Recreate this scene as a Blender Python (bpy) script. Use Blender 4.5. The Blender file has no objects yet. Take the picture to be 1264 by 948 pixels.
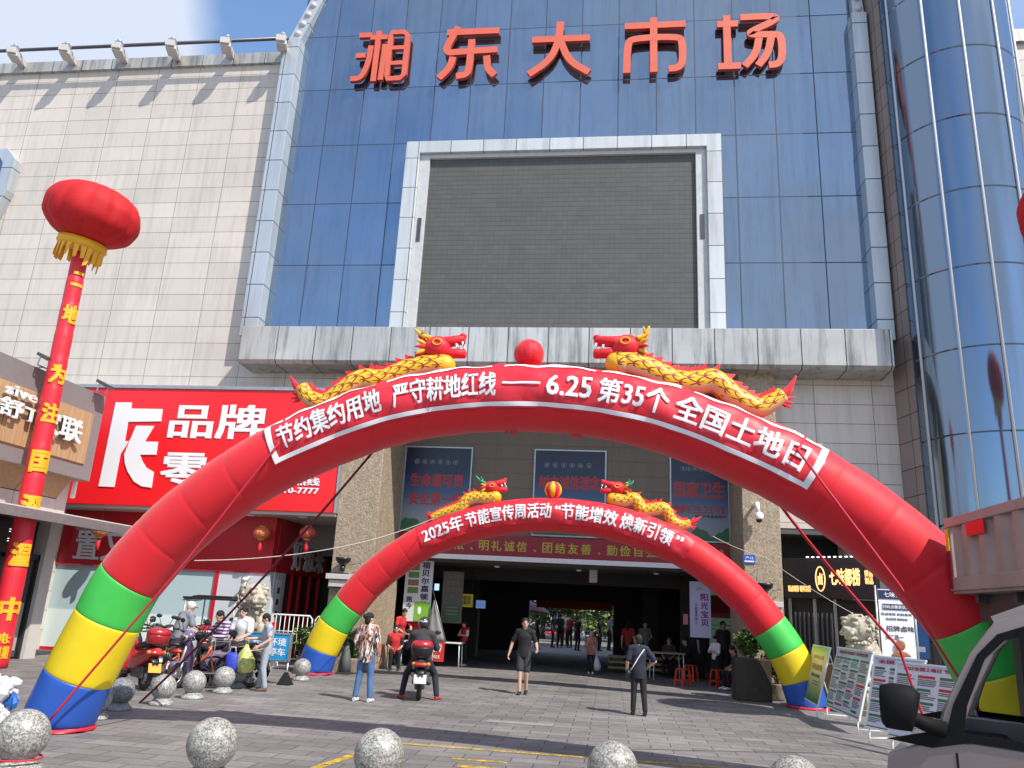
import bpy, bmesh, math, random
import numpy as np
from mathutils import Vector, Matrix
random.seed(7)
S = bpy.context.scene
COL = S.collection
R = math.radians
# ---------------------------------------------------------------- camera
FPX, CX, CY = 970.0, 632.0, 474.0
PITCH, ROLL, YAW = R(15.98), R(2.93), R(7.66)
EYE = Vector((0, 0, 1.8))
_fw = Vector((-math.sin(YAW)*math.cos(PITCH), math.cos(YAW)*math.cos(PITCH), math.sin(PITCH)))
_r0 = Vector((math.cos(YAW), math.sin(YAW), 0)); _u0 = _r0.cross(_fw)
_rt = math.cos(ROLL)*_r0 + math.sin(ROLL)*_u0
_up = -math.sin(ROLL)*_r0 + math.cos(ROLL)*_u0
cam = bpy.data.cameras.new('camera'); camo = bpy.data.objects.new('camera', cam); COL.objects.link(camo)
cam.sensor_width = 36; cam.lens = 36*FPX/1264; cam.clip_start = 0.05; cam.clip_end = 3000
mw = Matrix.Identity(4)
for i in range(3):
    mw[i][0] = _rt[i]; mw[i][1] = _up[i]; mw[i][2] = -_fw[i]; mw[i][3] = EYE[i]
camo.matrix_world = mw
S.camera = camo
# ---------------------------------------------------------------- sky, sun, exposure
SUN_DIR = Vector((0.68, -0.53, 1.02)).normalized()      # towards the sun
SUN_EL = math.asin(SUN_DIR.z)
SUN_ROT = math.atan2(SUN_DIR.x, SUN_DIR.y)
w = bpy.data.worlds.new('World'); S.world = w; w.use_nodes = True
nt = w.node_tree; nt.nodes.clear()
def wn(t): return nt.nodes.new(t)
sky = wn('ShaderNodeTexSky'); sky.sky_type = 'NISHITA'; sky.sun_disc = False
sky.sun_elevation = SUN_EL; sky.sun_rotation = SUN_ROT; sky.altitude = 50; sky.air_density = 1.0; sky.dust_density = 0.6; sky.ozone_density = 1.6
tc = wn('ShaderNodeTexCoord'); mp = wn('ShaderNodeMapping'); mp.inputs['Scale'].default_value = (1.0, 1.0, 1.7)
mp.inputs['Location'].default_value = (0.62, 2.35, 0.9)
nz = wn('ShaderNodeTexNoise'); nz.inputs['Scale'].default_value = 2.1; nz.inputs['Detail'].default_value = 7; nz.inputs['Roughness'].default_value = 0.52
cr = wn('ShaderNodeValToRGB'); cr.color_ramp.elements[0].position = 0.42; cr.color_ramp.elements[1].position = 0.74
mx = wn('ShaderNodeMix'); mx.data_type = 'RGBA'; mx.inputs[7].default_value = (5.6, 6.2, 7.5, 1)
bg = wn('ShaderNodeBackground'); bg.inputs['Strength'].default_value = 0.095
ow = wn('ShaderNodeOutputWorld')
L = nt.links.new
L(tc.outputs['Generated'], mp.inputs['Vector']); L(mp.outputs['Vector'], nz.inputs['Vector'])
def _bank(v, lo, hi, k):
    dt = wn('ShaderNodeVectorMath'); dt.operation = 'DOT_PRODUCT'; L(tc.outputs['Generated'], dt.inputs[0]); dt.inputs[1].default_value = V3(v)
    mr = wn('ShaderNodeMapRange'); mr.interpolation_type = 'SMOOTHSTEP'; L(dt.outputs['Value'], mr.inputs[0]); mr.inputs[1].default_value = lo; mr.inputs[2].default_value = hi; mr.inputs[3].default_value = 0; mr.inputs[4].default_value = k
    return mr.outputs[0]
V3 = lambda v: Vector(v).normalized()
s1 = wn('ShaderNodeMath'); s1.operation = 'ADD'; L(_bank((.62,-.72,.5), .55, .98, .17), s1.inputs[0]); L(_bank((-.9,.2,.4), .745, .80, .34), s1.inputs[1])  # first bank: unseen cloud added behind the camera to brighten the right-hand glass
s3 = wn('ShaderNodeMath'); s3.operation = 'ADD'; L(s1.outputs[0], s3.inputs[0]); L(_bank((-.36,.69,.63), .988, .998, -.25), s3.inputs[1])
s2 = wn('ShaderNodeMath'); s2.operation = 'ADD'; L(s3.outputs[0], s2.inputs[0]); L(nz.outputs['Fac'], s2.inputs[1])
L(s2.outputs[0], cr.inputs['Fac']); L(cr.outputs['Color'], mx.inputs[0]); hs = wn('ShaderNodeHueSaturation'); hs.inputs['Saturation'].default_value = 1.06; hs.inputs['Value'].default_value = 2.05; L(sky.outputs['Color'], hs.inputs['Color']); L(hs.outputs['Color'], mx.inputs[6])
L(mx.outputs[2], bg.inputs['Color']); L(bg.outputs['Background'], ow.inputs['Surface'])
sun = bpy.data.lights.new('sun', 'SUN'); sun.energy = 4.2; sun.angle = R(0.53); sun.color = (1.0, 0.945, 0.86)
suno = bpy.data.objects.new('sun', sun); COL.objects.link(suno)
suno.rotation_euler = SUN_DIR.to_track_quat('Z', 'Y').to_euler()
suno.location = (20, -20, 40)
S.view_settings.view_transform = 'Standard'; S.view_settings.look = 'None'
S.view_settings.exposure = 0.47; S.view_settings.gamma = 1.0
S.render.engine = 'CYCLES'
S.cycles.max_bounces = 6; S.cycles.diffuse_bounces = 3; S.cycles.glossy_bounces = 4; S.cycles.transparent_max_bounces = 8
S.cycles.use_denoising = True

# ---------------------------------------------------------------- measuring: a photo point on a real plane
def _ray(px, py): return _fw*FPX + _rt*(px-CX) - _up*(py-CY)
def PY(px, py, y):
    d = _ray(px, py); return EYE + d*((y-EYE.y)/d.y)
def PX(px, py, x):
    d = _ray(px, py); return EYE + d*((x-EYE.x)/d.x)
def PZ(px, py, z=0.0):
    d = _ray(px, py); return EYE + d*((z-EYE.z)/d.z)

# ---------------------------------------------------------------- mesh builder
V = Vector
class MB:
    def __init__(s): s.v = []; s.f = []; s.m = []; s.uv = {}; s.sm = []
    def add(s, vs, fs, m=0, smooth=False, uvs=None):
        b = len(s.v); s.v += [tuple(p) for p in vs]
        for i, f in enumerate(fs):
            if uvs: s.uv[len(s.f)] = uvs[i]
            s.f.append([b+k for k in f]); s.m.append(m); s.sm.append(smooth)
        return s
    def poly(s, pts, m=0): return s.add(pts, [list(range(len(pts)))], m)
    def frame(s, o, ux, uy, uz, d, m=0):
        o = V(o); ux, uy, uz = V(ux)*d[0]/2, V(uy)*d[1]/2, V(uz)*d[2]/2
        vs = [o+a*ux+b*uy+c*uz for a in (-1, 1) for b in (-1, 1) for c in (-1, 1)]
        return s.add(vs, [(0,1,3,2),(4,6,7,5),(0,4,5,1),(2,3,7,6),(0,2,6,4),(1,5,7,3)], m)
    def box(s, x0, x1, y0, y1, z0, z1, m=0):
        return s.frame(((x0+x1)/2, (y0+y1)/2, (z0+z1)/2), (1,0,0), (0,1,0), (0,0,1), (x1-x0, y1-y0, z1-z0), m)
    def bar(s, a, b, wd, hd, m=0, up=(0,0,1)):
        a, b = V(a), V(b); u = (b-a); l = u.length; u.normalize(); up = V(up)
        if abs(u.dot(up)) > .99: up = V((1,0,0))
        sd = u.cross(up).normalized(); up2 = sd.cross(u)
        return s.frame((a+b)/2, u, sd, up2, (l, wd, hd), m)
    def rings(s, rings, m=0, smooth=True, cap=True, closed=False, uvs=None):
        n = len(rings[0]); b = len(s.v)
        for r in rings: s.v += [tuple(p) for p in r]
        k = len(rings)
        for i in range(k if closed else k-1):
            i2 = (i+1) % k
            for j in range(n):
                j2 = (j+1) % n
                if uvs: s.uv[len(s.f)] = [(uvs[0][j], uvs[1][i]), (uvs[0][j+1], uvs[1][i]), (uvs[0][j+1], uvs[1][i+1]), (uvs[0][j], uvs[1][i+1])]
                s.f.append([b+i*n+j, b+i*n+j2, b+i2*n+j2, b+i2*n+j]); s.m.append(m); s.sm.append(smooth)
        if cap and not closed:
            s.f.append([b+j for j in range(n)][::-1]); s.m.append(m); s.sm.append(False)
            s.f.append([b+(k-1)*n+j for j in range(n)]); s.m.append(m); s.sm.append(False)
        return s
    def tube(s, pts, r, n=12, m=0, cap=True, smooth=True, up=None, ry=None, uv=False):
        pts = [V(p) for p in pts]; k = len(pts)
        rr = r if hasattr(r, '__len__') else [r]*k
        ryy = rr if ry is None else (ry if hasattr(ry, '__len__') else [ry]*k)
        rings = []; nrm = None; ls = [0.0]
        for i in range(k):
            t = (pts[min(i+1, k-1)]-pts[max(i-1, 0)])
            if t.length < 1e-9: t = V((0,0,1))
            t.normalize()
            if up is not None:
                nrm = V(up) - t*V(up).dot(t); nrm.normalize()
            elif nrm is None:
                a = V((0,0,1)) if abs(t.z) < .9 else V((0,1,0)); nrm = (a - t*a.dot(t)).normalized()
            else:
                nrm = (nrm - t*nrm.dot(t)).normalized()
            bn = t.cross(nrm)
            rings.append([pts[i] + nrm*(ryy[i]*math.sin(2*math.pi*j/n)) + bn*(rr[i]*math.cos(2*math.pi*j/n)) for j in range(n)])
            if i: ls.append(ls[-1]+(pts[i]-pts[i-1]).length)
        return s.rings(rings, m, smooth, cap, uvs=([j/n for j in range(n+1)], ls) if uv else None)
    def lathe(s, prof, n=24, o=(0,0,0), m=0, smooth=True, sx=1, sy=1):
        o = V(o); rings = [[o+V((r*sx*math.cos(2*math.pi*j/n), r*sy*math.sin(2*math.pi*j/n), z)) for j in range(n)] for r, z in prof]
        return s.rings(rings, m, smooth, True)
    def ball(s, c, r, n=16, k=10, m=0, axes=None):
        if not hasattr(r, '__len__'): r = (r, r, r)
        c = V(c); ax = axes or (V((1,0,0)), V((0,1,0)), V((0,0,1)))
        vs = [c+ax[2]*r[2]]; 
        for i in range(1, k):
            th = math.pi*i/k
            for j in range(n):
                ph = 2*math.pi*j/n
                vs.append(c+ax[0]*(r[0]*math.sin(th)*math.cos(ph))+ax[1]*(r[1]*math.sin(th)*math.sin(ph))+ax[2]*(r[2]*math.cos(th)))
        vs.append(c-ax[2]*r[2]); fs = []
        for j in range(n): fs.append((0, 1+j, 1+(j+1) % n))
        for i in range(k-2):
            for j in range(n):
                a = 1+i*n; fs.append((a+j, a+n+j, a+n+(j+1) % n, a+(j+1) % n))
        a = 1+(k-2)*n
        for j in range(n): fs.append((a+j, a+n, a+(j+1) % n))
        return s.add(vs, fs, m, True)
    def prism(s, poly, o, ux, uy, depth, m=0):
        """polygon (2D) in the frame o + ux*x + uy*y, extruded by depth along ux x uy"""
        o, ux, uy = V(o), V(ux), V(uy); nn = ux.cross(uy).normalized()*depth
        a = sum(poly[i][0]*poly[(i+1) % len(poly)][1]-poly[(i+1) % len(poly)][0]*poly[i][1] for i in range(len(poly)))
        if a < 0: poly = poly[::-1]
        n = len(poly); p0 = [o+ux*x+uy*y for x, y in poly]; p1 = [p+nn for p in p0]
        return s.add(p0+p1, [tuple(range(n-1, -1, -1)), tuple(range(n, 2*n))]+[(i, (i+1) % n, n+(i+1) % n, n+i) for i in range(n)], m)
    def mesh(s, name, mats):
        me = bpy.data.meshes.new(name); me.from_pydata(s.v, [], s.f)
        for mt in (mats if isinstance(mats, (list, tuple)) else [mats]): me.materials.append(mt)
        me.polygons.foreach_set('material_index', s.m); me.polygons.foreach_set('use_smooth', s.sm)
        if s.uv:
            ul = me.uv_layers.new(name='UVMap')
            for fi, us in s.uv.items():
                p = me.polygons[fi]
                for k, li in enumerate(p.loop_indices): ul.data[li].uv = us[k]
        me.update()
        return me
    def build(s, name, mats, parent=None, origin=None, bevel=0, seg=2, sharp=None, fixn=False):
        if origin is not None:
            o = V(origin); s.v = [tuple(V(p)-o) for p in s.v]
        me = s.mesh(name, mats)
        if fixn:
            bm = bmesh.new(); bm.from_mesh(me); bmesh.ops.recalc_face_normals(bm, faces=bm.faces); bm.to_mesh(me); bm.free()
        if sharp: me.set_sharp_from_angle(angle=R(sharp))
        ob = bpy.data.objects.new(name, me); COL.objects.link(ob)
        if parent is not None: ob.parent = parent
        if origin is not None and parent is None: ob.location = origin
        if bevel:
            b = ob.modifiers.new('bevel', 'BEVEL'); b.width = bevel; b.segments = seg; b.limit_method = 'ANGLE'; b.angle_limit = R(35)
        return ob
def tag(o, label=None, cat=None, group=None, kind=None):
    if label: o['label'] = label
    if cat: o['category'] = cat
    if group: o['group'] = group
    if kind: o['kind'] = kind
    return o
def thing(name, label, cat, loc=(0,0,0), rz=0.0, group=None, kind=None):
    o = bpy.data.objects.new(name, None); COL.objects.link(o); o.empty_display_size = .1
    o.location = loc; o.rotation_euler = (0, 0, rz)
    return tag(o, label, cat, group, kind)
def kids(o): return [c for c in bpy.data.objects if c.parent == o]
def copy_tree(o, parent=None):
    c = o.copy(); COL.objects.link(c); c.parent = parent
    for ch in kids(o): copy_tree(ch, c)
    return c
# ---------------------------------------------------------------- lettering (one mesh of real letter outlines)
_tcache = {}
def text2d(body, bold=0.0):
    """letters as flat triangles (x, y, layer); weight is added with slightly shifted copies, each its own layer"""
    key = (body, bold)
    if key in _tcache: return _tcache[key]
    c = bpy.data.curves.new('lettering', 'FONT'); c.body = body; c.size = 1; c.fill_mode = 'FRONT'; c.resolution_u = 2
    o = bpy.data.objects.new('lettering', c); COL.objects.link(o)
    dg = bpy.context.evaluated_depsgraph_get(); me = bpy.data.meshes.new_from_object(o.evaluated_get(dg))
    vs = [(v.co.x, v.co.y) for v in me.vertices]; fs = [tuple(p.vertices) for p in me.polygons]
    bpy.data.objects.remove(o); bpy.data.curves.remove(c); bpy.data.meshes.remove(me)
    one = []
    for f in fs:                       # outward winding
        a = sum(vs[f[i]][0]*vs[f[(i+1) % len(f)]][1]-vs[f[(i+1) % len(f)]][0]*vs[f[i]][1] for i in range(len(f)))
        one.append(f if a > 0 else f[::-1])
    V3, F3 = [], []
    offs = [(0,0)] if bold <= 0 else [(-bold,-bold*.7),(bold,-bold*.7),(bold,bold*.7),(-bold,bold*.7),(0,0)]
    for k, (dx, dy) in enumerate(offs):
        n = len(V3); V3 += [(x+dx, y+dy, k) for x, y in vs]; F3 += [tuple(n+i for i in f) for f in one]
    _tcache[key] = (V3, F3); return _tcache[key]
LAYER = .0009
def letters(mb, body, o, ux, uy, wd=None, ht=None, bold=0.02, m=0, depth=0.0, center=True):
    """write body in the plane o + ux*x + uy*y fitted into wd x ht"""
    vs, fs = text2d(body, bold)
    if not vs: return
    x0 = min(p[0] for p in vs); x1 = max(p[0] for p in vs); y0 = min(p[1] for p in vs); y1 = max(p[1] for p in vs)
    sx = wd/(x1-x0) if wd else None; sy = ht/(y1-y0) if ht else None
    sx = sx or sy; sy = sy or sx
    cx_, cy_ = ((x0+x1)/2, (y0+y1)/2) if center else (x0, y0)
    o, ux, uy = V(o), V(ux), V(uy); nn = ux.cross(uy).normalized()
    p3 = [o+ux*((x-cx_)*sx)+uy*((y-cy_)*sy)+nn*(k*LAYER) for x, y, k in vs]
    if not depth:
        mb.add(p3, fs, m)
    else:
        n = len(p3); es = {}
        for f in fs:
            for i in range(len(f)): es[(f[i], f[(i+1) % len(f)])] = 1
        side = [(a, b, n+b, n+a) for (a, b) in es if (b, a) not in es]
        mb.add(p3+[p+nn*depth for p in p3], [tuple(n+k for k in f) for f in fs]+side, m)
# ---------------------------------------------------------------- materials
def mat(name, col, rough=.6, metal=0, spec=.5, noise=0, nscale=6, bump=0, bscale=40, emit=None, coat=0, alpha=1, trans=0, sheen=0, stretch=None, dirt=None):
    m = bpy.data.materials.new(name); m.use_nodes = True
    t = m.node_tree; b = t.nodes['Principled BSDF']
    b.inputs['Base Color'].default_value = (*col, 1); b.inputs['Roughness'].default_value = rough; b.inputs['Metallic'].default_value = metal
    b.inputs['Specular IOR Level'].default_value = spec; b.inputs['Coat Weight'].default_value = coat
    if coat: b.inputs['Coat Roughness'].default_value = .06
    if sheen: b.inputs['Sheen Weight'].default_value = sheen
    if trans: b.inputs['Transmission Weight'].default_value = trans
    if alpha < 1: b.inputs['Alpha'].default_value = alpha
    if emit: b.inputs['Emission Color'].default_value = (*emit[:3], 1); b.inputs['Emission Strength'].default_value = emit[3]
    co = t.nodes.new('ShaderNodeTexCoord')
    vec = co.outputs['Object']
    if stretch:
        mp_ = t.nodes.new('ShaderNodeMapping'); mp_.inputs['Scale'].default_value = stretch; t.links.new(vec, mp_.inputs['Vector']); vec = mp_.outputs['Vector']
    if noise:
        n = t.nodes.new('ShaderNodeTexNoise'); n.inputs['Scale'].default_value = nscale; n.inputs['Detail'].default_value = 6; n.inputs['Roughness'].default_value = .65
        t.links.new(vec, n.inputs['Vector'])
        r = t.nodes.new('ShaderNodeMapRange'); r.inputs[1].default_value = .3; r.inputs[2].default_value = .7; r.inputs[3].default_value = 1-noise; r.inputs[4].default_value = 1+noise
        t.links.new(n.outputs['Fac'], r.inputs[0])
        x = t.nodes.new('ShaderNodeMix'); x.data_type = 'RGBA'; x.blend_type = 'MULTIPLY'; x.inputs[0].default_value = 1
        x.inputs[6].default_value = (*col, 1)
        g = t.nodes.new('ShaderNodeCombineColor')
        for k in range(3): t.links.new(r.outputs[0], g.inputs[k])
        t.links.new(g.outputs[0], x.inputs[7]); t.links.new(x.outputs[2], b.inputs['Base Color'])
    if bump:
        n2 = t.nodes.new('ShaderNodeTexNoise'); n2.inputs['Scale'].default_value = bscale; n2.inputs['Detail'].default_value = 5; t.links.new(co.outputs['Object'], n2.inputs['Vector'])
        bp = t.nodes.new('ShaderNodeBump'); bp.inputs['Strength'].default_value = bump; bp.inputs['Distance'].default_value = .02
        t.links.new(n2.outputs['Fac'], bp.inputs['Height']); t.links.new(bp.outputs['Normal'], b.inputs['Normal'])
    return m
class NT:
    """tiny node helper"""
    def __init__(s, m): s.t = m.node_tree; s.b = s.t.nodes['Principled BSDF']
    def n(s, ty, **kw):
        x = s.t.nodes.new(ty)
        for k, v in kw.items(): setattr(x, k, v)
        return x
    def l(s, a, b): s.t.links.new(a, b)
    def math(s, op, a, b=None, c=None):
        x = s.n('ShaderNodeMath', operation=op)
        for i, q in enumerate((a, b, c)):
            if q is None: continue
            if isinstance(q, (int, float)): x.inputs[i].default_value = q
            else: s.l(q, x.inputs[i])
        return x.outputs[0]
    def noise(s, vec, scale, detail=5, rough=.6):
        x = s.n('ShaderNodeTexNoise'); x.inputs['Scale'].default_value = scale; x.inputs['Detail'].default_value = detail; x.inputs['Roughness'].default_value = rough
        if vec is not None: s.l(vec, x.inputs['Vector'])
        return x.outputs['Fac']
    def maprange(s, v, a, b, c, d):
        x = s.n('ShaderNodeMapRange'); s.l(v, x.inputs[0])
        for i, q in enumerate((a, b, c, d)): x.inputs[i+1].default_value = q
        return x.outputs[0]
    def mix(s, f, a, b, blend='MIX'):
        x = s.n('ShaderNodeMix', data_type='RGBA', blend_type=blend)
        for i, q in ((0, f), (6, a), (7, b)):
            if isinstance(q, (int, float)): x.inputs[i].default_value = q
            elif isinstance(q, tuple): x.inputs[i].default_value = (*q[:3], 1)
            else: s.l(q, x.inputs[i])
        return x.outputs[2]
    def grey(s, v):
        x = s.n('ShaderNodeCombineColor')
        for k in range(3): s.l(v, x.inputs[k])
        return x.outputs[0]
    def xyz(s, out='Object', scale=None):
        c = s.n('ShaderNodeTexCoord'); v = c.outputs[out]
        if scale:
            mp_ = s.n('ShaderNodeMapping'); mp_.inputs['Scale'].default_value = scale; s.l(v, mp_.inputs['Vector']); v = mp_.outputs['Vector']
        x = s.n('ShaderNodeSeparateXYZ'); s.l(v, x.inputs[0]); return v, x.outputs
def grid_mat(name, col, pw, ph, ox=0, oz=0, gap=.012, gapcol=(.05,.05,.05), var=.06, stain=.18, rough=.45, axis=0, metal=0, spec=.5, streak=True, tilt=0, gapw=None):
    """cladding panels pw x ph with open joints, panel-to-panel variation and rain streaks; axis 0: x/z plane, 1: y/z plane"""
    m = mat(name, col, rough, metal, spec); q = NT(m); v, c = q.xyz()
    u = q.math('DIVIDE', q.math('SUBTRACT', c[axis], ox), pw); t = q.math('DIVIDE', q.math('SUBTRACT', c[2], oz), ph)
    fu = q.math('FRACT', u); ft = q.math('FRACT', t)
    du = q.math('MULTIPLY', q.math('MINIMUM', fu, q.math('SUBTRACT', 1.0, fu)), pw)
    dt = q.math('MULTIPLY', q.math('MINIMUM', ft, q.math('SUBTRACT', 1.0, ft)), ph)
    line = q.math('LESS_THAN', q.math('MINIMUM', du, dt), gap/2)
    cv = q.n('ShaderNodeCombineXYZ'); q.l(q.math('FLOOR', u), cv.inputs[0]); q.l(q.math('FLOOR', t), cv.inputs[1])
    wnz = q.n('ShaderNodeTexWhiteNoise', noise_dimensions='3D'); q.l(cv.outputs[0], wnz.inputs['Vector'])
    k = q.maprange(wnz.outputs['Value'], 0, 1, 1-var, 1+var)
    base = q.mix(1.0, tuple(col), q.grey(k), 'MULTIPLY')
    if stain:
        mp_ = q.n('ShaderNodeMapping'); mp_.inputs['Scale'].default_value = (3.0, 3.0, .22) if streak else (1, 1, 1); q.l(v, mp_.inputs['Vector'])
        s1 = q.maprange(q.noise(mp_.outputs[0], 1.4, 6, .7), .48, .75, 1.0, 1-stain)
        s2 = q.maprange(q.noise(v, .35, 5, .6), .3, .7, 1-stain*.35, 1+stain*.2)
        base = q.mix(1.0, base, q.grey(q.math('MULTIPLY', s1, s2)), 'MULTIPLY')
    q.l(q.mix(line, base, tuple(gapcol)), q.b.inputs['Base Color'])
    q.l(q.math('ADD', q.math('MULTIPLY', line, .5), rough), q.b.inputs['Roughness'])
    if metal: q.l(q.math('MULTIPLY', q.math('SUBTRACT', 1.0, line), metal), q.b.inputs['Metallic'])
    bp = q.n('ShaderNodeBump'); bp.inputs['Strength'].default_value = .5; bp.inputs['Distance'].default_value = .012
    q.l(q.math('SUBTRACT', 1.0, line), bp.inputs['Height'])
    if tilt:
        geo = q.n('ShaderNodeNewGeometry'); sub = q.n('ShaderNodeVectorMath', operation='SUBTRACT'); q.l(wnz.outputs['Color'], sub.inputs[0]); sub.inputs[1].default_value = (.5, .5, .5)
        sc = q.n('ShaderNodeVectorMath', operation='SCALE'); q.l(sub.outputs[0], sc.inputs[0]); sc.inputs['Scale'].default_value = tilt
        nn = q.n('ShaderNodeTexNoise'); nn.inputs['Scale'].default_value = .8; nn.inputs['Detail'].default_value = 1; q.l(v, nn.inputs['Vector'])
        s2_ = q.n('ShaderNodeVectorMath', operation='SUBTRACT'); q.l(nn.outputs['Color'], s2_.inputs[0]); s2_.inputs[1].default_value = (.5, .5, .5)
        sc2 = q.n('ShaderNodeVectorMath', operation='SCALE'); q.l(s2_.outputs[0], sc2.inputs[0]); sc2.inputs['Scale'].default_value = tilt*1.5
        ad = q.n('ShaderNodeVectorMath', operation='ADD'); q.l(geo.outputs['Normal'], ad.inputs[0]); q.l(sc.outputs[0], ad.inputs[1])
        ad2 = q.n('ShaderNodeVectorMath', operation='ADD'); q.l(ad.outputs[0], ad2.inputs[0]); q.l(sc2.outputs[0], ad2.inputs[1])
        nm = q.n('ShaderNodeVectorMath', operation='NORMALIZE'); q.l(ad2.outputs[0], nm.inputs[0]); q.l(nm.outputs[0], bp.inputs['Normal'])
    q.l(bp.outputs['Normal'], q.b.inputs['Normal'])
    return m
M = {}
M['tile'] = grid_mat('beige_wall_panels', (.615, .555, .49), 1.55, .55, -11.5, .0, .016, (.19, .165, .14), .05, .25, .38)
M['browntile'] = grid_mat('brown_stone_panels', (.27, .215, .19), .62, .72, 0, .1, .025, (.07, .055, .05), .10, .2, .4, axis=1)
M['glass'] = grid_mat('blue_curtain_glass', (.255, .325, .405), 1.2187, 2.17, -10.95, 9.82, .032, (.03, .045, .08), .05, .22, .07, metal=.92, spec=.5, tilt=.045)
M['cylglass'] = mat('curved_blue_glass', (.20, .265, .345), .10, .92)
M['alu'] = grid_mat('grey_aluminium_cladding', (.50, .54, .57), 9.0, 1.1, -20.3, 10.05, .03, (.05, .06, .07), .05, .22, .32, metal=.35)
M['aluh'] = grid_mat('stained_aluminium_cladding', (.53, .525, .50), 1.15, 90.0, -11.05, -40.0, .03, (.06, .06, .06), .14, .75, .34, metal=.3)
M['aluframe'] = grid_mat('pale_aluminium_frame', (.60, .62, .62), 1.05, 1.05, -6.6, 10.05, .025, (.10, .10, .10), .06, .3, .34, metal=.25)
M['white'] = mat('white_paint', (.78, .78, .77), .4, noise=.05)
M['plainwhite'] = mat('white_vinyl', (.80, .80, .82), .45)
M['steel'] = mat('galvanised_steel', (.42, .43, .44), .42, .7, noise=.12, nscale=9)
M['dsteel'] = mat('dark_steel', (.10, .10, .11), .4, .6)
M['black'] = mat('black_plastic', (.018, .018, .02), .38)
M['rubber'] = mat('black_rubber', (.02, .02, .02), .8, bump=.2)
M['chrome'] = mat('chrome', (.75, .75, .76), .12, 1)
M['concrete'] = mat('concrete', (.36, .35, .33), .8, noise=.15, bump=.2)
M['red'] = mat('red_inflatable_cloth', (.66, .012, .022), .55, spec=.3, noise=.05, nscale=2, bump=.3, bscale=3.5, sheen=.2)
M['redcloth'] = mat('red_banner_cloth', (.66, .018, .035), .48, noise=.07, nscale=3, bump=.5, bscale=4)
M['redlantern'] = mat('red_lantern_cloth', (.50, .003, .006), .75, noise=.12, nscale=5, bump=.25, bscale=22)
M['green'] = mat('green_inflatable_cloth', (.055, .50, .075), .45, noise=.04, bump=.1, bscale=5)
M['yellow'] = mat('yellow_inflatable_cloth', (.78, .58, .012), .45, noise=.04, bump=.1, bscale=5)
M['blue'] = mat('blue_inflatable_cloth', (.02, .09, .42), .45, noise=.04, bump=.1, bscale=5)
M['gold'] = mat('gold_yellow_cloth', (.80, .42, .015), .5, noise=.08)
M['signred'] = mat('glossy_red_sign_vinyl', (.80, .012, .018), .32, noise=.03, nscale=1)
M['fasciared'] = mat('dark_red_fascia', (.50, .012, .022), .4, noise=.05)
M['orange'] = mat('orange_red_letter_acrylic', (.66, .125, .07), .5, noise=.08, nscale=3)
M['orangeside'] = mat('orange_red_letter_return', (.45, .05, .03), .5)
M['rope_red'] = mat('red_rope', (.55, .02, .04), .7)
M['rope_dark'] = mat('dark_red_rope', (.14, .012, .03), .8)
M['rope_pale'] = mat('pale_cord', (.50, .46, .40), .8)
M['skin'] = mat('skin', (.55, .33, .235), .5, noise=.05)
M['hair'] = mat('black_hair', (.012, .011, .011), .75, bump=.8, bscale=60)
M['eye'] = mat('dark_eye', (.02, .015, .012), .25)
M['lip'] = mat('lip', (.35, .12, .10), .5)
M['leaf'] = mat('green_leaves', (.055, .115, .025), .5, noise=.5, nscale=3)
M['leaf2'] = mat('yellow_green_leaves', (.13, .19, .035), .5, noise=.4, nscale=2)
M['bark'] = mat('bark', (.11, .08, .055), .85, bump=.5, noise=.2)
M['wood'] = mat('light_wood_panel', (.46, .29, .155), .5, noise=.22, nscale=2.2, stretch=(9, 9, .5))
M['wood2'] = mat('mid_wood_panel', (.33, .195, .10), .5, noise=.22, nscale=2.2, stretch=(9, 9, .5))
M['greycomp'] = mat('grey_composite_panel', (.22, .20, .20), .45, noise=.06)
M['lightcomp'] = mat('pale_composite_panel', (.55, .52, .49), .45, noise=.06)
# granite pillars, bollards, paving, scales
def granite(name, col, scale, dark=.5, rough=.5, bump=.3, weather=False):
    m = mat(name, col, rough); q = NT(m); v, c = q.xyz()
    vr = q.n('ShaderNodeTexVoronoi'); vr.inputs['Scale'].default_value = scale; q.l(v, vr.inputs['Vector'])
    sp = q.n('ShaderNodeSeparateColor'); q.l(vr.outputs['Color'], sp.inputs[0])
    k = q.maprange(sp.outputs[0], 0, 1, dark, 1.35)
    n1 = q.maprange(q.noise(v, scale*.12, 6), .3, .7, .82, 1.15)
    base = q.mix(1.0, tuple(col), q.grey(q.math('MULTIPLY', k, n1)), 'MULTIPLY')
    if weather:
        mp_ = q.n('ShaderNodeMapping'); mp_.inputs['Scale'].default_value = (1, 1, 6); q.l(v, mp_.inputs['Vector'])
        st = q.math('MULTIPLY', q.maprange(q.noise(mp_.outputs[0], 3.5, 8, .75), .45, .68, 0, .85), q.maprange(c[2], .16, .30, 0, 1))
        st = q.math('MULTIPLY', st, q.maprange(c[2], .34, .46, 1, 0))
        base = q.mix(st, base, (.10, .065, .04))
    q.l(base, q.b.inputs['Base Color'])
    bp = q.n('ShaderNodeBump'); bp.inputs['Strength'].default_value = bump; bp.inputs['Distance'].default_value = .02
    q.l(q.noise(v, scale*.35, 6), bp.inputs['Height']); q.l(bp.outputs['Normal'], q.b.inputs['Normal'])
    return m
M['pillar'] = granite('rough_tan_granite', (.33, .265, .185), 38, .72, .7, 1.0)
M['ballstone'] = granite('speckled_grey_granite', (.36, .35, .32), 70, .35, .38, .15, True)
M['ballstone2'] = granite('speckled_blue_grey_granite', (.22, .23, .235), 70, .35, .4, .15, False)
M['statue'] = granite('weathered_pale_stone', (.40, .36, .28), 18, .75, .75, .6)
M['brownstone'] = granite('brown_stone_wall', (.27, .22, .165), 12, .85, .6, .25)
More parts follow.
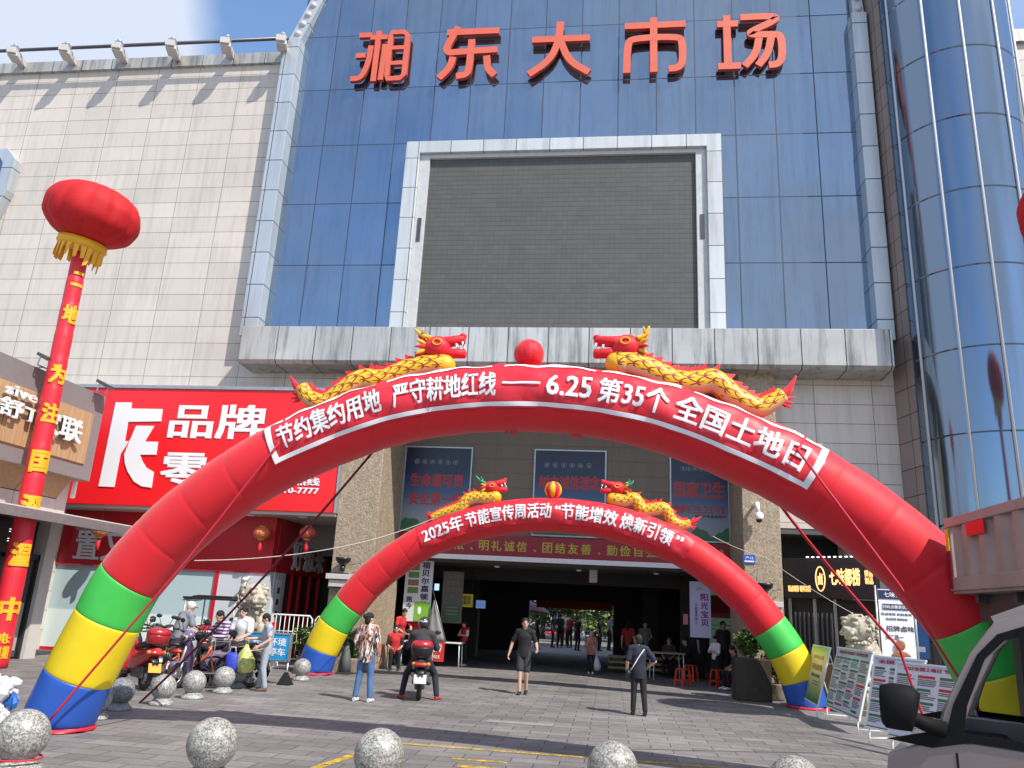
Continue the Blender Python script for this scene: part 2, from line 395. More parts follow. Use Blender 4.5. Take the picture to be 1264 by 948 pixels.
M['tanwall'] = grid_mat('tan_stone_lintel_panels', (.165, .13, .09), 1.2, .45, 0, 0, .008, (.12, .10, .075), .06, .2, .5)
def paving():
    m = mat('grey_brick_pavers', (.17, .155, .145), .75); q = NT(m); v, c = q.xyz()
    br = q.n('ShaderNodeTexBrick'); q.l(v, br.inputs['Vector'])
    br.inputs['Scale'].default_value = 1.0; br.inputs['Brick Width'].default_value = .60; br.inputs['Row Height'].default_value = .30
    br.inputs['Mortar Size'].default_value = .007; br.inputs['Mortar Smooth'].default_value = .3; br.offset = .5
    br.inputs['Color1'].default_value = (.165, .153, .15, 1); br.inputs['Color2'].default_value = (.235, .22, .214, 1); br.inputs['Mortar'].default_value = (.045, .042, .04, 1)
    n1 = q.maprange(q.noise(v, .5, 8, .7), .3, .7, .74, 1.22); n2 = q.maprange(q.noise(v, 14, 4, .6), .3, .7, .9, 1.1)
    base = q.mix(1.0, br.outputs['Color'], q.grey(q.math('MULTIPLY', n1, n2)), 'MULTIPLY')
    sp = q.maprange(q.noise(v, 2.2, 9, .8), .62, .70, 0, .5)
    base = q.mix(sp, base, (.08, .072, .065))
    big = q.maprange(q.noise(v, .22, 7, .7), .35, .65, .80, 1.1)
    base = q.mix(1.0, base, q.grey(big), 'MULTIPLY')
    gum = q.n('ShaderNodeTexVoronoi'); gum.inputs['Scale'].default_value = 2.3; q.l(v, gum.inputs['Vector'])
    base = q.mix(q.math('MULTIPLY', q.math('LESS_THAN', gum.outputs['Distance'], .055), .55), base, (.05, .047, .045))
    q.l(base, q.b.inputs['Base Color'])
    q.l(q.maprange(q.noise(v, 3, 5), .3, .7, .55, .85), q.b.inputs['Roughness'])
    bp = q.n('ShaderNodeBump'); bp.inputs['Strength'].default_value = .6; bp.inputs['Distance'].default_value = .012
    h = q.math('ADD', q.math('MULTIPLY', br.outputs['Fac'], -1.0), q.math('MULTIPLY', q.noise(v, 30, 4), .35))
    q.l(h, bp.inputs['Height']); q.l(bp.outputs['Normal'], q.b.inputs['Normal'])
    return m
M['paving'] = paving()
def scales(name, col, edge, nu, ls):
    """overlapping round scales around a tube: UV u runs round, v along (metres)"""
    m = mat(name, col, .45, noise=0); q = NT(m)
    c = q.n('ShaderNodeTexCoord'); s = q.n('ShaderNodeSeparateXYZ'); q.l(c.outputs['UV'], s.inputs[0])
    best = None
    vv = q.math('DIVIDE', s.outputs[1], ls)
    for k in (0, 1):
        off = .5*k
        uu = q.math('ADD', q.math('MULTIPLY', s.outputs[0], float(nu)), off)
        t = q.math('ADD', vv, off)
        fu = q.math('SUBTRACT', q.math('FRACT', uu), .5); ft = q.math('FRACT', t)
        d = q.math('SQRT', q.math('ADD', q.math('MULTIPLY', fu, fu), q.math('MULTIPLY', q.math('MULTIPLY', ft, ft), .32)))
        e = q.math('COMPARE', d, .5, .045)
        best = e if best is None else q.math('MAXIMUM', best, e)
    q.l(q.mix(best, tuple(col), tuple(edge)), q.b.inputs['Base Color'])
    return m
M['scale'] = scales('golden_scale_cloth', (.80, .50, .015), (.30, .05, .02), 7, .21)
M['scale2'] = scales('small_golden_scale_cloth', (.80, .50, .015), (.28, .10, .02), 7, .17)
def led():
    m = mat('dark_led_modules', (.075, .075, .07), .55, spec=.3); q = NT(m); v, c = q.xyz()
    u = q.math('DIVIDE', c[0], .16); t = q.math('DIVIDE', c[2], .16)
    fu, ft = q.math('FRACT', u), q.math('FRACT', t)
    e = q.math('MAXIMUM', q.math('LESS_THAN', fu, .06), q.math('LESS_THAN', ft, .18))
    cv = q.n('ShaderNodeCombineXYZ'); q.l(q.math('FLOOR', u), cv.inputs[0]); q.l(q.math('FLOOR', t), cv.inputs[1])
    wz = q.n('ShaderNodeTexWhiteNoise', noise_dimensions='3D'); q.l(cv.outputs[0], wz.inputs['Vector'])
    cv2 = q.n('ShaderNodeCombineXYZ'); q.l(q.math('FLOOR', q.math('DIVIDE', c[0], .48)), cv2.inputs[0]); q.l(q.math('FLOOR', q.math('DIVIDE', c[2], .32)), cv2.inputs[1])
    wz2 = q.n('ShaderNodeTexWhiteNoise', noise_dimensions='3D'); q.l(cv2.outputs[0], wz2.inputs['Vector'])
    k = q.math('MULTIPLY', q.maprange(wz.outputs['Value'], 0, 1, .95, 1.05), q.maprange(wz2.outputs['Value'], 0, 1, .95, 1.04))
    k = q.math('MULTIPLY', k, q.maprange(e, 0, 1, 1.0, .72))
    q.l(q.mix(1.0, (.100, .100, .096), q.grey(k), 'MULTIPLY'), q.b.inputs['Base Color'])
    return m
M['led'] = led()
def fabric_pattern(name, cols, kind, sc):
    m = mat(name, cols[0], .8); q = NT(m); v, c = q.xyz()
    if kind == 'stripe':
        f = q.math('GREATER_THAN', q.math('FRACT', q.math('MULTIPLY', c[2], sc)), .5)
        q.l(q.mix(f, tuple(cols[0]), tuple(cols[1])), q.b.inputs['Base Color'])
    else:
        mp_ = q.n('ShaderNodeMapping'); mp_.inputs['Scale'].default_value = (1, 1, .25); q.l(v, mp_.inputs['Vector'])
        f1 = q.maprange(q.noise(mp_.outputs[0], sc, 3), .47, .5, 0, 1)
        f2 = q.maprange(q.noise(mp_.outputs[0], sc*.8, 2, .4), .55, .57, 0, 1)
        f3 = q.maprange(q.noise(v, sc*.35, 2, .4), .56, .6, 0, .8)
        a = q.mix(f1, tuple(cols[0]), tuple(cols[1])); b = q.mix(f2, a, tuple(cols[2])); q.l(q.mix(f3, b, tuple(cols[3])), q.b.inputs['Base Color'])
    return m
def gradient_z(name, stops, z0, z1, rough=.4):
    """a printed poster whose ink runs from one colour to another over its height"""
    m = mat(name, stops[0][1], rough); q = NT(m); v, c = q.xyz()
    f = q.maprange(c[2], z0, z1, 0, 1); r = q.n('ShaderNodeValToRGB'); q.l(f, r.inputs['Fac'])
    el = r.color_ramp.elements; el[0].position = stops[0][0]; el[0].color = (*stops[0][1], 1); el[1].position = stops[-1][0]; el[1].color = (*stops[-1][1], 1)
    for p, cc in stops[1:-1]:
        e = el.new(p); e.color = (*cc, 1)
    q.l(r.outputs['Color'], q.b.inputs['Base Color']); return m
# ================================================================ ground
g = MB(); g.poly([(-400,-400,0),(400,-400,0),(400,400,0),(-400,400,0)])
tag(g.build('ground', M['paving']), kind='structure')
M['yline'] = mat('worn_yellow_road_paint', (.55, .36, .03), .7, noise=.5, nscale=7)
q_ = NT(M['yline']); v_, c_ = q_.xyz()
q_.l(q_.maprange(q_.noise(v_, 6, 7, .75), .40, .52, 0, 1), q_.b.inputs['Alpha'])
yl = MB()
yl.poly([(-3.3,9.1,.004),(-3.18,9.1,.004),(-2.85,11.27,.004),(-2.97,11.27,.004)])
yl.poly([(-2.84,11.15,.004),(3.6,11.1,.004),(3.6,11.2,.004),(-2.84,11.25,.004)])
yl.poly([(-1.75,9.9,.004),(-.1,9.88,.004),(-.1,10.02,.004),(-1.75,10.04,.004)])
yl.poly([(-1.9,10.35,.004),(-1.2,10.35,.004),(-1.25,10.47,.004),(-1.9,10.45,.004)])
tag(yl.build('painted_parking_line', M['yline']), kind='structure')
mh = MB(); mh.poly([(-2.0,13.82,.004),(-.9,13.82,.004),(-.9,14.12,.004),(-2.0,14.12,.004)])
tag(mh.build('pale_paver_strip', mat('pale_paver', (.27,.25,.235), .7, noise=.2, bump=.2)), kind='structure')

# ================================================================ market building
B = thing('market_building', 'tall market hall with beige panelled walls, blue glass front and open ground passage', 'building', (0, 22, 0))
BO = (0, 22, 0)
def bp(mb, name, m, bevel=0, **k):
    return mb.build(name, m, B, BO, bevel, **k)
def shift(m, dx=0, dy=22, dz=0): return m
# walls (grid materials use object coordinates: the object origin sits at (0,22,0))
t = MB()
t.box(-30, -11.35, 22.0, 23.0, 7.6, 19.62)                # left wall above the shop sign
t.box(-11.35, -5.95, 22.0, 23.0, 7.6, 9.6)
t.box(-30, -16.5, 22.0, 23.0, 0, 7.6)
bp(t, 'wall', M['tile'])
t = MB(); t.box(3.5, 8.0, 22.0, 23.0, 4.25, 9.6); t.box(6.2, 8.0, 22.0, 23.0, 0, 4.25); bp(t, 'wall', M['tile'])
t = MB(); t.box(10.9, 24, 22.0, 23.0, 0, 19.3); bp(t, 'wall', M['tile'])
for x0, x1, n in ((-30, -11.4, 'parapet'), (10.9, 24, 'parapet')):
    t = MB(); t.box(x0, x1, 21.88, 22.9, 19.62 if x0 < 0 else 19.3, 20.05 if x0 < 0 else 19.75)
    bp(t, n, M['aluh'], .01)
# roof brackets with the pipe rail
for x in [-21.42+2.0*k for k in range(-3, 6)]:
    br = MB()
    br.bar((x-.14, 22.3, 19.92), (x+.08, 21.22, 20.0), .24, .24)
    br.bar((x-.02, 21.6, 19.84), (x+.1, 21.18, 19.86), .34, .12)
    br.bar((x+.06, 21.26, 19.98), (x+.1, 21.08, 19.97), .3, .22)
    ob = bp(br, 'roof_bracket', M['lightcomp'], .012)
    k = MB(); k.frame((x+.08, 21.26, 20.15), (1,0,0), (0,1,0), (0,0,1), (.24, .2, .1)); k.ball((x+.08, 21.26, 20.24), (.09,.09,.07), 10, 6)
    k.build('bracket_cap', M['steel'], ob, BO)
rl = MB(); rl.tube([(-29, 21.42, 20.2), (-11.2, 21.42, 20.2)], .06, 8); bp(rl, 'roof_rail', M['dsteel'])
# glass curtain wall
gl = MB(); gl.box(-11.0, 7.36, 22.0, 22.6, 9.5, 26.0); bp(gl, 'curtain_wall', M['glass'])
def strip(side):
    s = MB()
    if side < 0: x0, x1, lean = -11.42, -10.86, .30
    else: x0, x1, lean = 7.25, 7.70, .02
    y0 = 21.55
    s.box(x0, x1, y0, 22.3, 9.45, 20.35)
    d = lean*5.5*-side
    vs = [(x0+.1,y0+.12,20.35),(x1-.02,y0+.12,20.35),(x1-.02,22.3,20.35),(x0+.1,22.3,20.35)]
    top = [(a+d,b+.5,26) for a,b,c in vs]
    s.add(vs+top, [(3,2,1,0),(4,5,6,7),(0,1,5,4),(1,2,6,5),(2,3,7,6),(3,0,4,7)])
    ob = bp(s, 'curtain_wall_edge', M['alu'], .012)
    for i in range(13):
        b = MB()
        z = 20.6+i*.42; f = (z-20.35)/5.65
        b.ball(((x0+x1)/2+.04+d*f, y0+.12+.5*f-.01, z), (.12,.09,.12), 12, 8)
        b.build('edge_bolt', M['lightcomp'], ob, BO)
strip(-1); strip(1)
# cornice with sloped underside
c = MB(); prof = [(21.0,8.52),(21.0,9.56),(22.1,9.62),(22.1,8.40),(21.12,8.42)]
a0, a1 = -11.05, 7.42
pts = [(a0,y,z) for y,z in prof]+[(a1,y,z) for y,z in prof]; n = 5
c.add(pts, [tuple(range(n)), tuple(range(2*n-1,n-1,-1))]+[(i,n+i,n+(i+1)%n,(i+1)%n) for i in range(n)])
bp(c, 'cornice', M['aluh'], .012, fixn=True)
# splayed stone side wall and the glass corner tower
s = MB(); d = V((.2,-.98,0)); p0 = V((7.70,22.0,0)); p1 = p0+d*.95
s.add([p0, p1, p1+V((.35,.1,0)), p0+V((.35,.1,0))]+[p+V((0,0,26)) for p in (p0, p1, p1+V((.35,.1,0)), p0+V((.35,.1,0)))], [(3,2,1,0),(4,5,6,7),(0,1,5,4),(1,2,6,5),(2,3,7,6),(3,0,4,7)])
bp(s, 'side_wall', M['browntile'], fixn=True)
TX, TY, TR = 9.66, 21.2, 1.75
cyl = MB(); prof = []
for k in range(14):
    z = -.06+2.17*k
    prof += [(TR, z+.03), (TR, z+2.14), (TR-.03, z+2.145), (TR-.03, z+2.165)]
cyl.lathe(prof, 64, (TX, TY, 0))
tw = bp(cyl, 'corner_tower', M['cylglass'], sharp=40)
for a in (197, 232, 262, 293, 325, 355):
    mu = MB(); x = TX+(TR+.02)*math.cos(R(a)); y = TY+(TR+.02)*math.sin(R(a))
    mu.tube([(x,y,0),(x,y,28)], .036, 8); mu.build('mullion', mat('grey_white_mullion', (.55,.56,.57), .45), tw, BO)
# window bay on the far left
wb = MB(); ring = [(-22.6,16.3),(-20.95,16.3),(-20.62,15.9),(-20.62,14.7),(-20.95,13.6),(-22.6,13.2)]
wb.prism([(x,z) for x,z in ring], (0,21.62,0), (1,0,0), (0,0,1), -.4); ob = bp(wb, 'bay_window_frame', M['alu'], .01, fixn=True)
wb = MB(); wb.prism([(-22.5,16.0),(-21.2,16.0),(-21.02,15.75),(-21.02,14.8),(-21.2,13.9),(-22.5,13.6)], (0,21.6,0), (1,0,0), (0,0,1), -.1); wb.build('bay_window_pane', M['cylglass'], ob, BO, fixn=True)
# ground floor: granite pillars, lintel wall, passage
for x0, x1 in ((-7.68, -6.5), (3.44, 4.4)):
    p = MB(); p.box(x0, x1, 21.55, 24.3, 0, 8.45); bp(p, 'pillar', M['pillar'], .02)
t = MB(); t.box(-6.5, 3.44, 24.0, 24.3, 3.2, 8.6); bp(t, 'lintel_wall', M['tanwall'])
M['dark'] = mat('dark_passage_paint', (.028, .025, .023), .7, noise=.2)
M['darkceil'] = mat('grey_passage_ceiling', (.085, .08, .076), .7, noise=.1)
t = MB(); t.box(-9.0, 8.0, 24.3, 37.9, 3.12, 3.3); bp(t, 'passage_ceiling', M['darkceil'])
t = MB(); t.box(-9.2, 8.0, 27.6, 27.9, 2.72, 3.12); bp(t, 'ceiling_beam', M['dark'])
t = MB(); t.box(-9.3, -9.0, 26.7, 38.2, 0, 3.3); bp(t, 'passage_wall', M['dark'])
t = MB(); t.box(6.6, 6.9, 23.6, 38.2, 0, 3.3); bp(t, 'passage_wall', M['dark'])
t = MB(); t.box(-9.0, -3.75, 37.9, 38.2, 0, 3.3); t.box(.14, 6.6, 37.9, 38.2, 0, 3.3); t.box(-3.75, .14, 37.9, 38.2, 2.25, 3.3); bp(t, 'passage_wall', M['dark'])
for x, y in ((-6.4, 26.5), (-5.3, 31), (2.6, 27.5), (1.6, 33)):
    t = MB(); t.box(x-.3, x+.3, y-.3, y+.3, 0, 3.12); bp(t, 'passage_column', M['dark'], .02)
t = MB(); t.box(-3.4, .1, 37.7, 37.8, 1.95, 2.3); bp(t, 'red_pelmet', mat('dull_red_pelmet', (.30, .03, .02), .7, noise=.2))
for x, y in ((-3.6,25.4),(-1.0,25.5),(1.4,25.4)):
    t = MB(); t.lathe([(.09,3.11),(.09,3.07),(.06,3.05)], 14, (x,y,0)); bp(t, 'ceiling_lamp', M['white'])
t = MB(); t.box(-.66,-.42,25.2,25.23,2.72,3.1); bp(t, 'hanging_notice', M['lightcomp'])
# mass behind the facade so nothing shows through from the side
t = MB(); t.box(-30, 24, 24.3, 38.2, 3.3, 19.0); t.box(-30,-7.7,23.0,24.3,4.2,19.0); t.box(-7.7,-6.5,23.0,24.3,8.5,19.0); t.box(3.44,24,23.0,24.3,4.3,19.0); t.box(-6.5,3.44,22.6,24.3,8.6,19.0); bp(t, 'building_core', M['greycomp'])
# right-hand shop recess walls
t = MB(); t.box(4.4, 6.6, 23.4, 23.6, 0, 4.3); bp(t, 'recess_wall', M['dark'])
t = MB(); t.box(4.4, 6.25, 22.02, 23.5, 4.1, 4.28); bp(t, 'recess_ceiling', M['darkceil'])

# ================================================================ the big roof-letter sign: five letters, each its own part
def chaikin(p, n=2):
    for _ in range(n):
        q = [p[0]]
        for a, b in zip(p, p[1:]):
            q += [(a[0]*.75+b[0]*.25, a[1]*.75+b[1]*.25), (a[0]*.25+b[0]*.75, a[1]*.25+b[1]*.75)]
        q.append(p[-1]); p = q
    return p
def ribbon(mb, pts, wd, o, sx, sz, depth, smooth=True, close=False, lift=0):
    p = [(x*sx, z*sz) for x, z in (chaikin(pts) if smooth and len(pts) > 2 else pts)]
    L_, R_ = [], []
    for i in range(len(p)):
        a = p[max(i-1,0)]; b = p[min(i+1,len(p)-1)]
        if close: a = p[i-1]; b = p[(i+1) % len(p)]
        dx, dz = b[0]-a[0], b[1]-a[1]; l = math.hypot(dx,dz) or 1
        nx, nz = -dz/l*wd/2, dx/l*wd/2
        L_.append((p[i][0]+nx, p[i][1]+nz)); R_.append((p[i][0]-nx, p[i][1]-nz))
    o = V(o)
    n = len(p); f = lambda q, y: o+V((q[0], y, q[1]))
    vs = [f(q,-depth-lift) for q in L_]+[f(q,-depth-lift) for q in R_]+[f(q,0) for q in L_]+[f(q,0) for q in R_]
    fs = []; ms = []
    rng = range(n if close else n-1)
    for i in rng:
        j = (i+1) % n
        mb.add([vs[i],vs[j],vs[n+j],vs[n+i]], [(3,2,1,0)], 0)
        mb.add([vs[i],vs[j],vs[2*n+j],vs[2*n+i]], [(0,1,2,3)], 1); mb.add([vs[n+i],vs[n+j],vs[3*n+j],vs[3*n+i]], [(3,2,1,0)], 1)
    if not close:
        mb.add([vs[0],vs[n],vs[3*n],vs[2*n]], [(0,1,2,3)], 1); mb.add([vs[n-1],vs[2*n-1],vs[4*n-1],vs[3*n-1]], [(3,2,1,0)], 1)
RR = lambda x0,x1,z0,z1: [(x0+6,z0),(x1-6,z0),(x1,z0+5),(x1,z1-5),(x1-6,z1),(x0+6,z1),(x0,z1-5),(x0,z0+5)]
GL = {
 '湘': [[(7,91),(30,91)],[(5,52),(23,52)],[(0,8),(14,8),(22,14),(30,40),(31,70)],[(28,86),(60,86)],[(43,98),(42,2)],[(57,72),(55,4)]],
 '东': [[(8,89),(100,89)],[(28,99),(20,84),(8,58),(14,50),(26,51),(99,53)],[(53,74),(52,20),(48,8),(30,6)],[(22,42),(18,22),(0,3)],[(81,42),(84,18),(97,5)]],
 '大': [[(3,68),(100,68)],[(50,100),(48,62),(34,28),(0,4)],[(51,64),(66,26),(100,4)]],
 '市': [[(0,86),(100,86)],[(48,100),(48,0)],[(4,0),(5,52),(12,63),(88,63),(95,54),(95,16),(88,6),(72,5)]],
 '场': [[(0,82),(32,82)],[(15,98),(15,8)],[(0,6),(34,6)],[(36,93),(92,93),(88,84),(50,66),(50,60),(88,60),(97,56),(97,18),(90,6),(76,5)],[(64,58),(58,26),(40,5)],[(82,58),(76,26),(60,5)]]}
SG = thing('market_sign', 'row of five big orange-red raised characters across the blue glass', 'sign', (-1.85, 21.9, 18.5))
boxes = [(-9.05,-6.95),(-6.0,-3.87),(-3.0,-.83),(.1,2.25),(3.05,5.3)]
for ch, (x0, x1) in zip('湘东大市场', boxes):
    mb = MB(); o = (x0+.1, 21.86, 18.55); sx, sz = (x1-x0-.2)/100, 2.1/100
    for st in GL[ch]: ribbon(mb, st, .19 if ch == '湘' else .235, o, sx, sz, .13, lift=random.uniform(0,.006))
    if ch == '湘':
        ribbon(mb, [(67,6),(90,6),(97,13),(97,87),(90,94),(67,94),(66,87),(66,13)], .18, o, sx, sz, .13, close=True, lift=.003, smooth=False)
        for z in (35, 64): ribbon(mb, [(68,z),(95,z)], .15, o, sx, sz, .13, lift=.006)
    mb.build('sign_character', [M['orange'], M['orangeside']], SG, (-1.85,21.9,18.5))
# ================================================================ LED screen
LS = thing('led_screen', 'huge dark grey LED screen switched off in a pale metal frame', 'screen', (-1.79, 21.9, 9.62))
LO = (-1.79, 21.9, 9.62)
t = MB(); x0,x1,z0,z1 = -6.70, 3.17, 9.62, 16.08
t.box(x0, x0+.46, 21.5, 21.98, z0, z1); t.box(x1-.46, x1, 21.5, 21.98, z0, z1); t.box(x0+.46, x1-.46, 21.5, 21.98, z1-.42, z1)
t.build('outer_frame', M['aluframe'], LS, LO, .012)
t = MB(); t.box(x0+.46, x0+.78, 21.62, 21.98, z0, z1-.42); t.box(x1-.78, x1-.46, 21.62, 21.98, z0, z1-.42); t.box(x0+.78, x1-.78, 21.62, 21.98, z1-.56, z1-.42)
t.build('inner_frame', mat('grey_white_inner_frame', (.50, .51, .51), .5, noise=.1), LS, LO, .01)
t = MB(); t.box(x0+.78, x1-.78, 21.72, 21.98, z0, z1-.56); t.build('screen_panel', M['led'], LS, LO)
for x in (x0+.56, x1-.68):
    t = MB(); t.box(x, x+.12, 21.60, 21.62, 12.6, 13.4); t.build('vent_slot', M['dsteel'], LS, LO)
# ================================================================ posters and banners over the entrance
grad = lambda n, z0, z1: gradient_z(n, [(0,(.26,.29,.32)),(.2,(.21,.25,.29)),(.45,(.035,.085,.19)),(.7,(.005,.018,.065)),(1,(.003,.006,.024))], z0, z1, .35)
M['pgrad'] = grad('printed_blue_poster', 0, 2.58)
M['pgreen'] = mat('printed_green_hills', (.03,.12,.045), .4)
M['ptext'] = mat('printed_red_poster_letters', (.40,.02,.02), .4)
M['pgrey'] = mat('printed_grey_rings', (.16,.17,.20), .4)
def poster(x0, x1, lines, lab, small=None):
    z0, z1, y = 4.0, 6.58, 23.94
    T = thing('propaganda_poster', lab, 'poster', ((x0+x1)/2, y, z0), group='blue posters over the entrance'); o = ((x0+x1)/2, y, z0)
    t = MB(); t.box(x0, x1, y-.02, y+.05, z0, z1); pb = t.build('printed_sheet', M['pgrad'], T, o)
    t = MB()
    for a, b, c, d in ((x0-.04,x0,z0-.04,z1+.04),(x1,x1+.04,z0-.04,z1+.04),(x0,x1,z0-.04,z0),(x0,x1,z1,z1+.04)): t.box(a,b,y-.03,y+.05,c,d)
    t.build('frame', M['steel'], T, o)
    t = MB()
    hill = [(x0,z0)]+[(x0+(x1-x0)*i/16, z0+.26+.12*math.sin(i*.8+x0)+.05*math.sin(i*2.1)) for i in range(17)]+[(x1,z0)]
    t.prism(hill, (0,y-.024,0), (1,0,0), (0,0,1), .003); t.build('printed_hills', M['pgreen'], T, o)
    t = MB()
    for i in range(6):
        cx = x0+.36+i*(x1-x0-.72)/5.5
        t.tube([(cx+.075*math.cos(2*math.pi*k/20),y-.026,z1-.45+.075*math.sin(2*math.pi*k/20)) for k in range(21)], .016, 6, cap=False)
        t.box(cx-.035,cx+.035,y-.025,y-.02,z1-.49,z1-.41)
    t.build('printed_emblem_row', M['pgrey'], T, o)
    t = MB()
    for s, zc, h, wd in lines: letters(t, s, ((x0+x1)/2, y-.024, zc), (1,0,0), (0,0,1), wd, h, .035)
    t.build('lettering', M['ptext'], T, o)
    if small:
        t = MB(); letters(t, small, ((x0+x1)/2+.3, y-.024, z0+.72), (1,0,0), (0,0,1), .9, .085, .02); t.build('small_lettering', M['black'], T, o)
poster(-6.46, -4.38, [('生命最可贵', 5.55, .43, 1.7), ('安全第一位', 4.98, .41, 1.7)], 'dark blue poster with red characters at the left pillar, over the entrance')
poster(-2.36, -.22, [('树立诚信理念', 5.6, .45, 1.86)], 'middle blue poster with one line of red characters behind the striped ball')
poster(1.76, 3.42, [('国家卫生', 5.5, .5, 1.5), ('健康与卫生 卫生与文', 4.92, .25, 1.5)], 'blue poster with large red characters at the right pillar, above the small arch', '共建共享健康城市')
BN = thing('slogan_banner', 'long brownish-red banner with yellow characters over the passage opening', 'banner', (-1.24, 23.9, 3.2)); o = (-1.24, 23.9, 3.2)
t = MB(); t.box(-6.45, 3.42, 23.94, 24.0, 3.33, 3.92); t.build('cloth', mat('brownish_red_banner', (.29,.02,.035), .5, noise=.06), BN, o)
t = MB(); t.box(-6.45, 3.42, 23.91, 24.0, 3.18, 3.32); t.build('lower_rail', M['white'], BN, o)
t = MB(); s_ = '爱国守法、明礼诚信、团结友善、勤俭自强、敬业奉献'
for i, ch in enumerate(s_):
    if ch == '、': t.prism([(-.03,-.1),(.03,-.16),(.05,-.12),(-.01,-.07)], (-5.75+.385*i,23.936,3.63), (1,0,0), (0,0,1), .003)
    else: letters(t, ch, (-5.75+.385*i, 23.936, 3.62), (1,0,0), (0,0,1), None, .31, .02)
t.build('lettering', mat('yellow_banner_letters', (.50,.40,.05), .5), BN, o)

# ================================================================ red snack-shop sign on the left and the shop under it
RS = thing('shop_sign', 'huge glossy red shop sign board with large white characters', 'sign', (-12, 21.4, 4.1)); o = (-12, 21.4, 4.1)
t = MB(); t.box(-17.5, -7.72, 21.4, 22.0, 4.15, 7.68); t.build('sign_board', M['signred'], RS, o, .01)
t = MB(); t.box(-17.5, -7.66, 21.36, 22.0, 7.68, 7.78); t.box(-7.72,-7.66,21.36,22.0,4.15,7.68); t.build('trim', M['steel'], RS, o)
def pol(px):                                    # outlines measured on the board's own plane
    return [(PY(a,b,21.38).x, PY(a,b,21.38).z) for a,b in px]
zz = lambda pts: [(60+x*160/1264, 460+y*160/1264) for x, y in pts]
t = MB()
z3_ = lambda pts: [(a*240/1264, 560+b*180/948) for a, b in pts]
pa = zz([(655,290),(812,290),(805,350),(1112,355),(1097,475),(775,480),(742,668),(785,668)])+z3_([(782,5),(742,217),(640,212),(660,120)])
pb = zz([(790,668),(855,518),(1032,520),(940,672),(1068,675),(1050,800),(890,800)])+z3_([(925,50),(950,90),(1000,120),(985,222),(920,212),(870,180),(830,115),(812,60),(808,5)])
t.prism(pol(pa), (0,21.392,0), (1,0,0), (0,0,1), .02); t.prism(pol(pb), (0,21.389,0), (1,0,0), (0,0,1), .02)
t.build('emblem_character', M['plainwhite'], RS, o)
for s, px in (('品牌', (207,498,325,543)), ('零食', (196,556,312,604))):
    a, b = PY(px[0]+6,px[1],21.38), PY(px[2],px[3],21.38)
    t = MB(); letters(t, s, ((a.x+b.x)/2,21.39,(a.z+b.z)/2), (1,0,0), (0,0,1), b.x-a.x, a.z-b.z, .026, depth=.012); t.build('lettering', M['plainwhite'], RS, o)
t = MB(); a, b = PY(330,588,21.38), PY(394,600,21.38); letters(t, '招商热线', ((a.x+b.x)/2,21.39,(a.z+b.z)/2), (1,0,0), (0,0,1), b.x-a.x, a.z-b.z, .03, depth=.008)
a, b = PY(318,600,21.38), PY(393,610,21.38); letters(t, '400-110-7777', ((a.x+b.x)/2,21.39,(a.z+b.z)/2), (1,0,0), (0,0,1), b.x-a.x, a.z-b.z, .03, depth=.008); t.build('small_lettering', M['plainwhite'], RS, o)
SH = thing('snack_shop', 'snack shop front with dark red fascia and pale glass under the red sign', 'shop', (-13, 22.3, 0)); o = (-13, 22.3, 0)
t = MB(); t.box(-17.5, -9.75, 22.3, 22.6, 2.5, 4.15); t.box(-9.95, -9.72, 22.6, 26.8, 2.5, 4.15); t.build('fascia', M['fasciared'], SH, o)
t = MB(); t.box(-17.5, -7.7, 21.5, 27.0, 4.06, 4.15); t.build('soffit', M['lightcomp'], SH, o)
M['shopglass'] = mat('frosted_pale_shop_glass', (.42,.54,.56), .18, spec=.6)
M['shopwhite'] = mat('pale_shop_panel', (.55,.58,.62), .4, noise=.04)
t = MB(); t.box(-17.5, -11.3, 22.36, 22.5, 1.15, 2.5); wn_ = t.build('window', M['shopglass'], SH, o)
t = MB(); t.box(-17.5,-11.3,22.345,22.36,.1,1.15); t.build('frosted_band', mat('white_frosted_film', (.66,.76,.74), .4), wn_, o)
t = MB(); t.box(-11.3, -9.75, 22.32, 22.6, 0, 2.5); t.box(-9.95,-9.72,22.6,23.4,0,2.5); t.build('wall_panel', M['shopwhite'], SH, o)
t = MB(); t.box(-11.42,-11.3,22.3,22.5,0,2.5); t.box(-17.5,-11.3,22.34,22.5,0,.1); t.box(-17.5,-9.75,22.28,22.3,2.44,2.5); t.build('trim', M['fasciared'], SH, o)
t = MB(); t.box(-9.93,-9.85,23.4,26.8,0,2.5); t.build('doorway_glass', M['black'], SH, o)
for y in (23.45, 24.1, 24.75, 25.6, 26.4):
    t = MB(); t.box(-9.86,-9.78,y,y+.09,0,2.5); t.build('door_post', M['signred'], SH, o)
t = MB(); t.box(-9.9,-7.7,26.9,27.0,0,4.1); t.build('rear_wall', M['dark'], SH, o)
t = MB(); letters(t, '置又', (-15.1,22.29,3.02), (1,0,0), (0,0,1), 1.75, .85, .02, depth=.02)
t.build('lettering', mat('grey_white_letters', (.66,.66,.68), .4), SH, o)
t = MB()
for i, ch in enumerate('好想来'): letters(t, ch, (-9.71, 24.1+i*.95, 3.1), (0,1,0), (0,0,1), .85, .95, .03, depth=.03)
t.build('lettering', M['plainwhite'], SH, o)
t = MB(); letters(t, '好想来', (-14.75,22.34,1.0), (1,0,0), (0,0,1), 1.0, .28, .02, depth=.004); letters(t, '零食', (-14.95,22.34,.62), (1,0,0), (0,0,1), .6, .24, .02, depth=.004); t.build('window_lettering', mat('red_film', (.55,.06,.05), .5), wn_, o)
t = MB(); t.box(-9.74,-9.715,22.75,23.15,.9,2.3); t.box(-9.735,-9.705,22.75,23.15,.9,1.1,1)
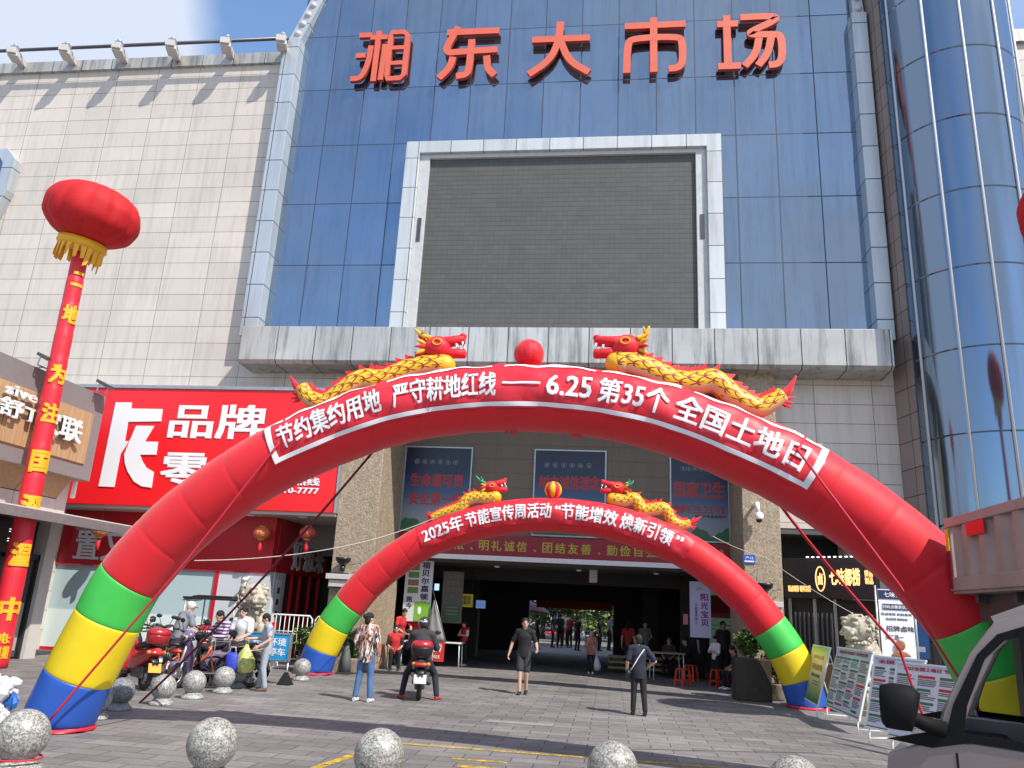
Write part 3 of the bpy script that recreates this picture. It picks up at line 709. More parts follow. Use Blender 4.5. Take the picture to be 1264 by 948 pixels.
for k in range(3): t.box(-9.735,-9.705,22.86,23.04,1.25+.33*k,1.42+.33*k,2)
t.build('notice', [M['plainwhite'], M['signred'], M['dsteel']], SH, o)
t = MB()
for x in (-12.8,-10.4,-8.8): t.lathe([(.12,4.06),(.12,4.04),(.09,4.03)],16,(x,21.9,0))
t.build('downlight', M['white'], SH, o)
for x, nm in ((-10.35,'security_camera'),):
    t = MB(); t.tube([(x,22.3,2.32),(x,22.1,2.28)],.03,8); t.ball((x,22.03,2.25),(.09,.12,.07),12,8); tag(t.build(nm, M['white']), 'small white camera on the pale shop panel', 'camera')
# ================================================================ wood-clad shop on the left (its long face runs towards the camera)
X0 = -14.0
WS = thing('wood_shop', 'grey and wood clad corner shop with a steel canopy', 'shop', (X0, 17, 0)); o = (X0, 17, 0)
t = MB(); t.box(X0-5, X0, 4, 19.6, 4.55, 6.92); t.build('upper_box', M['greycomp'], WS, o, .01)
t = MB()
ys = [19.2-1.55*k for k in range(10)]
for k, (a, b) in enumerate(zip(ys, ys[1:])): t.box(X0-.02, X0+.04, b+.012, a-.012, 4.95, 6.32)
t.build('wood_cladding', M['wood'], WS, o, .004)
t = MB()
for k, (a, b) in enumerate(zip(ys, ys[1:])):
    t.add([(X0+.03,b+.012,4.95),(X0+.03,a-.012,4.95),(X0-.55,a-.012,4.02),(X0-.55,b+.012,4.02),(X0-.1,b+.012,4.95),(X0-.1,a-.012,4.95),(X0-.7,a-.012,4.02),(X0-.7,b+.012,4.02)],[(0,1,2,3),(7,6,5,4),(0,3,7,4),(1,5,6,2),(0,4,5,1),(3,2,6,7)])
t.build('sloped_wood_cladding', M['wood2'], WS, o, fixn=True)
t = MB()
for k, (a, b) in enumerate(zip(ys, ys[1:])): t.box(X0-.9, X0-.55, b+.01, a-.01, 3.4, 4.0)
t.box(X0-.9, X0-.55, 19.2, 19.6, 0, 4.55); t.build('pale_band', M['lightcomp'], WS, o, .004)
t = MB(); t.box(X0-5, X0-.9, 4, 19.6, 0, 4.6); t.build('core', M['dark'], WS, o)
# canopy: steel beams and glass
t = MB(); t.bar((X0+1.0,5,3.34),(X0+1.0,20.4,3.34),.1,.22)
for y in (6,9,12,15,18,20.3): t.bar((X0-.6,y,3.42),(X0+1.0,y,3.34),.08,.18)
t.build('canopy_frame', M['steel'], WS, o, .005)
t = MB(); t.box(X0-.6,X0+1.0,5,20.35,3.45,3.48); t.build('canopy_roof', M['lightcomp'], WS, o)
t = MB(); t.box(X0-.62,X0-.2,10,18.2,2.52,3.2); ld = t.build('led_board', M['black'], WS, o)
t = MB()
rr = random.Random(3)
for y in np.arange(10.2,18.0,.11):
    for z in np.arange(2.6,3.15,.055):
        if rr.random() < .42 and int(y*1.1) % 3: t.box(X0-.2,X0-.19,y,y+.07,z,z+.02)
t.build('led_text', mat('white_led_dots', (.8,.8,.8), .5, emit=(.9,.95,.9,.9)), ld, o)
M['doorglass'] = mat('dark_shop_door_glass', (.10,.10,.095), .08, spec=.8)
t = MB(); t.box(X0-.85,X0-.78,5,19.3,0.05,2.5); t.build('glass_front', M['doorglass'], WS, o)
for y in (19.2,17.9,17.75,16.2,14.6,13.0):
    t = MB(); t.box(X0-.8,X0-.66,y-.06,y+.06,0,2.55); t.build('door_frame', M['black'], WS, o, .004)
t = MB(); t.box(X0-.8,X0-.66,5,19.3,2.42,2.55); t.build('door_head', M['black'], WS, o)
# poster inside the glass
t = MB(); t.box(X0-.775,X0-.765,18.02,19.1,.2,1.35); t.build('door_poster', mat('grey_printed_film', (.42,.40,.36), .4, noise=.1), WS, o)
t = MB()
for k in range(3): t.box(X0-.776,X0-.763,18.3,18.9,1.5+.17*k,1.56+.17*k)
t.build('door_notice_lines', M['dsteel'], WS, o)
# shop letters: white box letters standing off the wood
lm = MB()
def wletter(s, py0, py1, pz0, pz1, bold=.03):
    letters(lm, s, (X0+.14,(py0+py1)/2,(pz0+pz1)/2), (0,1,0), (0,0,1), py1-py0, pz1-pz0, bold, depth=.05)
a = [PX(*p, X0+.1) for p in ((0,500),(30,520))]
wletter('sive', PX(-6,520,X0+.1).y, PX(31,545,X0+.1).y, 6.0, 6.24)
wletter('舒T', PX(-12,530,X0+.1).y, PX(36,550,X0+.1).y, 5.5, 5.93)
wletter('家联', PX(36,540,X0+.1).y, PX(94,555,X0+.1).y, 5.38, 6.0)
lm.build('sign_letters', M['white'], WS, o, .006)
t = MB(); yy = PX(4,590,X0-.1).y
rrp = [(-.36,-.2),(.36,-.2),(.42,-.12),(.42,.12),(.36,.2),(-.36,.2),(-.42,.12),(-.42,-.12)]
t.tube([(X0-.05,yy+a_,4.78+b_) for a_,b_ in rrp+[rrp[0]]],.035,6); t.build('sign_letters', M['white'], WS, o)
t = MB(); t.box(X0-.5,X0-.4,19.62,19.7,4.1,4.55); t.build('side_lightbox', M['plainwhite'], WS, o, .01)
# floodlights on the shop roof edge
for px, py, lab in ((58,448,'small grey floodlight on the wood shop roof, nearest the red inflatable column'), (129,483,'small grey floodlight at the far end of the wood shop roof')):
    p = PX(px,py,X0+.25); F = thing('floodlight', lab, 'lamp', (p.x,p.y,6.92), group='floodlights on the wood shop roof')
    t = MB(); t.frame((0,0,.22),(0,1,0),V((1,0,-.5)).normalized(),V((.5,0,1)).normalized(),(.42,.34,.08)); t.build('lamp_head', M['dsteel'], F, bevel=.01)
    t = MB(); t.frame((.035,0,.185),(0,1,0),V((1,0,-.5)).normalized(),V((.5,0,1)).normalized(),(.36,.28,.03)); t.build('lens', M['greycomp'], F)
    t = MB(); t.bar((-.05,0,0),(-.3,0,-.02),.03,.03); t.bar((-.05,-.2,.2),(-.08,-.2,0),.02,.03); t.bar((-.05,.2,.2),(-.08,.2,0),.02,.03); t.bar((-.08,-.2,0),(-.08,.2,0),.02,.03); t.build('bracket', M['steel'], F)

# ================================================================ right: seven-flavour shop sign on a splayed board, awning, banners
D0, D1 = V((4.5,22.0,0)), V((6.35,20.45,0)); dd = (D1-D0).normalized(); nn_ = dd.cross(V((0,0,1)))
RSG = thing('shop_lightbox_sign', 'black shop sign with glowing gold characters on the right of the entrance', 'sign', (5.4,21.2,2.45)); o = (5.4,21.2,2.45)
t = MB(); mid = (D0+D1)/2; L_ = (D1-D0).length
t.frame(mid+V((0,0,2.95))-nn_*.12, dd, nn_, (0,0,1), (L_,.2,1.0)); t.build('sign_board', M['black'], RSG, o, .01)
M['glowgold'] = mat('lit_gold_letters', (.8,.45,.15), .5, emit=(1,.58,.22,1.3))
f = lambda a, z: D0+dd*(L_*a)+V((0,0,z))+nn_*-.01
t = MB(); letters(t, '现卤现捞·现拌凉菜', f(.18,2.68)+nn_*.002, dd, (0,0,1), .62, .16, .02)
letters(t, '七味都捞', f(.68,2.98)+nn_*.002, dd, (0,0,1), .78, .42, .035); letters(t, '鲜卤\n制品', f(.93,2.98)+nn_*.002, dd, (0,0,1), .2, .34, .02)
t.build('lettering', M['glowgold'], RSG, o)
t = MB(); pc = f(.42,2.93)+nn_*.003
t.tube([pc+dd*(.12*math.cos(2*math.pi*k/28))+V((0,0,.3*math.sin(2*math.pi*k/28))) for k in range(29)],.014,6,cap=False); letters(t,'卤',pc,dd,(0,0,1),.13,.3,.03)
t.build('emblem', M['glowgold'], RSG, o)
t = MB()
for k in range(9): t.frame(f(.30+.06*k,3.47)+V((0,0,.0))+nn_*.05, dd, nn_, (0,0,1), (.06,.03,.025))
t.build('lamp_strip', mat('lit_white_lamps', (.9,.9,.85), .5, emit=(1,.97,.9,2.0)), RSG, o)
SF = thing('deli_shop_front', 'dark deli shop front with steel posts and a counter under the gold sign', 'shop', (5.4,21.4,0)); o = (5.4,21.4,0)
t = MB(); t.frame(mid+V((0,0,1.22))-nn_*.35, dd, nn_, (0,0,1), (L_,.05,2.44)); t.build('glass_front', M['dark'], SF, o)
t = MB()
for a in (.02,.3,.52,.98): t.frame(f(a,1.22)-nn_*.2, dd, nn_, (0,0,1), (.05,.06,2.44))
t.build('frame', M['steel'], SF, o)
t = MB(); t.frame(mid+V((0,0,.45))-nn_*.1, dd, nn_, (0,0,1), (L_*.8,.4,.9)); t.build('counter', M['wood2'], SF, o, .01)
t = MB()
for k in range(9): t.frame(f(.06+.05*k,1.5)-nn_*.28, dd, nn_, (0,0,1), (.035,.03,1.2))
t.build('hanging_strips', mat('grey_plastic_strips', (.12,.12,.13), .4), SF, o)
# upright deli board behind the lion
BD = thing('menu_board', 'tall white menu board with dark heading beside the stone lion', 'sign', (6.25,19.9,0)); o = (6.25,19.9,0)
a, b = PY(1083,728,20), PY(1124,728,20)
t = MB(); t.box(a.x,b.x,19.98,20.04,.3,a.z+.02); t.build('panel', M['plainwhite'], BD, o)
t = MB(); t.box(a.x,b.x,19.965,19.98,a.z-.2,a.z); t.box(a.x+.08,b.x-.08,19.965,19.98,a.z-.44,a.z-.31); t.build('heading_band', mat('navy_print', (.02,.025,.10), .4), BD, o)
t = MB(); letters(t,'七味都捞',((a.x+b.x)/2,19.96,a.z-.1),(1,0,0),(0,0,1),.5,.12,.02); letters(t,'扫码点餐更优惠',((a.x+b.x)/2,19.96,a.z-.375),(1,0,0),(0,0,1),.6,.08,.02); t.build('lettering', M['plainwhite'], BD, o)
t = MB()
for k in range(2): letters(t,'现卤现捞 新鲜美味',((a.x+b.x)/2,19.975,a.z-.54-.11*k),(1,0,0),(0,0,1),.68-.2*k,.06,.01)
letters(t,'招牌卤味',((a.x+b.x)/2+.06,19.975,a.z-.86),(1,0,0),(0,0,1),.62,.13,.02); letters(t,'买二送一',((a.x+b.x)/2-.08,19.975,a.z-1.05),(1,0,0),(0,0,1),.4,.12,.02)
t.build('small_lettering', M['dsteel'], BD, o)
t = MB(); t.lathe([(.0,-.02),(.2,-.02),(.22,0),(.15,.06),(.1,.1),(.0,.12)],18,((a.x+b.x)/2+.02,19.93,a.z-1.45),sy=.12); t.ball(((a.x+b.x)/2+.02,19.93,a.z-1.22),(.11,.02,.12),16,8)
t.build('food_picture', mat('brown_printed_food', (.28,.12,.05), .4, noise=.4, nscale=18), BD, o)
t = MB()
for x in (a.x-.05, b.x+.05): t.tube([(x,20.01,0),(x,20.01,a.z+.1)],.025,8)
t.build('posts', M['steel'], BD, o)
BP = thing('blue_wall_panel', 'blue printed panel on the wall behind the tall menu board', 'sign', (7.0,20.9,1.4)); t = MB(); t.box(6.55,7.6,20.9,20.95,1.15,1.95); t.box(6.6,7.5,20.89,20.9,1.3,1.42,1); t.build('panel',[mat('blue_print',(.02,.12,.35),.4,noise=.3,nscale=2),M['plainwhite']],BP,(7.0,20.9,1.4))
# ================================================================ inflatable arches
def catmull(P, n=14):
    P = [V(p) for p in P]; P = [P[0]*2-P[1]]+P+[P[-1]*2-P[-2]]; out = []
    for i in range(1, len(P)-2):
        for k in range(n):
            t = k/n; a, b, c, d = P[i-1:i+3]
            out.append(.5*((2*b)+(c-a)*t+(2*a-5*b+4*c-d)*t*t+(3*b-a-3*c+d)*t**3))
    out.append(P[-2]); return out
class Arch:
    def __init__(s, cx, y, prof, r):
        half = [(-x, z) for x, z in prof]; pts = half+[(x, z) for x, z in prof[-2::-1]]
        leg = [V((x, 0, z)) for x, z in pts]
        c = catmull(leg, 20); s.P = [V((p.x+cx, y-.055*p.x, p.z)) for p in c]; s.cx, s.y, s.r = cx, y, r
        s.L = [0]
        for a, b in zip(s.P, s.P[1:]): s.L.append(s.L[-1]+(b-a).length)
        s.len = s.L[-1]
    def at(s, l):
        l = max(0, min(s.len-1e-6, l)); lo = 0; hi = len(s.L)-1
        while hi-lo > 1:
            m = (lo+hi)//2
            if s.L[m] <= l: lo = m
            else: hi = m
        f = (l-s.L[lo])/max(1e-9, s.L[hi]-s.L[lo]); return s.P[lo].lerp(s.P[hi], f)
    def frame(s, l):
        c = s.at(l); t = (s.at(l+.06)-s.at(l-.06)).normalized(); n = V((0,-1,0)).cross(t)
        n = V((-t.z, 0, t.x)); return c, t, n
    def surf(s, l, ph, off=0, wav=True):
        c, t, n = s.frame(l)
        return c+(V((0,-1,0))*math.cos(ph)+n*math.sin(ph))*(s.r+off)
    def l_at_x(s, x, hi_z=1.0):
        best = min(range(len(s.P)), key=lambda i: abs(s.P[i].x-x)+(0 if s.P[i].z > hi_z else 9)); return s.L[best]
    def l_at_z(s, z, side):
        idx = [i for i in range(len(s.P)) if (s.P[i].x-s.cx)*side > 0]; b = min(idx, key=lambda i: abs(s.P[i].z-z)); return s.L[b]
def arch(A, name, lab, bands):
    """bands: list of (l0, l1, part name, material)"""
    base = (A.cx, A.y, 0); T = thing(name, lab, 'inflatable arch', base)
    for l0, l1, pn, m in bands:
        mb = MB(); n = 40; nseg = max(1, round((l1-l0)/.66)); rings = []
        for k in range(nseg):
            a, b = l0+(l1-l0)*k/nseg, l0+(l1-l0)*(k+1)/nseg
            for f, rr in ((0,.982),(.03,.993),(.10,.999),(.35,1.004),(.65,1.004),(.90,.999),(.97,.993)):
                l = a+(b-a)*f; c, t, nn = A.frame(l)
                rings.append([c+(V((0,-1,0))*math.cos(2*math.pi*j/n)+nn*math.sin(2*math.pi*j/n))*A.r*rr for j in range(n)])
        c, t, nn = A.frame(l1); rings.append([c+(V((0,-1,0))*math.cos(2*math.pi*j/n)+nn*math.sin(2*math.pi*j/n))*A.r*.982 for j in range(n)])
        for rg in rings:
            for p in rg: p.z = max(p.z, .01)
        mb.rings(rings); mb.build(pn, m, T, base, fixn=True)
    for side in (-1, 1):       # the crumpled red skirt under each foot
        mb = MB(); c = A.at(0 if side < 0 else A.len); rr = random.Random(side); n = 30
        mb.rings([[c+V(((A.r*k+.06*rr.random()+.02)*math.cos(2*math.pi*j/n), (A.r*k+.06*rr.random())*math.sin(2*math.pi*j/n), h)) for j in range(n)] for k, h in ((1.0,.0),(1.02,.02),(.97,.045))], cap=False)
        for i, p in enumerate(mb.v): mb.v[i] = (p[0], p[1], p[2]-c.z+.012)
        mb.build('foot_skirt', M['redcloth'], T, base)
    return T, base
def wrinkle(l, ph, k=1.0):
    return k*(.010*math.sin(9*l+5*ph)+.006*math.sin(17*l-7*ph+1)+.005*math.sin(11*ph+4*l))
def cloth(A, l0, l1, p0, p1, off, thick, k=1.0, sag=0):
    mb = MB(); nl = max(4, int((l1-l0)/.07)); npz = 16; g = []
    for i in range(nl+1):
        l = l0+(l1-l0)*i/nl
        g.append([A.surf(l, p0+(p1-p0)*j/npz, off+wrinkle(l, p0+(p1-p0)*j/npz, k)) for j in range(npz+1)])
    vs = [p for row in g for p in row]; w_ = npz+1
    mb.add(vs, [(i*w_+j, i*w_+j+1, (i+1)*w_+j+1, (i+1)*w_+j) for i in range(nl) for j in range(npz)], 0, True)
    return mb
def arch_text(mb, A, s, l0, l1, p0, p1, off, k=1.0, bold=.03):
    """white characters laid along the arch between l0..l1, sliced so that they follow the round tube"""
    vs, fs = text2d(s, bold); x0 = min(p[0] for p in vs); x1 = max(p[0] for p in vs); y0, y1 = min(p[1] for p in vs), max(p[1] for p in vs)
    if len(s) > 1 or s not in '—一': y0, y1 = min(y0, -.08), max(y1, .84)
    bm = bmesh.new(); bv = [bm.verts.new(p) for p in vs]
    for f in fs:
        try: bm.faces.new([bv[i] for i in f])
        except ValueError: pass
    for i in range(1, 7): bmesh.ops.bisect_plane(bm, geom=bm.verts[:]+bm.edges[:]+bm.faces[:], plane_co=(0, y0+(y1-y0)*i/7, 0), plane_no=(0,1,0))
    nx = int(max(2, (l1-l0)/.12))
    for i in range(1, nx): bmesh.ops.bisect_plane(bm, geom=bm.verts[:]+bm.edges[:]+bm.faces[:], plane_co=(x0+(x1-x0)*i/nx, 0, 0), plane_no=(1,0,0))
    bm.verts.index_update(); out = []
    for v in bm.verts:
        l = l0+(l1-l0)*(v.co.x-x0)/(x1-x0); ph = p0+(p1-p0)*(v.co.y-y0)/(y1-y0)
        out.append(A.surf(l, ph, off+v.co.z*.0015+wrinkle(l, ph, k)))
    mb.add(out, [[v.index for v in f.verts] for f in bm.faces], 0, True); bm.free()
PROF = [(5.95,0),(5.72,.70),(5.45,1.41),(5.22,1.94),(4.68,2.62),(3.9,3.27),(3.0,3.79),(1.6,4.32),(0,4.50)]
A1 = Arch(-1.25, 10.02, PROF, .445)
PROF2 = [(5.9,0),(5.72,.62),(5.45,1.22),(5.05,1.80),(4.6,2.35),(3.85,2.98),(3.0,3.48),(1.6,3.95),(0,4.12)]
A2 = Arch(-1.47, 19.85, PROF2, .43)
def bands_of(A, z1, z2, z3):
    a, b, c = (A.l_at_z(z, -1) for z in (z1, z2, z3)); d, e, f = (A.l_at_z(z, 1) for z in (z3, z2, z1))
    return [(0,a,'blue_band',M['blue']),(a,b,'yellow_band',M['yellow']),(b,c,'green_band',M['green']),(c,d,'red_tube',M['red']),(d,e,'green_band',M['green']),(e,f,'yellow_band',M['yellow']),(f,A.len,'blue_band',M['blue'])]
T1, O1 = arch(A1, 'inflatable_arch', 'large red inflatable arch in front carrying a white-bordered banner', bands_of(A1, .66, 1.42, 1.95))
T2, O2 = arch(A2, 'inflatable_arch', 'smaller-looking red inflatable arch behind, close to the passage opening', bands_of(A2, .60, 1.2, 1.72))
# banner of the near arch: four cloths and their white border
la = lambda px, py: A1.l_at_x(PY(px,py,9.6).x)
bl, br_ = la(322,560), la(1003,575)
mb = cloth(A1, bl, br_, R(-30), R(64), .012, .01); mb.build('banner', M['redcloth'], T1, O1)
mb = MB()
def strip_on(A, l0, l1, p0, p1, off):
    n = max(2, int((l1-l0)/.08)); rows = [[A.surf(l0+(l1-l0)*i/n, p, off+wrinkle(l0+(l1-l0)*i/n, p)) for p in (p0,(p0+p1)/2,p1)] for i in range(n+1)]
    mb.add([p for r_ in rows for p in r_], [(i*3+j,i*3+j+1,i*3+j+4,i*3+j+3) for i in range(n) for j in (0,1)], 0, True)
strip_on(A1, bl+.02, br_-.02, R(-27), R(-20), .022); 
cuts = [bl+.02, la(465,485), la(476,483), la(610,455), la(620,453), la(733,458), la(742,460), la(830,480), la(842,485), br_-.02]
for i in range(0, 10, 2): strip_on(A1, cuts[i], cuts[i+1], R(49), R(56), .022)
for l0 in (bl+.02, br_-.10):
    n = 12; rows = [[A1.surf(l, R(-27)+(R(83))*j/n, .023+wrinkle(l, R(-27)+R(83)*j/n)) for l in (l0, l0+.08)] for j in range(n+1)]
    mb.add([p for r_ in rows for p in r_], [(j*2,j*2+1,j*2+3,j*2+2) for j in range(n)], 0, True)
mb.build('banner_border', M['plainwhite'], T1, O1, fixn=False)
mb = MB()
for s, a, b in (('节约集约用地',(338,548),(470,500)),('严守耕地红线',(482,492),(611,470)),('—',(624,470),(664,470)),('6.25',(674,468),(730,470)),('第35个',(736,470),(824,492)),('全国土地日',(829,492),(984,556))):
    arch_text(mb, A1, s, la(*a), la(*b), R(-11) if s != '—' else R(8), R(33) if s != '—' else R(12), .03, bold=.024)
mb.build('lettering', M['plainwhite'], T1, O1)
la2 = lambda px, py: A2.l_at_x(PY(px,py,19.45).x)
b0, b1 = la2(515,675), la2(850,680)
mb = cloth(A2, b0, b1, R(-32), R(60), .012, .01); mb.build('banner', M['redcloth'], T2, O2)
mb = MB()
for s, a, b in (('2025年',(520,668),(571,648)),('节能宣传周活动',(573,648),(681,628)),('“节能增效',(687,628),(761,638)),('焕新引领',(766,640),(829,668)),('”',(832,672),(841,672))):
    arch_text(mb, A2, s, la2(*a), la2(*b), R(-16), R(34), .03, bold=.026)
mb.build('lettering', M['plainwhite'], T2, O2)
# small red ties hanging below the tubes
mb = MB()
for l in [A1.len/2+k for k in (-.15, .75)]:
    for k in range(5):
        p = A1.surf(l+k*.035, R(-90), .0); mb.bar(p, p+V((random.uniform(-.02,.02),-.01,-random.uniform(.04,.08))), .02, .005)
mb.build('tie_ribbon', M['redcloth'], T1, O1)
# ---------------------------------------------------------------- balls on the arches
p = PY(653,440,10.0)
ob = thing('inflatable_ball', 'plain red inflatable ball at the middle of the large arch', 'balloon', (p.x,10.0,4.92))
mb = MB()
def gored(mb, c, r, gores, mats, puff=.05, n=6, k=16, sz=1.0):
    N = gores*n
    for i in range(k):
        for j in range(N):
            q = []
            for a, b in ((i,j),(i+1,j),(i+1,j+1),(i,j+1)):
                th = math.pi*a/k; ph = 2*math.pi*b/N; f = (b % n)/n; rr = r*(1-puff+puff*math.sin(math.pi*f)**.6 if n > 1 else 1)
                q.append(V(c)+V((rr*math.sin(th)*math.cos(ph), rr*math.sin(th)*math.sin(ph), r*sz*math.cos(th))))
            mb.add(q, [(0,1,2,3)], mats[(j//n) % len(mats)], True)
gored(mb, (0,0,.19), .205, 10, [0], .03); mb.lathe([(.1,-.06),(.07,.05)],12); mb.build('gored_ball', M['red'], ob)
p = PY(683,602,19.85); ob = thing('inflatable_ball', 'red and yellow striped inflatable ball at the middle of the smaller-looking arch', 'balloon', (p.x,19.85,4.53))
mb = MB(); gored(mb, (0,0,.22), .225, 10, [0,1], .04); mb.lathe([(.1,-.05),(.07,.05)],12); mb.build('gored_ball', [M['red'],M['gold']], ob)
# ---------------------------------------------------------------- dragons
M['teeth'] = mat('white_teeth_cloth', (.75,.75,.72), .5)
M['horngreen'] = mat('green_horn_cloth', (.03,.35,.17), .5)
M['bellycloth'] = mat('cream_belly_cloth', (.62,.42,.22), .5)
def dragon(lab, y, body, r, head, hr, snout, tail, horns, horn_mat, sc_mat, group):
    sgn = 1 if snout[0][0] > head[0] else -1
    pts = [PY(a,b,y) for a,b in body]; base = (pts[len(pts)//2].x, y, min(p.z for p in pts)-r)
    T = thing('inflatable_dragon', lab, 'inflatable dragon', base, group=group)
    c = catmull(pts, 8); n = len(c)
    rad = [r*(.62+.38*min(1, i/(n*.45)))*(1.0 if i < n*.92 else 1.04) for i in range(n)]
    mb = MB(); mb.tube(c, rad, 20, uv=True, up=(0,1,0)); mb.build('body', sc_mat, T, base)
    mb = MB()
    mb.tube([p+V((0,-.005,-rad[i]*.16)) for i, p in enumerate(c)], [q*.89 for q in rad], 12, up=(0,1,0), ry=[q*.93 for q in rad]); mb.build('belly', M['bellycloth'], T, base)
    mb = MB()                                       # jagged red fin along the back
    for i in range(3, n-5, 3):
        t = (c[i+1]-c[i-1]).normalized(); nn = V((-t.z,0,t.x)); nn = nn if nn.z > 0 else -nn
        b0 = c[i-2]+nn*rad[i]*.9; b1 = c[min(n-1,i+2)]+nn*rad[i]*.9; tip = c[i]+nn*rad[i]*1.55-t*rad[i]*.5
        for e in (-.022,.022): pass
        mb.add([b0+V((0,-.03,0)), b1+V((0,-.03,0)), tip, b0+V((0,.03,0)), b1+V((0,.03,0))], [(0,1,2),(4,3,2),(1,4,2),(3,0,2),(0,3,4,1)])
    mb.build('back_fin', M['red'], T, base)
    tp = [PY(a,b,y) for a,b in tail]; tc = catmull(tp, 8); m = len(tc)
    mb = MB(); mb.tube(tc, [r*.42*(1-.85*(i/(m-1))**1.5) for i in range(m)], 12)
    for k in range(5):
        a = V(tp[0]); dr = V((-sgn*.5,0,.2*(k-2))).normalized()
        mb.tube([a, a+dr*r*.9, a+dr*r*1.5+V((0,0,.03))], [r*.22,r*.16,.004], 8)
    mb.build('tail_tuft', M['red'], T, base)
    h = PY(*head, y); s0, s1, s2, s3 = (PY(a,b,y) for a,b in snout)
    mb = MB(); mb.ball(h, (hr*1.12, hr*.92, hr), 20, 14)
    mb.tube([h+V((sgn*hr*.2,0,hr*.32)), s0*.5+h*.5+V((0,0,hr*.2)), s0, s0+V((sgn*.02,0,.0))], [hr*.62,hr*.44,hr*.40,hr*.22], 16)
    mb.ball(s0+V((-sgn*hr*.1,0,hr*.25)), (hr*.3,hr*.4,hr*.25), 12, 8)
    hd = mb.build('head', M['red'], T, base)
    mb = MB(); mb.tube([h+V((sgn*hr*.25,0,-hr*.5)), s1*.6+h*.4+V((0,0,-hr*.15)), s1, s1+V((sgn*.02,0,0))], [hr*.5,hr*.4,hr*.37,hr*.2], 16); mb.build('lower_jaw', M['red'], T, base)
    mb = MB()
    for e in (-1, 1):
        for f in (.75, .98):
            q = h.lerp(s0, f)+V((0,e*hr*.3,-hr*.28)); mb.tube([q, q+V((0,0,-hr*.42))], [hr*.09,.003], 8)
            q = h.lerp(s1, f)+V((0,e*hr*.28,hr*.28)); mb.tube([q, q+V((0,0,hr*.3))], [hr*.08,.003], 8)
    mb.build('teeth', M['teeth'], hd, base)
    for e in (-1, 1):
        mb = MB(); q = h+V((sgn*hr*.15,e*hr*.86,hr*.25))
        mb.tube([q+V((hr*.34*math.cos(2*math.pi*k/18),e*.01,hr*.26*math.sin(2*math.pi*k/18))) for k in range(19)], hr*.06, 6, cap=False)
        mb.ball(q+V((0,-e*.02,0)), (hr*.12,hr*.1,hr*.12), 10, 8, 1); mb.build('eye', [M['gold'],M['black']], hd, base)
        mb = MB(); hp = [PY(a,b,y)+V((0,e*hr*.55,0)) for a,b in horns]; hc = catmull(hp, 6); mb.tube(hc, [hr*.2*(1-.6*i/(len(hc)-1)) for i in range(len(hc))], 10)
        q = hc[len(hc)//2]; mb.tube([q, q+V((sgn*hr*.15,e*.05,hr*.55))], [hr*.13,hr*.05], 8); mb.build('horn', horn_mat, T, base)
    mb = MB()                                       # mane behind the head
    for k in range(9):
        a = R(35+k*30); o_ = h+V((-sgn*hr*.55,0,0))
        dr = V((-sgn*.75, math.cos(a)*.8, math.sin(a)*.9)).normalized(); mb.tube([o_+dr*hr*.4, o_+dr*hr*1.0, o_+dr*hr*1.5+V((0,0,-.02))], [hr*.24,hr*.17,.004], 8, 0 if k % 2 else 1)
    mb.build('mane', [M['red'],M['gold']], T, base)
    mb = MB(); nb = c[-1]; mb.ball(nb, (r*1.02,r*1.02,r*1.02), 16, 10); mb.build('chest', M['scale'] if 0 else M['gold'], T, base)
    return T
dragon('large yellow scaled dragon facing right on the left half of the front arch', 10.12, [(372,478),(383,492),(402,497),(424,484),(447,470),(474,470),(500,459),(528,452),(548,452)], .16, (540,430), .175, [(573,419),(574,437),(0,0),(0,0)], [(378,487),(366,477),(358,464)], [(533,420),(523,417),(514,409)], M['gold'], M['scale'], 'dragons on the large arch')
dragon('large yellow scaled dragon facing left on the right half of the front arch', 9.92, [(966,487),(952,497),(934,503),(906,490),(882,471),(858,473),(832,471),(806,459),(778,448),(762,449)], .16, (774,429), .175, [(735,421),(734,437),(0,0),(0,0)], [(958,492),(972,482),(983,464)], [(786,421),(796,416),(801,406)], M['gold'], M['scale'], 'dragons on the large arch')
dragon('small dragon with green horns facing right on the left half of the rear arch', 19.85, [(533,640),(546,634),(560,630),(570,626),(578,617),(590,614),(602,615),(611,614)], .165, (607,602), .17, [(624,594),(625,604),(0,0),(0,0)], [(536,639),(531,637),(527,633)], [(600,597),(594,594),(588,588)], M['horngreen'], M['scale2'], 'dragons on the smaller-looking arch')
dragon('small dragon with green horns facing left on the right half of the rear arch', 19.85, [(852,646),(842,648),(830,643),(820,628),(806,629),(793,629),(783,616),(770,618),(757,616)], .165, (763,603), .17, [(743,596),(742,606),(0,0),(0,0)], [(848,647),(858,643),(866,637)], [(772,597),(778,598),(782,594)], M['horngreen'], M['scale2'], 'dragons on the smaller-looking arch')
# ---------------------------------------------------------------- guy ropes
def rope(lab, pts, r, m, sag=0, group='guy ropes of the arches'):
    pts = [V(p) for p in pts]; c = []
    for a, b in zip(pts, pts[1:]):
        for k in range(12):
            t = k/12; q = a.lerp(b, t); q.z -= sag*4*t*(1-t); c.append(q)
    c.append(pts[-1]); o = pts[-1]
    mb = MB(); mb.tube(c, r, 6); return tag(mb.build('guy_rope', m, None, o), lab, 'rope', group)
rope('thick red rope down the front of the left leg of the large arch', [A1.surf(la(352,540),R(50),.03), PY(343,549,9.72), PY(232,690,9.78), PY(57,894,9.80)], .016, M['rope_red'])
rope('dark red rope from the left of the large arch to a stone ball', [A1.surf(la(440,560),R(200),.02), PZ(172,868)], .018, M['rope_dark'], .15)
rope('red rope crossing the right part of the banner, the outer of two on the right', [A1.surf(la(975,530),R(60),.03), PY(985,556,9.28), PY(1110,722,9.12), PY(1215,886,9.05)], .016, M['rope_red'])
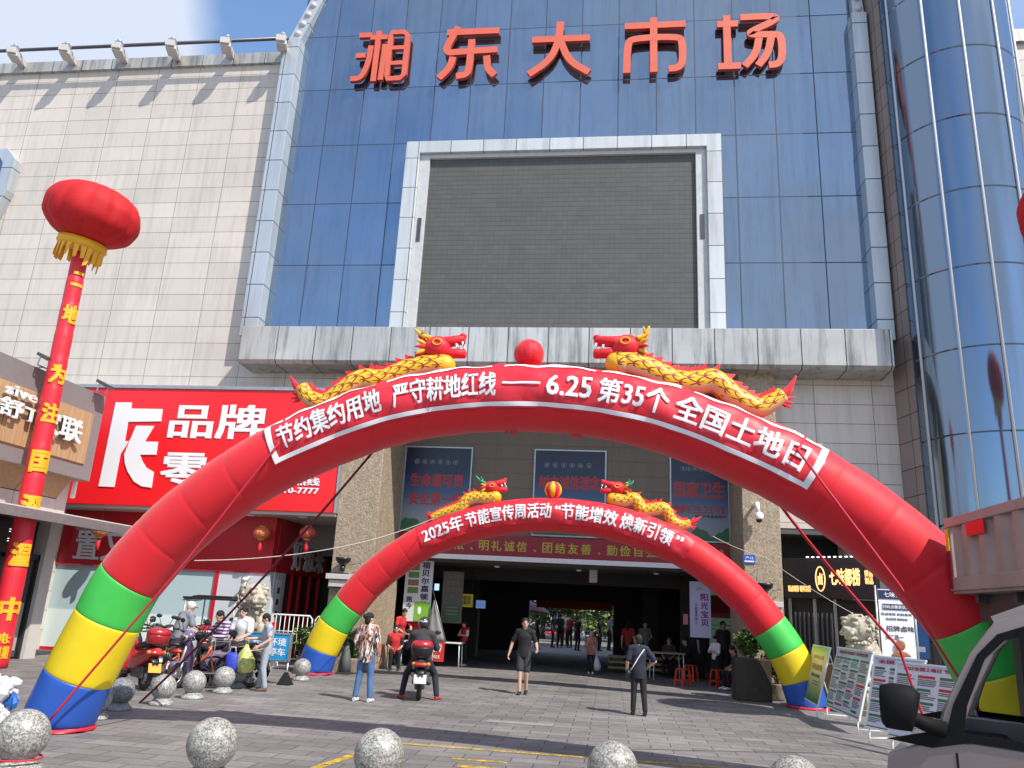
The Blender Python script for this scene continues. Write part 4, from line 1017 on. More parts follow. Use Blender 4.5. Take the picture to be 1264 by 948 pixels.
rope('dark red rope running down right from under the large arch to the boards', [A1.surf(la(975,600),R(215),.02), PY(1110,800,12.2), V((4.6,12.6,.02))], .02, M['rope_red'], .05)
rope('thin pale cord tied to the tail of the left small dragon', [PY(535,640,19.6), PY(240,692,12.0)], .008, M['rope_pale'], .25)
rope('thin pale cord from the right of the rear arch to the deli', [PY(880,662,19.6), PY(945,688,21.4), PY(1052,757,19.8)], .008, M['rope_pale'], .05)
k = MB(); rr = random.Random(5); p = PZ(168,866,.12)
for i in range(12): k.ball((rr.uniform(-.05,.05),rr.uniform(-.05,.05),rr.uniform(-.04,.05)), rr.uniform(.02,.04), 8, 6)
tag(k.build('rope_knot', M['redcloth'], None, p), 'red cloth knot at the end of a rope beside a stone ball', 'knot')
k = MB(); p = PY(1103,768,12.4)
for i in range(6): k.tube([(rr.uniform(-.02,.02),0,.1),(rr.uniform(-.06,.06),rr.uniform(-.04,.04),-.05),(rr.uniform(-.08,.1),0,-.22)],[.02,.04,.01],6)
tag(k.build('rope_knot', M['redcloth'], None, p), 'red cloth knot on the rope in front of the menu board', 'knot')
# ================================================================ lantern columns
def lantern_column(lab, base, h, r, lr, chars, facing, lean=0):
    T = thing('inflatable_lantern_column', lab, 'inflatable column', base, group='lantern columns')
    mb = MB(); prof = [(r*1.02,.01)]
    n = 14
    for i in range(n):
        z0, z1 = h*i/n, h*(i+1)/n; k = 1.14-.32*i/n
        prof += [(r*k*.975,z0+.02),(r*k,z0+.15),(r*k,z1-.13),(r*k*.975,z1)]
    mb.lathe(prof, 28); mb.build('column', M['redcloth'], T)
    mb = MB(); dirv = V((math.cos(facing), math.sin(facing), 0)); tang = V((-dirv.y, dirv.x, 0))
    for ch, z, s in chars:
        vs, fs = text2d(ch, .05); x0,x1 = min(p[0] for p in vs), max(p[0] for p in vs); y0,y1 = min(p[1] for p in vs), max(p[1] for p in vs)
        bm = bmesh.new(); bv = [bm.verts.new(p) for p in vs]
        for f in fs: bm.faces.new([bv[i] for i in f])
        for i in range(1,8): bmesh.ops.bisect_plane(bm, geom=bm.verts[:]+bm.edges[:]+bm.faces[:], plane_co=(x0+(x1-x0)*i/8,0,0), plane_no=(1,0,0))
        bm.verts.index_update(); out = []
        for v in bm.verts:
            an = facing+((v.co.x-(x0+x1)/2)/(x1-x0))*s/r*.95; rr_ = r*(1.14-.32*z/h)+.022+v.co.z*.0012
            out.append((rr_*math.cos(an), rr_*math.sin(an), z+(v.co.y-(y0+y1)/2)/(y1-y0)*s*1.15))
        mb.add(out, [[v.index for v in f.verts] for f in bm.faces]); bm.free()
    mb.build('lettering', M['gold'], T)
    mb = MB(); N, K = 84, 26; 
    rows = []
    for i in range(K+1):
        th = math.pi*i/K; row = []
        for j in range(N):
            ph = 2*math.pi*j/N; f = (j % 7)/7; pf = 1-.06+.06*math.sin(math.pi*f)**.6
            e = .88
            sx = math.copysign(abs(math.sin(th))**e, math.sin(th)); cz = math.copysign(abs(math.cos(th))**e, math.cos(th))
            wr = 1+.006*math.sin(40*th+3*ph)+.004*math.sin(17*ph+9*th)
            row.append((lr*pf*wr*sx*math.cos(ph)+.001, lr*pf*wr*sx*math.sin(ph), h+.28+lr*.68+lr*.68*cz))
        rows.append(row)
    tl = Matrix.Rotation(R(13), 3, V((.35,.94,0)))
    piv = V((0,0,h+.3))
    mb.rings([[piv+tl@(V(p)-piv) for p in row] for row in rows]); mb.build('lantern', M['redlantern'], T)
    mb = MB(); rr = random.Random(9); mb.lathe([(lr*.50,h+.34),(lr*.52,h+.18),(lr*.47,h+.12)], 32, m=0)
    n = 20
    for j in range(n):
        a0, a1 = 2*math.pi*j/n+.03, 2*math.pi*(j+1)/n-.03; ln = rr.uniform(.28,.50); q = lr*.47; tw = rr.uniform(-.08,.08)
        P = [V((q*math.cos(a)*k,q*math.sin(a)*k,z)) for a, z, k in ((a0,h+.2,1),(a1,h+.2,1),((a0+a1)/2+.08+tw,h+.16-ln,1.05),((a0+a1)/2-.06+tw,h+.14-ln*1.05,.96))]
        mb.add(P+[p+V((p.x,p.y,0)).normalized()*-.012 for p in P], [(0,1,2,3),(7,6,5,4),(0,4,5,1),(1,5,6,2),(2,6,7,3),(3,7,4,0)])
    mb.v = [tuple(piv+tl@(V(p)-piv)) for p in mb.v]; mb.build('fringe', M['gold'], T)
    T.rotation_euler = (0, R(lean), 0)
    return T
F_ = math.atan2(-16.8, 13.2)+.30
zc = lambda py: PY(100-(py-300)*.176, py, 16.8).z
lantern_column('tall red inflatable column with lantern and yellow characters beside the wood shop', (-13.45, 16.9, 0), 10.0, .225, 1.15,
  [('二',zc(345),.34),('地',zc(388),.42),('为',zc(462),.42),('注',zc(510),.42),('国',zc(570),.46),('深',zc(625),.46),('温',zc(685),.46),('中',zc(752),.44),('电:',zc(788),.2),('日期',zc(806),.24)], F_, -.6)
lantern_column('red lantern on its column at the right edge of the picture', (8.38, 14.0, 0), 8.2, .26, 1.15, [('国',6.0,.44),('土',5.0,.44),('地',4.0,.44)], math.atan2(-14,-8.2))
# ================================================================ people
def bake(mb, voxel, smooth=4):
    me = mb.mesh('tmp', M['skin']); ob = bpy.data.objects.new('tmp', me); COL.objects.link(ob)
    r = ob.modifiers.new('r', 'REMESH'); r.mode = 'VOXEL'; r.voxel_size = voxel; r.use_smooth_shade = True
    sm = ob.modifiers.new('s', 'SMOOTH'); sm.factor = .5; sm.iterations = smooth
    dg = bpy.context.evaluated_depsgraph_get(); out = bpy.data.meshes.new_from_object(ob.evaluated_get(dg))
    bpy.data.objects.remove(ob); bpy.data.meshes.remove(me)
    m = MB(); m.add([v.co[:] for v in out.vertices], [tuple(p.vertices) for p in out.polygons], 0, True); bpy.data.meshes.remove(out)
    return m
def cap(mb, a, ra, b, rb, n=12):
    mb.tube([a, b], [ra, rb], n); mb.ball(a, ra, n, 8); mb.ball(b, rb, n, 8)
DEF = dict(hip=(0,0,.92), waist=(0,.0,1.08), chest=(0,0,1.27), neck=(0,.015,1.425), head=(0,-.015,1.585),
  sL=(.165,0,1.385), eL=(.215,.03,1.11), wL=(.235,-.03,.88), sR=(-.165,0,1.385), eR=(-.215,.03,1.11), wR=(-.235,-.03,.88),
  hL=(.085,0,.90), kL=(.095,-.02,.49), aL=(.10,.03,.085), hR=(-.085,0,.90), kR=(-.095,-.02,.49), aR=(-.10,.03,.085))
def person(label, loc, rz, H, shirt, pants, pose=None, sleeve=.5, leg=1.0, hair='short', shoe='black', head_yaw=0, head_pitch=0, hairm=None, loose=0, fem=0, vest=None, fine=.014, group=None, hem=.0, skin='skin', toes=True):
    J = {k: V(v) for k, v in DEF.items()}
    for k, v in (pose or {}).items(): J[k] = V(v)
    k = H/1.70
    T = thing('person', label, 'person', loc, rz, group); T.scale = (k, k, k)
    lat = (J['sL']-J['sR']).normalized(); up = (J['neck']-J['hip']).normalized(); fr = lat.cross(up).normalized(); fr = fr if fr.y < .0 or abs(fr.y) < .3 else -fr
    fr = up.cross(lat).normalized()
    if fr.dot(V((0,-1,0))) < -.2: fr = -fr
    # head frame
    hr = Matrix.Rotation(R(head_yaw), 3, 'Z') @ Matrix.Rotation(R(head_pitch), 3, 'X')
    hx, hy, hz = hr@V((1,0,0)), hr@V((0,-1,0)), hr@V((0,0,1)); h = J['head']
    wS = 1-.08*fem
    def torso(mb, inf=0, low=0.0):
        pts = [J['hip']-up*(.06+low), J['hip']+up*.02, J['waist'], J['chest'], J['chest'].lerp(J['neck'], .62), J['neck']+up*.0]
        rx = [.136, .146, .132-.010*fem, .156*wS, .128*wS, .055]; ry = [.105, .112, .098, .112+.012*fem, .085, .05]
        mb.tube(pts, [a+inf for a in rx], 16, ry=[a+inf for a in ry], up=fr)
        mb.ball(J['chest']+fr*.01, (.148*wS+inf, .108+inf, .13+inf), 14, 10)
        for s in 'LR': cap(mb, J['chest'].lerp(J['neck'],.6)+(J['s'+s]-J['chest'])*.3, .07+inf, J['s'+s], .058+inf)
    b = MB(); torso(b)
    cap(b, J['neck']-up*.03, .058, h-hz*.05, .052)
    b.ball(h+hz*.012+hy*-.008, (.073,.093,.108), 18, 14, axes=(hx,hy,hz)); b.ball(h-hz*.055+hy*.03, (.054,.058,.058), 14, 10, axes=(hx,hy,hz))
    b.tube([h+hy*.088+hz*.02, h+hy*.106-hz*.018], [.009,.016], 8); b.ball(h+hy*.1-hz*.02, .015, 8, 6)
    for e in (-1, 1): b.ball(h+hx*(e*.076)+hy*-.005-hz*.01, (.012,.02,.03), 8, 6, axes=(hx,hy,hz))
    for s in 'LR':
        cap(b, J['s'+s], .052, J['e'+s], .042); cap(b, J['e'+s], .042, J['w'+s], .029)
        d = (J['w'+s]-J['e'+s]).normalized(); b.tube([J['w'+s], J['w'+s]+d*.05, J['w'+s]+d*.085], [.028,.040,.034], 10, ry=[.022,.02,.015], up=lat if abs(d.dot(lat)) < .8 else V((0,0,1)))
        cap(b, J['h'+s], .082, J['k'+s], .056); cap(b, J['k'+s], .056, J['a'+s], .038)
        sd = (J['a'+s]-J['k'+s])
        fd = V((fr.x, fr.y, 0)).normalized(); foot = (pose or {}).get('f'+s); fd = V(foot).normalized() if foot else fd
        cap(b, J['a'+s]-V((0,0,.045)), .035, J['a'+s]+fd*.13-V((0,0,.055)), .03)
    body = bake(b, fine)
    # fingers: unequal and bent, with a thumb leaving the side of the palm
    for s, sg in (('L', 1), ('R', -1)):
        d = (J['w'+s]-J['e'+s]).normalized(); pn = lat*(-sg); pn = (pn-d*pn.dot(d)); pn = pn.normalized() if pn.length > .2 else V((0,0,-1)); sd = d.cross(pn)*sg
        if sd.dot(fr) < 0: sd = -sd
        o = J['w'+s]+d*.08
        for q, ln in ((.027,.068),(.009,.078),(-.009,.072),(-.026,.055)):
            p0 = o+sd*q-d*.012; p1 = p0+d*ln*.5+pn*.008; p2 = p1+d*ln*.32+pn*.022; p3 = p2+d*ln*.18+pn*.024
            body.tube([p0,p1,p2,p3], [.0095,.009,.0082,.006], 6)
        p0 = J['w'+s]+d*.03+sd*.026; body.tube([p0, p0+d*.03+sd*.024+pn*.006, p0+d*.058+sd*.026+pn*.014], [.012,.010,.007], 6)
    for e in (-1, 1):                                # eyes, brows, mouth
        body.ball(h+hx*(e*.030)+hy*.083+hz*.012, (.012,.006,.0065), 8, 6, 1, axes=(hx,hy,hz))
        body.tube([h+hx*(e*.016)+hy*.088+hz*.031, h+hx*(e*.044)+hy*.080+hz*.033], .0045, 6, 1)
    body.ball(h+hy*.083-hz*.053, (.022,.007,.006), 10, 6, 2, axes=(hx,hy,hz))
    body.build('body', [M[skin], M['eye'], M['lip']], T)
    # clothes follow the body a little proud of it
    c = MB(); torso(c, .014+loose, hem)
    for s in 'LR':
        if sleeve <= 0: continue
        a, e, w_ = J['s'+s], J['e'+s], J['w'+s]
        if sleeve <= 1: cap(c, a, .062+loose, a.lerp(e, sleeve), .058+loose)
        else: cap(c, a, .062+loose, e, .054+loose); cap(c, e, .054+loose, e.lerp(w_, (sleeve-1)*.93), .042+loose*.7)
    bake(c, fine, 14).build('shirt', shirt, T)
    c = MB(); c.tube([J['hip']-up*.06, J['hip']+up*.03, J['hip']+up*.11], [.168,.172,.158], 16, ry=[.118,.122,.112], up=fr)
    for s in 'LR':
        a, e, w_ = J['h'+s], J['k'+s], J['a'+s]
        if leg <= .6: cap(c, a, .095, a.lerp(e, leg/.5*.85), .088)
        else: cap(c, a, .094, e, .07); cap(c, e, .07, w_+V((0,0,.02)) if leg >= 1 else e.lerp(w_, leg), .057)
    bake(c, fine, 6).build('trousers', pants, T)
    for s in 'LR':
        foot = (pose or {}).get('f'+s); fd = V(foot).normalized() if foot else V((fr.x, fr.y, 0)).normalized(); a = J['a'+s]
        c = MB(); c.tube([a-fd*.055-V((0,0,.045)), a+V((0,0,-.04)), a+fd*.08-V((0,0,.05)), a+fd*.165-V((0,0,.06)), a+fd*.185-V((0,0,.066))], [.034,.042,.047,.04,.018], 12, ry=[.04,.046,.036,.026,.014], up=(0,0,1)); c.build('shoe', M[shoe] if isinstance(shoe, str) else shoe, T)
    hm = hairm or M['hair']
    if hair:
        c = MB()
        if hair == 'cap':
            c.ball(h+hz*.045-hy*.012, (.082,.1,.08), 18, 12, axes=(hx,hy,hz)); c.tube([h+hz*.055+hy*.07, h+hz*.045+hy*.16], [.07,.055], 14, ry=[.012,.006], up=hz)
            c.build('cap', hairm, T)
        elif hair == 'helmet':
            c.ball(h+hz*.035-hy*.015, (.118,.135,.125), 22, 16, axes=(hx,hy,hz)); c.tube([h+hz*.03+hy*.08,h+hz*.02+hy*.16],[.09,.075],14,ry=[.014,.006],up=hz); o = c.build('helmet', hairm, T)
            c = MB(); c.ball(h+hz*.055-hy*.015-hx*0, (.120,.1365,.07), 22, 8, axes=(hx,hy,hz)); c.build('helmet_stripe', M['chrome'], o)
        else:
            rr = random.Random(len(label)*7)
            c.ball(h-hz*.012-hy*.042, (.077,.062,.085), 14, 10, axes=(hx,hy,hz))
            c.ball(h+hz*.034-hy*.020, (.083,.098,.098), 18, 14, axes=(hx,hy,hz))
            for q in range(26):
                a = rr.uniform(0, 6.28); e = rr.uniform(.1, 1.4); dr = hx*(math.cos(a)*math.sin(e))+hy*(math.sin(a)*math.sin(e))+hz*math.cos(e)
                p = h+hz*.034-hy*.02+dr*.075; c.ball(p, (.026,.028,.024), 6, 5)
            if hair in ('long', 'tail', 'bun'):
                c.ball(h-hz*.03-hy*.055, (.078,.06,.10), 14, 10, axes=(hx,hy,hz))
                if hair == 'tail': c.tube([h-hy*.1+hz*.04, h-hy*.15-hz*.02, h-hy*.15-hz*.14, h-hy*.13-hz*.24], [.03,.042,.036,.012], 10)
                if hair == 'bun': c.ball(h-hy*.12+hz*.05, .05, 12, 8)
                if hair == 'long': c.tube([h-hy*.06-hz*.05, h-hy*.075-hz*.16, h-hy*.07-hz*.22], [.075,.08,.06], 12, ry=[.045,.04,.02], up=hy)
            bake(c, .012, 2).build('hair', hm, T)
    if vest is not None:
        c = MB(); torso(c, .024, .0); bake(c, fine, 12).build('vest', vest, T)
    return T, J, k
def hpx(px, head_y, y): return PY(px, head_y, y).z
def cl(name, c, n=.12): 
    m = mat(name, c, .85, noise=n, nscale=5, bump=.4, bscale=9); return m
W = {'black': cl('black_cotton', (.010,.010,.013)), 'navy': cl('navy_cotton', (.014,.017,.032)), 'charcoal': cl('charcoal_cotton', (.032,.032,.037)), 'denim': cl('blue_denim', (.07,.15,.31), .3), 'grey': cl('light_grey_cotton', (.36,.40,.45)),
     'paleblue': cl('pale_trouser_cloth', (.34,.38,.43)), 'white': cl('white_cotton', (.66,.66,.66), .05), 'red': cl('red_vest_cloth', (.52,.025,.03)), 'midgrey': cl('mid_grey_cotton', (.22,.23,.26)), 'khaki': cl('khaki_cotton', (.24,.21,.16)),
     'crimson': cl('crimson_cotton', (.36,.02,.03)), 'whitecap': cl('white_cap_cloth', (.75,.75,.75), .03), 'helmet': mat('glossy_dark_helmet', (.03,.03,.035), .12, coat=.8), 'shoewhite': cl('white_trainers', (.7,.7,.7)), 'shoered': cl('red_trainers', (.42,.04,.03)), 'brownshoe': cl('brown_sandals', (.13,.08,.05)), 'greyhair': mat('grey_hair', (.35,.34,.33), .6)}
W['print'] = fabric_pattern('black_white_orange_printed_blouse', [(.72,.68,.62),(.03,.025,.03),(.55,.16,.06),(.50,.22,.16)], 'print', 26)
W['stripe'] = fabric_pattern('purple_striped_shirt', [(.55,.48,.60),(.10,.025,.13)], 'stripe', 14)
W['pinkprint'] = fabric_pattern('pink_printed_blouse', [(.42,.17,.15),(.26,.08,.08),(.52,.30,.26),(.36,.14,.13)], 'print', 22)
# --- walking man in black
l = PZ(645,857); H = hpx(645,763,l.y)
person('young man in black t-shirt and shorts walking towards the camera in front of the passage', l, R(-4), H, W['black'], W['charcoal'],
  dict(eR=(-.30,.03,1.13), wR=(-.36,-.02,.89), eL=(.27,.06,1.14), wL=(.33,-.16,1.02), kL=(.075,-.05,.49), aL=(.06,.10,.10), kR=(-.07,-.10,.50), aR=(-.05,-.14,.085), fL=(.1,-1,0)), .75, .5, 'short', 'black', head_yaw=16, fine=.011, loose=.004, hem=.06)
# --- woman in printed blouse
l = PZ(447,866); H = hpx(447,756,l.y)
person('woman in patterned blouse and blue jeans standing with her back to the camera', l, R(172), H, W['print'], W['denim'],
  dict(kL=(.12,-.02,.49), aL=(.15,.03,.085), kR=(-.12,-.02,.49), aR=(-.16,.02,.085), eL=(.26,.0,1.12), wL=(.22,-.16,.96), eR=(-.24,.03,1.1), wR=(-.25,-.04,.87)), 1.9, 1.0, 'bun', W['shoewhite'], head_yaw=-38, fine=.011, loose=.014, fem=1, hem=.12)
# --- man with cross strap
l = PZ(788,883); H = hpx(790,783,l.y)
T_, J_, k_ = person('man in black shirt with a pale strap across his back, seen from behind', l, R(186), H, W['navy'], W['black'],
  dict(eL=(.25,.05,1.12), wL=(.26,-.04,.92), eR=(-.36,.05,1.14), wR=(-.21,-.10,1.00), kL=(.10,-.01,.49), aL=(.12,.03,.085), kR=(-.11,.03,.49), aR=(-.13,.12,.09), head=(0,-.03,1.57)), .85, 1.0, 'short', 'black', head_yaw=8, fine=.011, loose=.010, hem=.1)
sp = [(-.135,.045,1.405),(-.07,.145,1.34),(.03,.152,1.2),(.12,.150,1.05),(.185,.085,.93)]
mb = MB(); mb.tube(catmull(sp, 5), .011, 8, ry=.006, up=(0,1,0)); st = mb.build('shoulder_strap', M['plainwhite'], T_)
b_ = thing('shoulder_bag', 'small dark shoulder bag at the hip of the man with the pale strap', 'bag', T_.matrix_basis @ V((.235,.02,.86)), R(186)); mb = MB(); mb.ball((0,0,0), (.05,.085,.085), 12, 10); mb.build('pouch', M['black'], b_); mb = MB(); mb.box(-.055,.0,-.05,.05,.01,.03); mb.build('flap', M['dsteel'], b_)
# --- man in grey with the shopping bag
l = PZ(322,853); H = hpx(327,757,l.y)
GT, GJ, GK = person('man in grey t-shirt looking down beside the stone balls with a bag of vegetables', l, R(-62), H, W['grey'], W['paleblue'],
  dict(neck=(0,-.03,1.425), head=(0,-.085,1.575), eR=(-.24,-.10,1.13), wR=(-.20,-.36,1.12), eL=(.245,.03,1.12), wL=(.24,-.19,.98), aL=(.09,.06,.085), aR=(-.10,-.05,.085)), .62, 1.0, 'short', W['brownshoe'], head_pitch=28, fine=.011, loose=.016, hem=.08)
def at(T, p, k): return V(T.location)+Matrix.Rotation(T.rotation_euler.z, 3, 'Z')@(V(p)*k)
# --- man with white cap
p = PY(218,800,16.9); 
person('man in white cap and grey shirt bending over the parked scooters', (p.x,16.9,0), R(150), 1.66, W['midgrey'], W['khaki'],
  dict(neck=(0,-.13,1.39), chest=(0,-.07,1.25), head=(0,-.2,1.535), sL=(.175,-.12,1.35), sR=(-.175,-.12,1.35), eL=(.25,-.22,1.1), wL=(.2,-.42,1.0), eR=(-.23,-.18,1.1), wR=(-.2,-.4,.98)), .7, .5, 'cap', 'black', head_pitch=20, hairm=W['whitecap'], loose=.02, hem=.05)
SIT = dict(hip=(0,.05,.52), waist=(0,.05,.68), chest=(0,.03,.87), neck=(0,.02,1.025), head=(0,-.01,1.185), sL=(.175,.02,.985), sR=(-.175,.02,.985), eL=(.23,-.04,.74), wL=(.15,-.25,.66), eR=(-.23,-.04,.74), wR=(-.15,-.25,.66),
  hL=(.085,.03,.50), kL=(.12,-.38,.52), aL=(.12,-.36,.09), hR=(-.085,.03,.50), kR=(-.12,-.38,.52), aR=(-.12,-.36,.09))
def sit(dz=0, **kw):
    d = {k: (v[0], v[1], v[2]+(dz if k not in ('aL','aR') else 0)) for k, v in SIT.items()}; d.update(kw); return d
# --- two on the scooters
p = PY(271,775,16.5)
person('person in purple and white striped shirt sitting on a scooter, head bowed', (p.x,16.6,0), R(-28), 1.62, W['stripe'], W['black'], sit(.26, head=(0,-.09,1.42), eR=(-.27,-.14,1.05), wR=(-.28,-.38,1.06), eL=(.25,-.12,1.0), wL=(.2,-.36,1.02), aL=(.14,-.3,.12), aR=(-.14,-.3,.12)), 1.95, 1, 'short', 'black', head_pitch=24)
p = PY(299,775,17.4)
person('man in white shirt sitting behind the man in grey, facing the camera', (p.x,17.4,0), R(-6), 1.7, W['white'], W['black'], sit(.26, eL=(.24,-.06,1.0), wL=(.14,-.26,.9), head=(0,-.03,1.44)), .8, 1, 'short', 'black', head_pitch=10, loose=.02)
# --- rider: sits on the scooter built below
RID = PZ(511,866)
RT, RJ, RK = person('scooter rider in dark jacket and helmet seen from behind, both feet on the ground', (RID.x, RID.y+.35, 0), R(193), 1.66, W['charcoal'], W['navy'],
  dict(hip=(0,.06,.80), waist=(0,.03,.95), chest=(0,-.03,1.14), neck=(0,-.06,1.29), head=(0,-.10,1.45), sL=(.18,-.05,1.25), sR=(-.18,-.05,1.25), eL=(.27,-.15,1.0), wL=(.26,-.42,.99), eR=(-.30,-.12,1.0), wR=(-.28,-.42,.99),
   hL=(.1,.02,.78), kL=(.28,-.16,.48), aL=(.34,-.02,.085), hR=(-.1,.02,.78), kR=(-.30,-.16,.48), aR=(-.36,-.02,.085), fL=(.45,-1,0), fR=(-.45,-1,0)), 1.98, 1.0, 'helmet', W['shoered'], hairm=W['helmet'], fine=.011, loose=.02)
# --- red waistcoats at the tables by the left pillar
l = PZ(571,822); person('standing helper in red waistcoat over white sleeves right of the red cloth table', (l.x,l.y,0), R(-35), hpx(571,766,l.y), W['white'], W['black'], dict(eL=(.23,-.08,1.13), wL=(.08,-.28,1.16), eR=(-.23,-.08,1.13), wR=(-.06,-.28,1.15), head=(0,-.07,1.575)), .9, 1, 'short', W['shoewhite'], vest=W['red'], head_pitch=25)
l = PZ(483,826); person('seated man in red waistcoat at the foot of the left granite pillar', (l.x+.05,l.y,0), R(18), 1.62, W['black'], W['black'], sit(-.04), 1.4, 1, 'short', 'black', vest=W['red'])
p = PY(494,780,24.6); person('helper in red waistcoat leaning over the white table by the left pillar', (p.x,24.6,0), R(40), 1.7, W['red'], W['navy'], dict(neck=(0,-.13,1.39), chest=(0,-.07,1.25), head=(0,-.2,1.54), sL=(.175,-.12,1.35), sR=(-.175,-.12,1.35), eL=(.25,-.22,1.1), wL=(.12,-.42,.98), eR=(-.23,-.2,1.1), wR=(-.12,-.42,.98)), .7, 1, 'short', 'black', head_pitch=20)
p = PY(515,775,24.9); person('helper in red standing behind the scooter rider, facing the camera', (p.x,24.9,0), R(10), 1.68, W['crimson'], W['navy'], None, .7, 1, 'short', 'black')
# --- passage
l = PZ(729,832); PT, PJ, PK = person('grey-haired woman in pink printed blouse walking into the passage with a white bag', (l.x,l.y,0), R(176), hpx(729,779,l.y), W['pinkprint'], W['black'], dict(aL=(.09,-.06,.085), aR=(-.09,.1,.1)), 1.3, 1, 'short', W['shoewhite'], hairm=W['greyhair'], fem=1, loose=.02, hem=.1)
l = PZ(776,833); person('woman in red top and dark jeans with her back turned left of the wooden steps', (l.x,27.6,0), R(165), 1.62, W['crimson'], W['navy'], None, .6, 1, 'tail', 'black', fem=1)
p = PY(796,790,28.4); person('person in pale grey top facing the woman in red inside the passage', (p.x,28.4,0), R(20), 1.64, W['midgrey'], W['black'], dict(eL=(.24,-.06,1.12), wL=(.1,-.25,1.1)), .5, 1, 'short', 'black')
l = PZ(884,846); person('woman in white blouse and black trousers standing among the red stools', (l.x,l.y,0), R(-48), hpx(880,785,l.y), W['white'], W['black'], dict(eL=(.23,-.08,1.13), wL=(.1,-.27,1.16), eR=(-.23,-.08,1.13), wR=(-.06,-.27,1.15)), 1.5, 1, 'long', 'black', fem=1, head_pitch=15)
p = PY(870,800,26.6); person('person in black standing behind the woman in white blouse, left one', (p.x,26.6,0), R(25), 1.74, W['black'], W['black'], None, .8, 1, 'short', 'black')
p = PY(893,800,25.8); person('person in dark clothes standing behind the woman in white blouse, right one', (p.x,25.8,0), R(10), 1.76, W['charcoal'], W['black'], None, 1.9, 1, 'short', 'black')
l = PZ(909,852); person('seated person with bare arms at the right granite pillar, legs in black', (l.x+.05,l.y,0), R(-70), 1.6, W['charcoal'], W['black'], sit(-.08, neck=(0,-.08,.97), head=(0,-.16,1.09)), .3, 1, 'long', W['shoewhite'], head_pitch=25)
p = PY(848,810,26.3); person('seated person in black at the dark table, left of the red stools', (p.x,26.3,0), R(-75), 1.66, W['black'], W['black'], sit(-.04, head=(0,-.05,1.13)), 1.9, 1, 'short', 'black')
p = PY(826,806,26.9); person('seated person at the far side of the dark table, face towards the square', (p.x,26.9,0), R(-15), 1.62, W['charcoal'], W['black'], sit(-.04), 1.5, 1, 'long', 'black')
FC = [(663,41,'dark jacket',W['navy'],'at the left edge of the far opening'),(682,43,'black',W['black'],'under the red umbrella, on its left'),(691,43.5,'charcoal',W['charcoal'],'under the red umbrella, on its right'),(697,46,'white',W['white'],'just right of the red umbrella'),(703,44,'crimson',W['crimson'],'right of the white figure near the red umbrella'),(713,41,'black, broad',W['black'],'left of the woman in pink'),(740,42,'dark grey',W['charcoal'],'right of the woman in pink'),(752,43,'grey',W['midgrey'],'at the right edge of the far opening')]
for px, y, d_, m_, w_ in FC:
    p = PY(px, 790, y); person('distant figure in %s beyond the passage, %s' % (d_, w_), (p.x,y,0), R(random.uniform(-60,200)), random.uniform(1.6,1.75), m_, W['black'], None, .8, 1, 'short', 'black', fine=.024, group='people beyond the passage')
p = PY(1010,790,22.3); 
# ================================================================ stone balls
ball_pos = []
def bollard(px, py, r, lab, m, grp):
    zc_ = r+.075; p = PZ(px, py, zc_); ball_pos.append((round(p.x,2), round(p.y,2)))
    T = thing('stone_bollard', lab, 'bollard', (p.x, p.y, 0), random.uniform(0,6), grp)
    t = MB(); t.ball((0,0,zc_), r, 40, 24); t.build('stone_ball', m, T)
    t = MB(); t.lathe([(r*.98,.0),(r*.98,.025),(r*.9,.05),(r*.72,.075),(r*.66,.10),(r*.5,.12)], 32); t.build('base', m, T)
    return T
FR = 'stone balls in the front row'; RW = 'stone balls along the left side of the square'
M['ballclean'] = granite('clean_speckled_granite', (.36,.355,.34), 70, .35, .4, .15, False)
b0 = bollard(28, 908, .252, 'large stone ball with a red cord round its base at the lower left corner', M['ballstone'], FR)
t = MB(); t.tube([(.215*math.cos(2*math.pi*k/32),.215*math.sin(2*math.pi*k/32),.125) for k in range(33)], .010, 6, cap=False); tag(t.build('tied_cord', M['rope_red'], b0))
bollard(262, 918, .252, 'large brown-stained stone ball, second from the left in the front row', M['ballstone'], FR)
bollard(468, 932, .252, 'large stone ball by the corner of the yellow line', M['ballstone'], FR)
bollard(756, 948, .252, 'large stone ball under the man with the pale strap, right part of the front row', M['ballstone'], FR)
bollard(982, 968, .252, 'large stone ball, only its top in view, rightmost of the front row', M['ballstone'], FR)
for px, py, lab, m in ((120,862,'stone ball half hidden behind the blue foot of the large arch',M['ballclean']),(150,853,'blue-grey stone ball beside the red rope knot',M['ballstone2']),(202,848,'grey stone ball below the licence plate of the red scooter',M['ballclean']),
    (240,842,'pale stone ball in front of the orange bicycle frame',M['ballclean']),(277,836,'pale stone ball below the blue shopping bag on the black scooter',M['ballclean']),(294,831,'blue-grey stone ball just left of the man in grey',M['ballstone2']),(373,824,'pale stone ball against the blue foot of the smaller-looking arch',M['ballclean'])):
    bollard(px, py, .20, lab, m, RW)
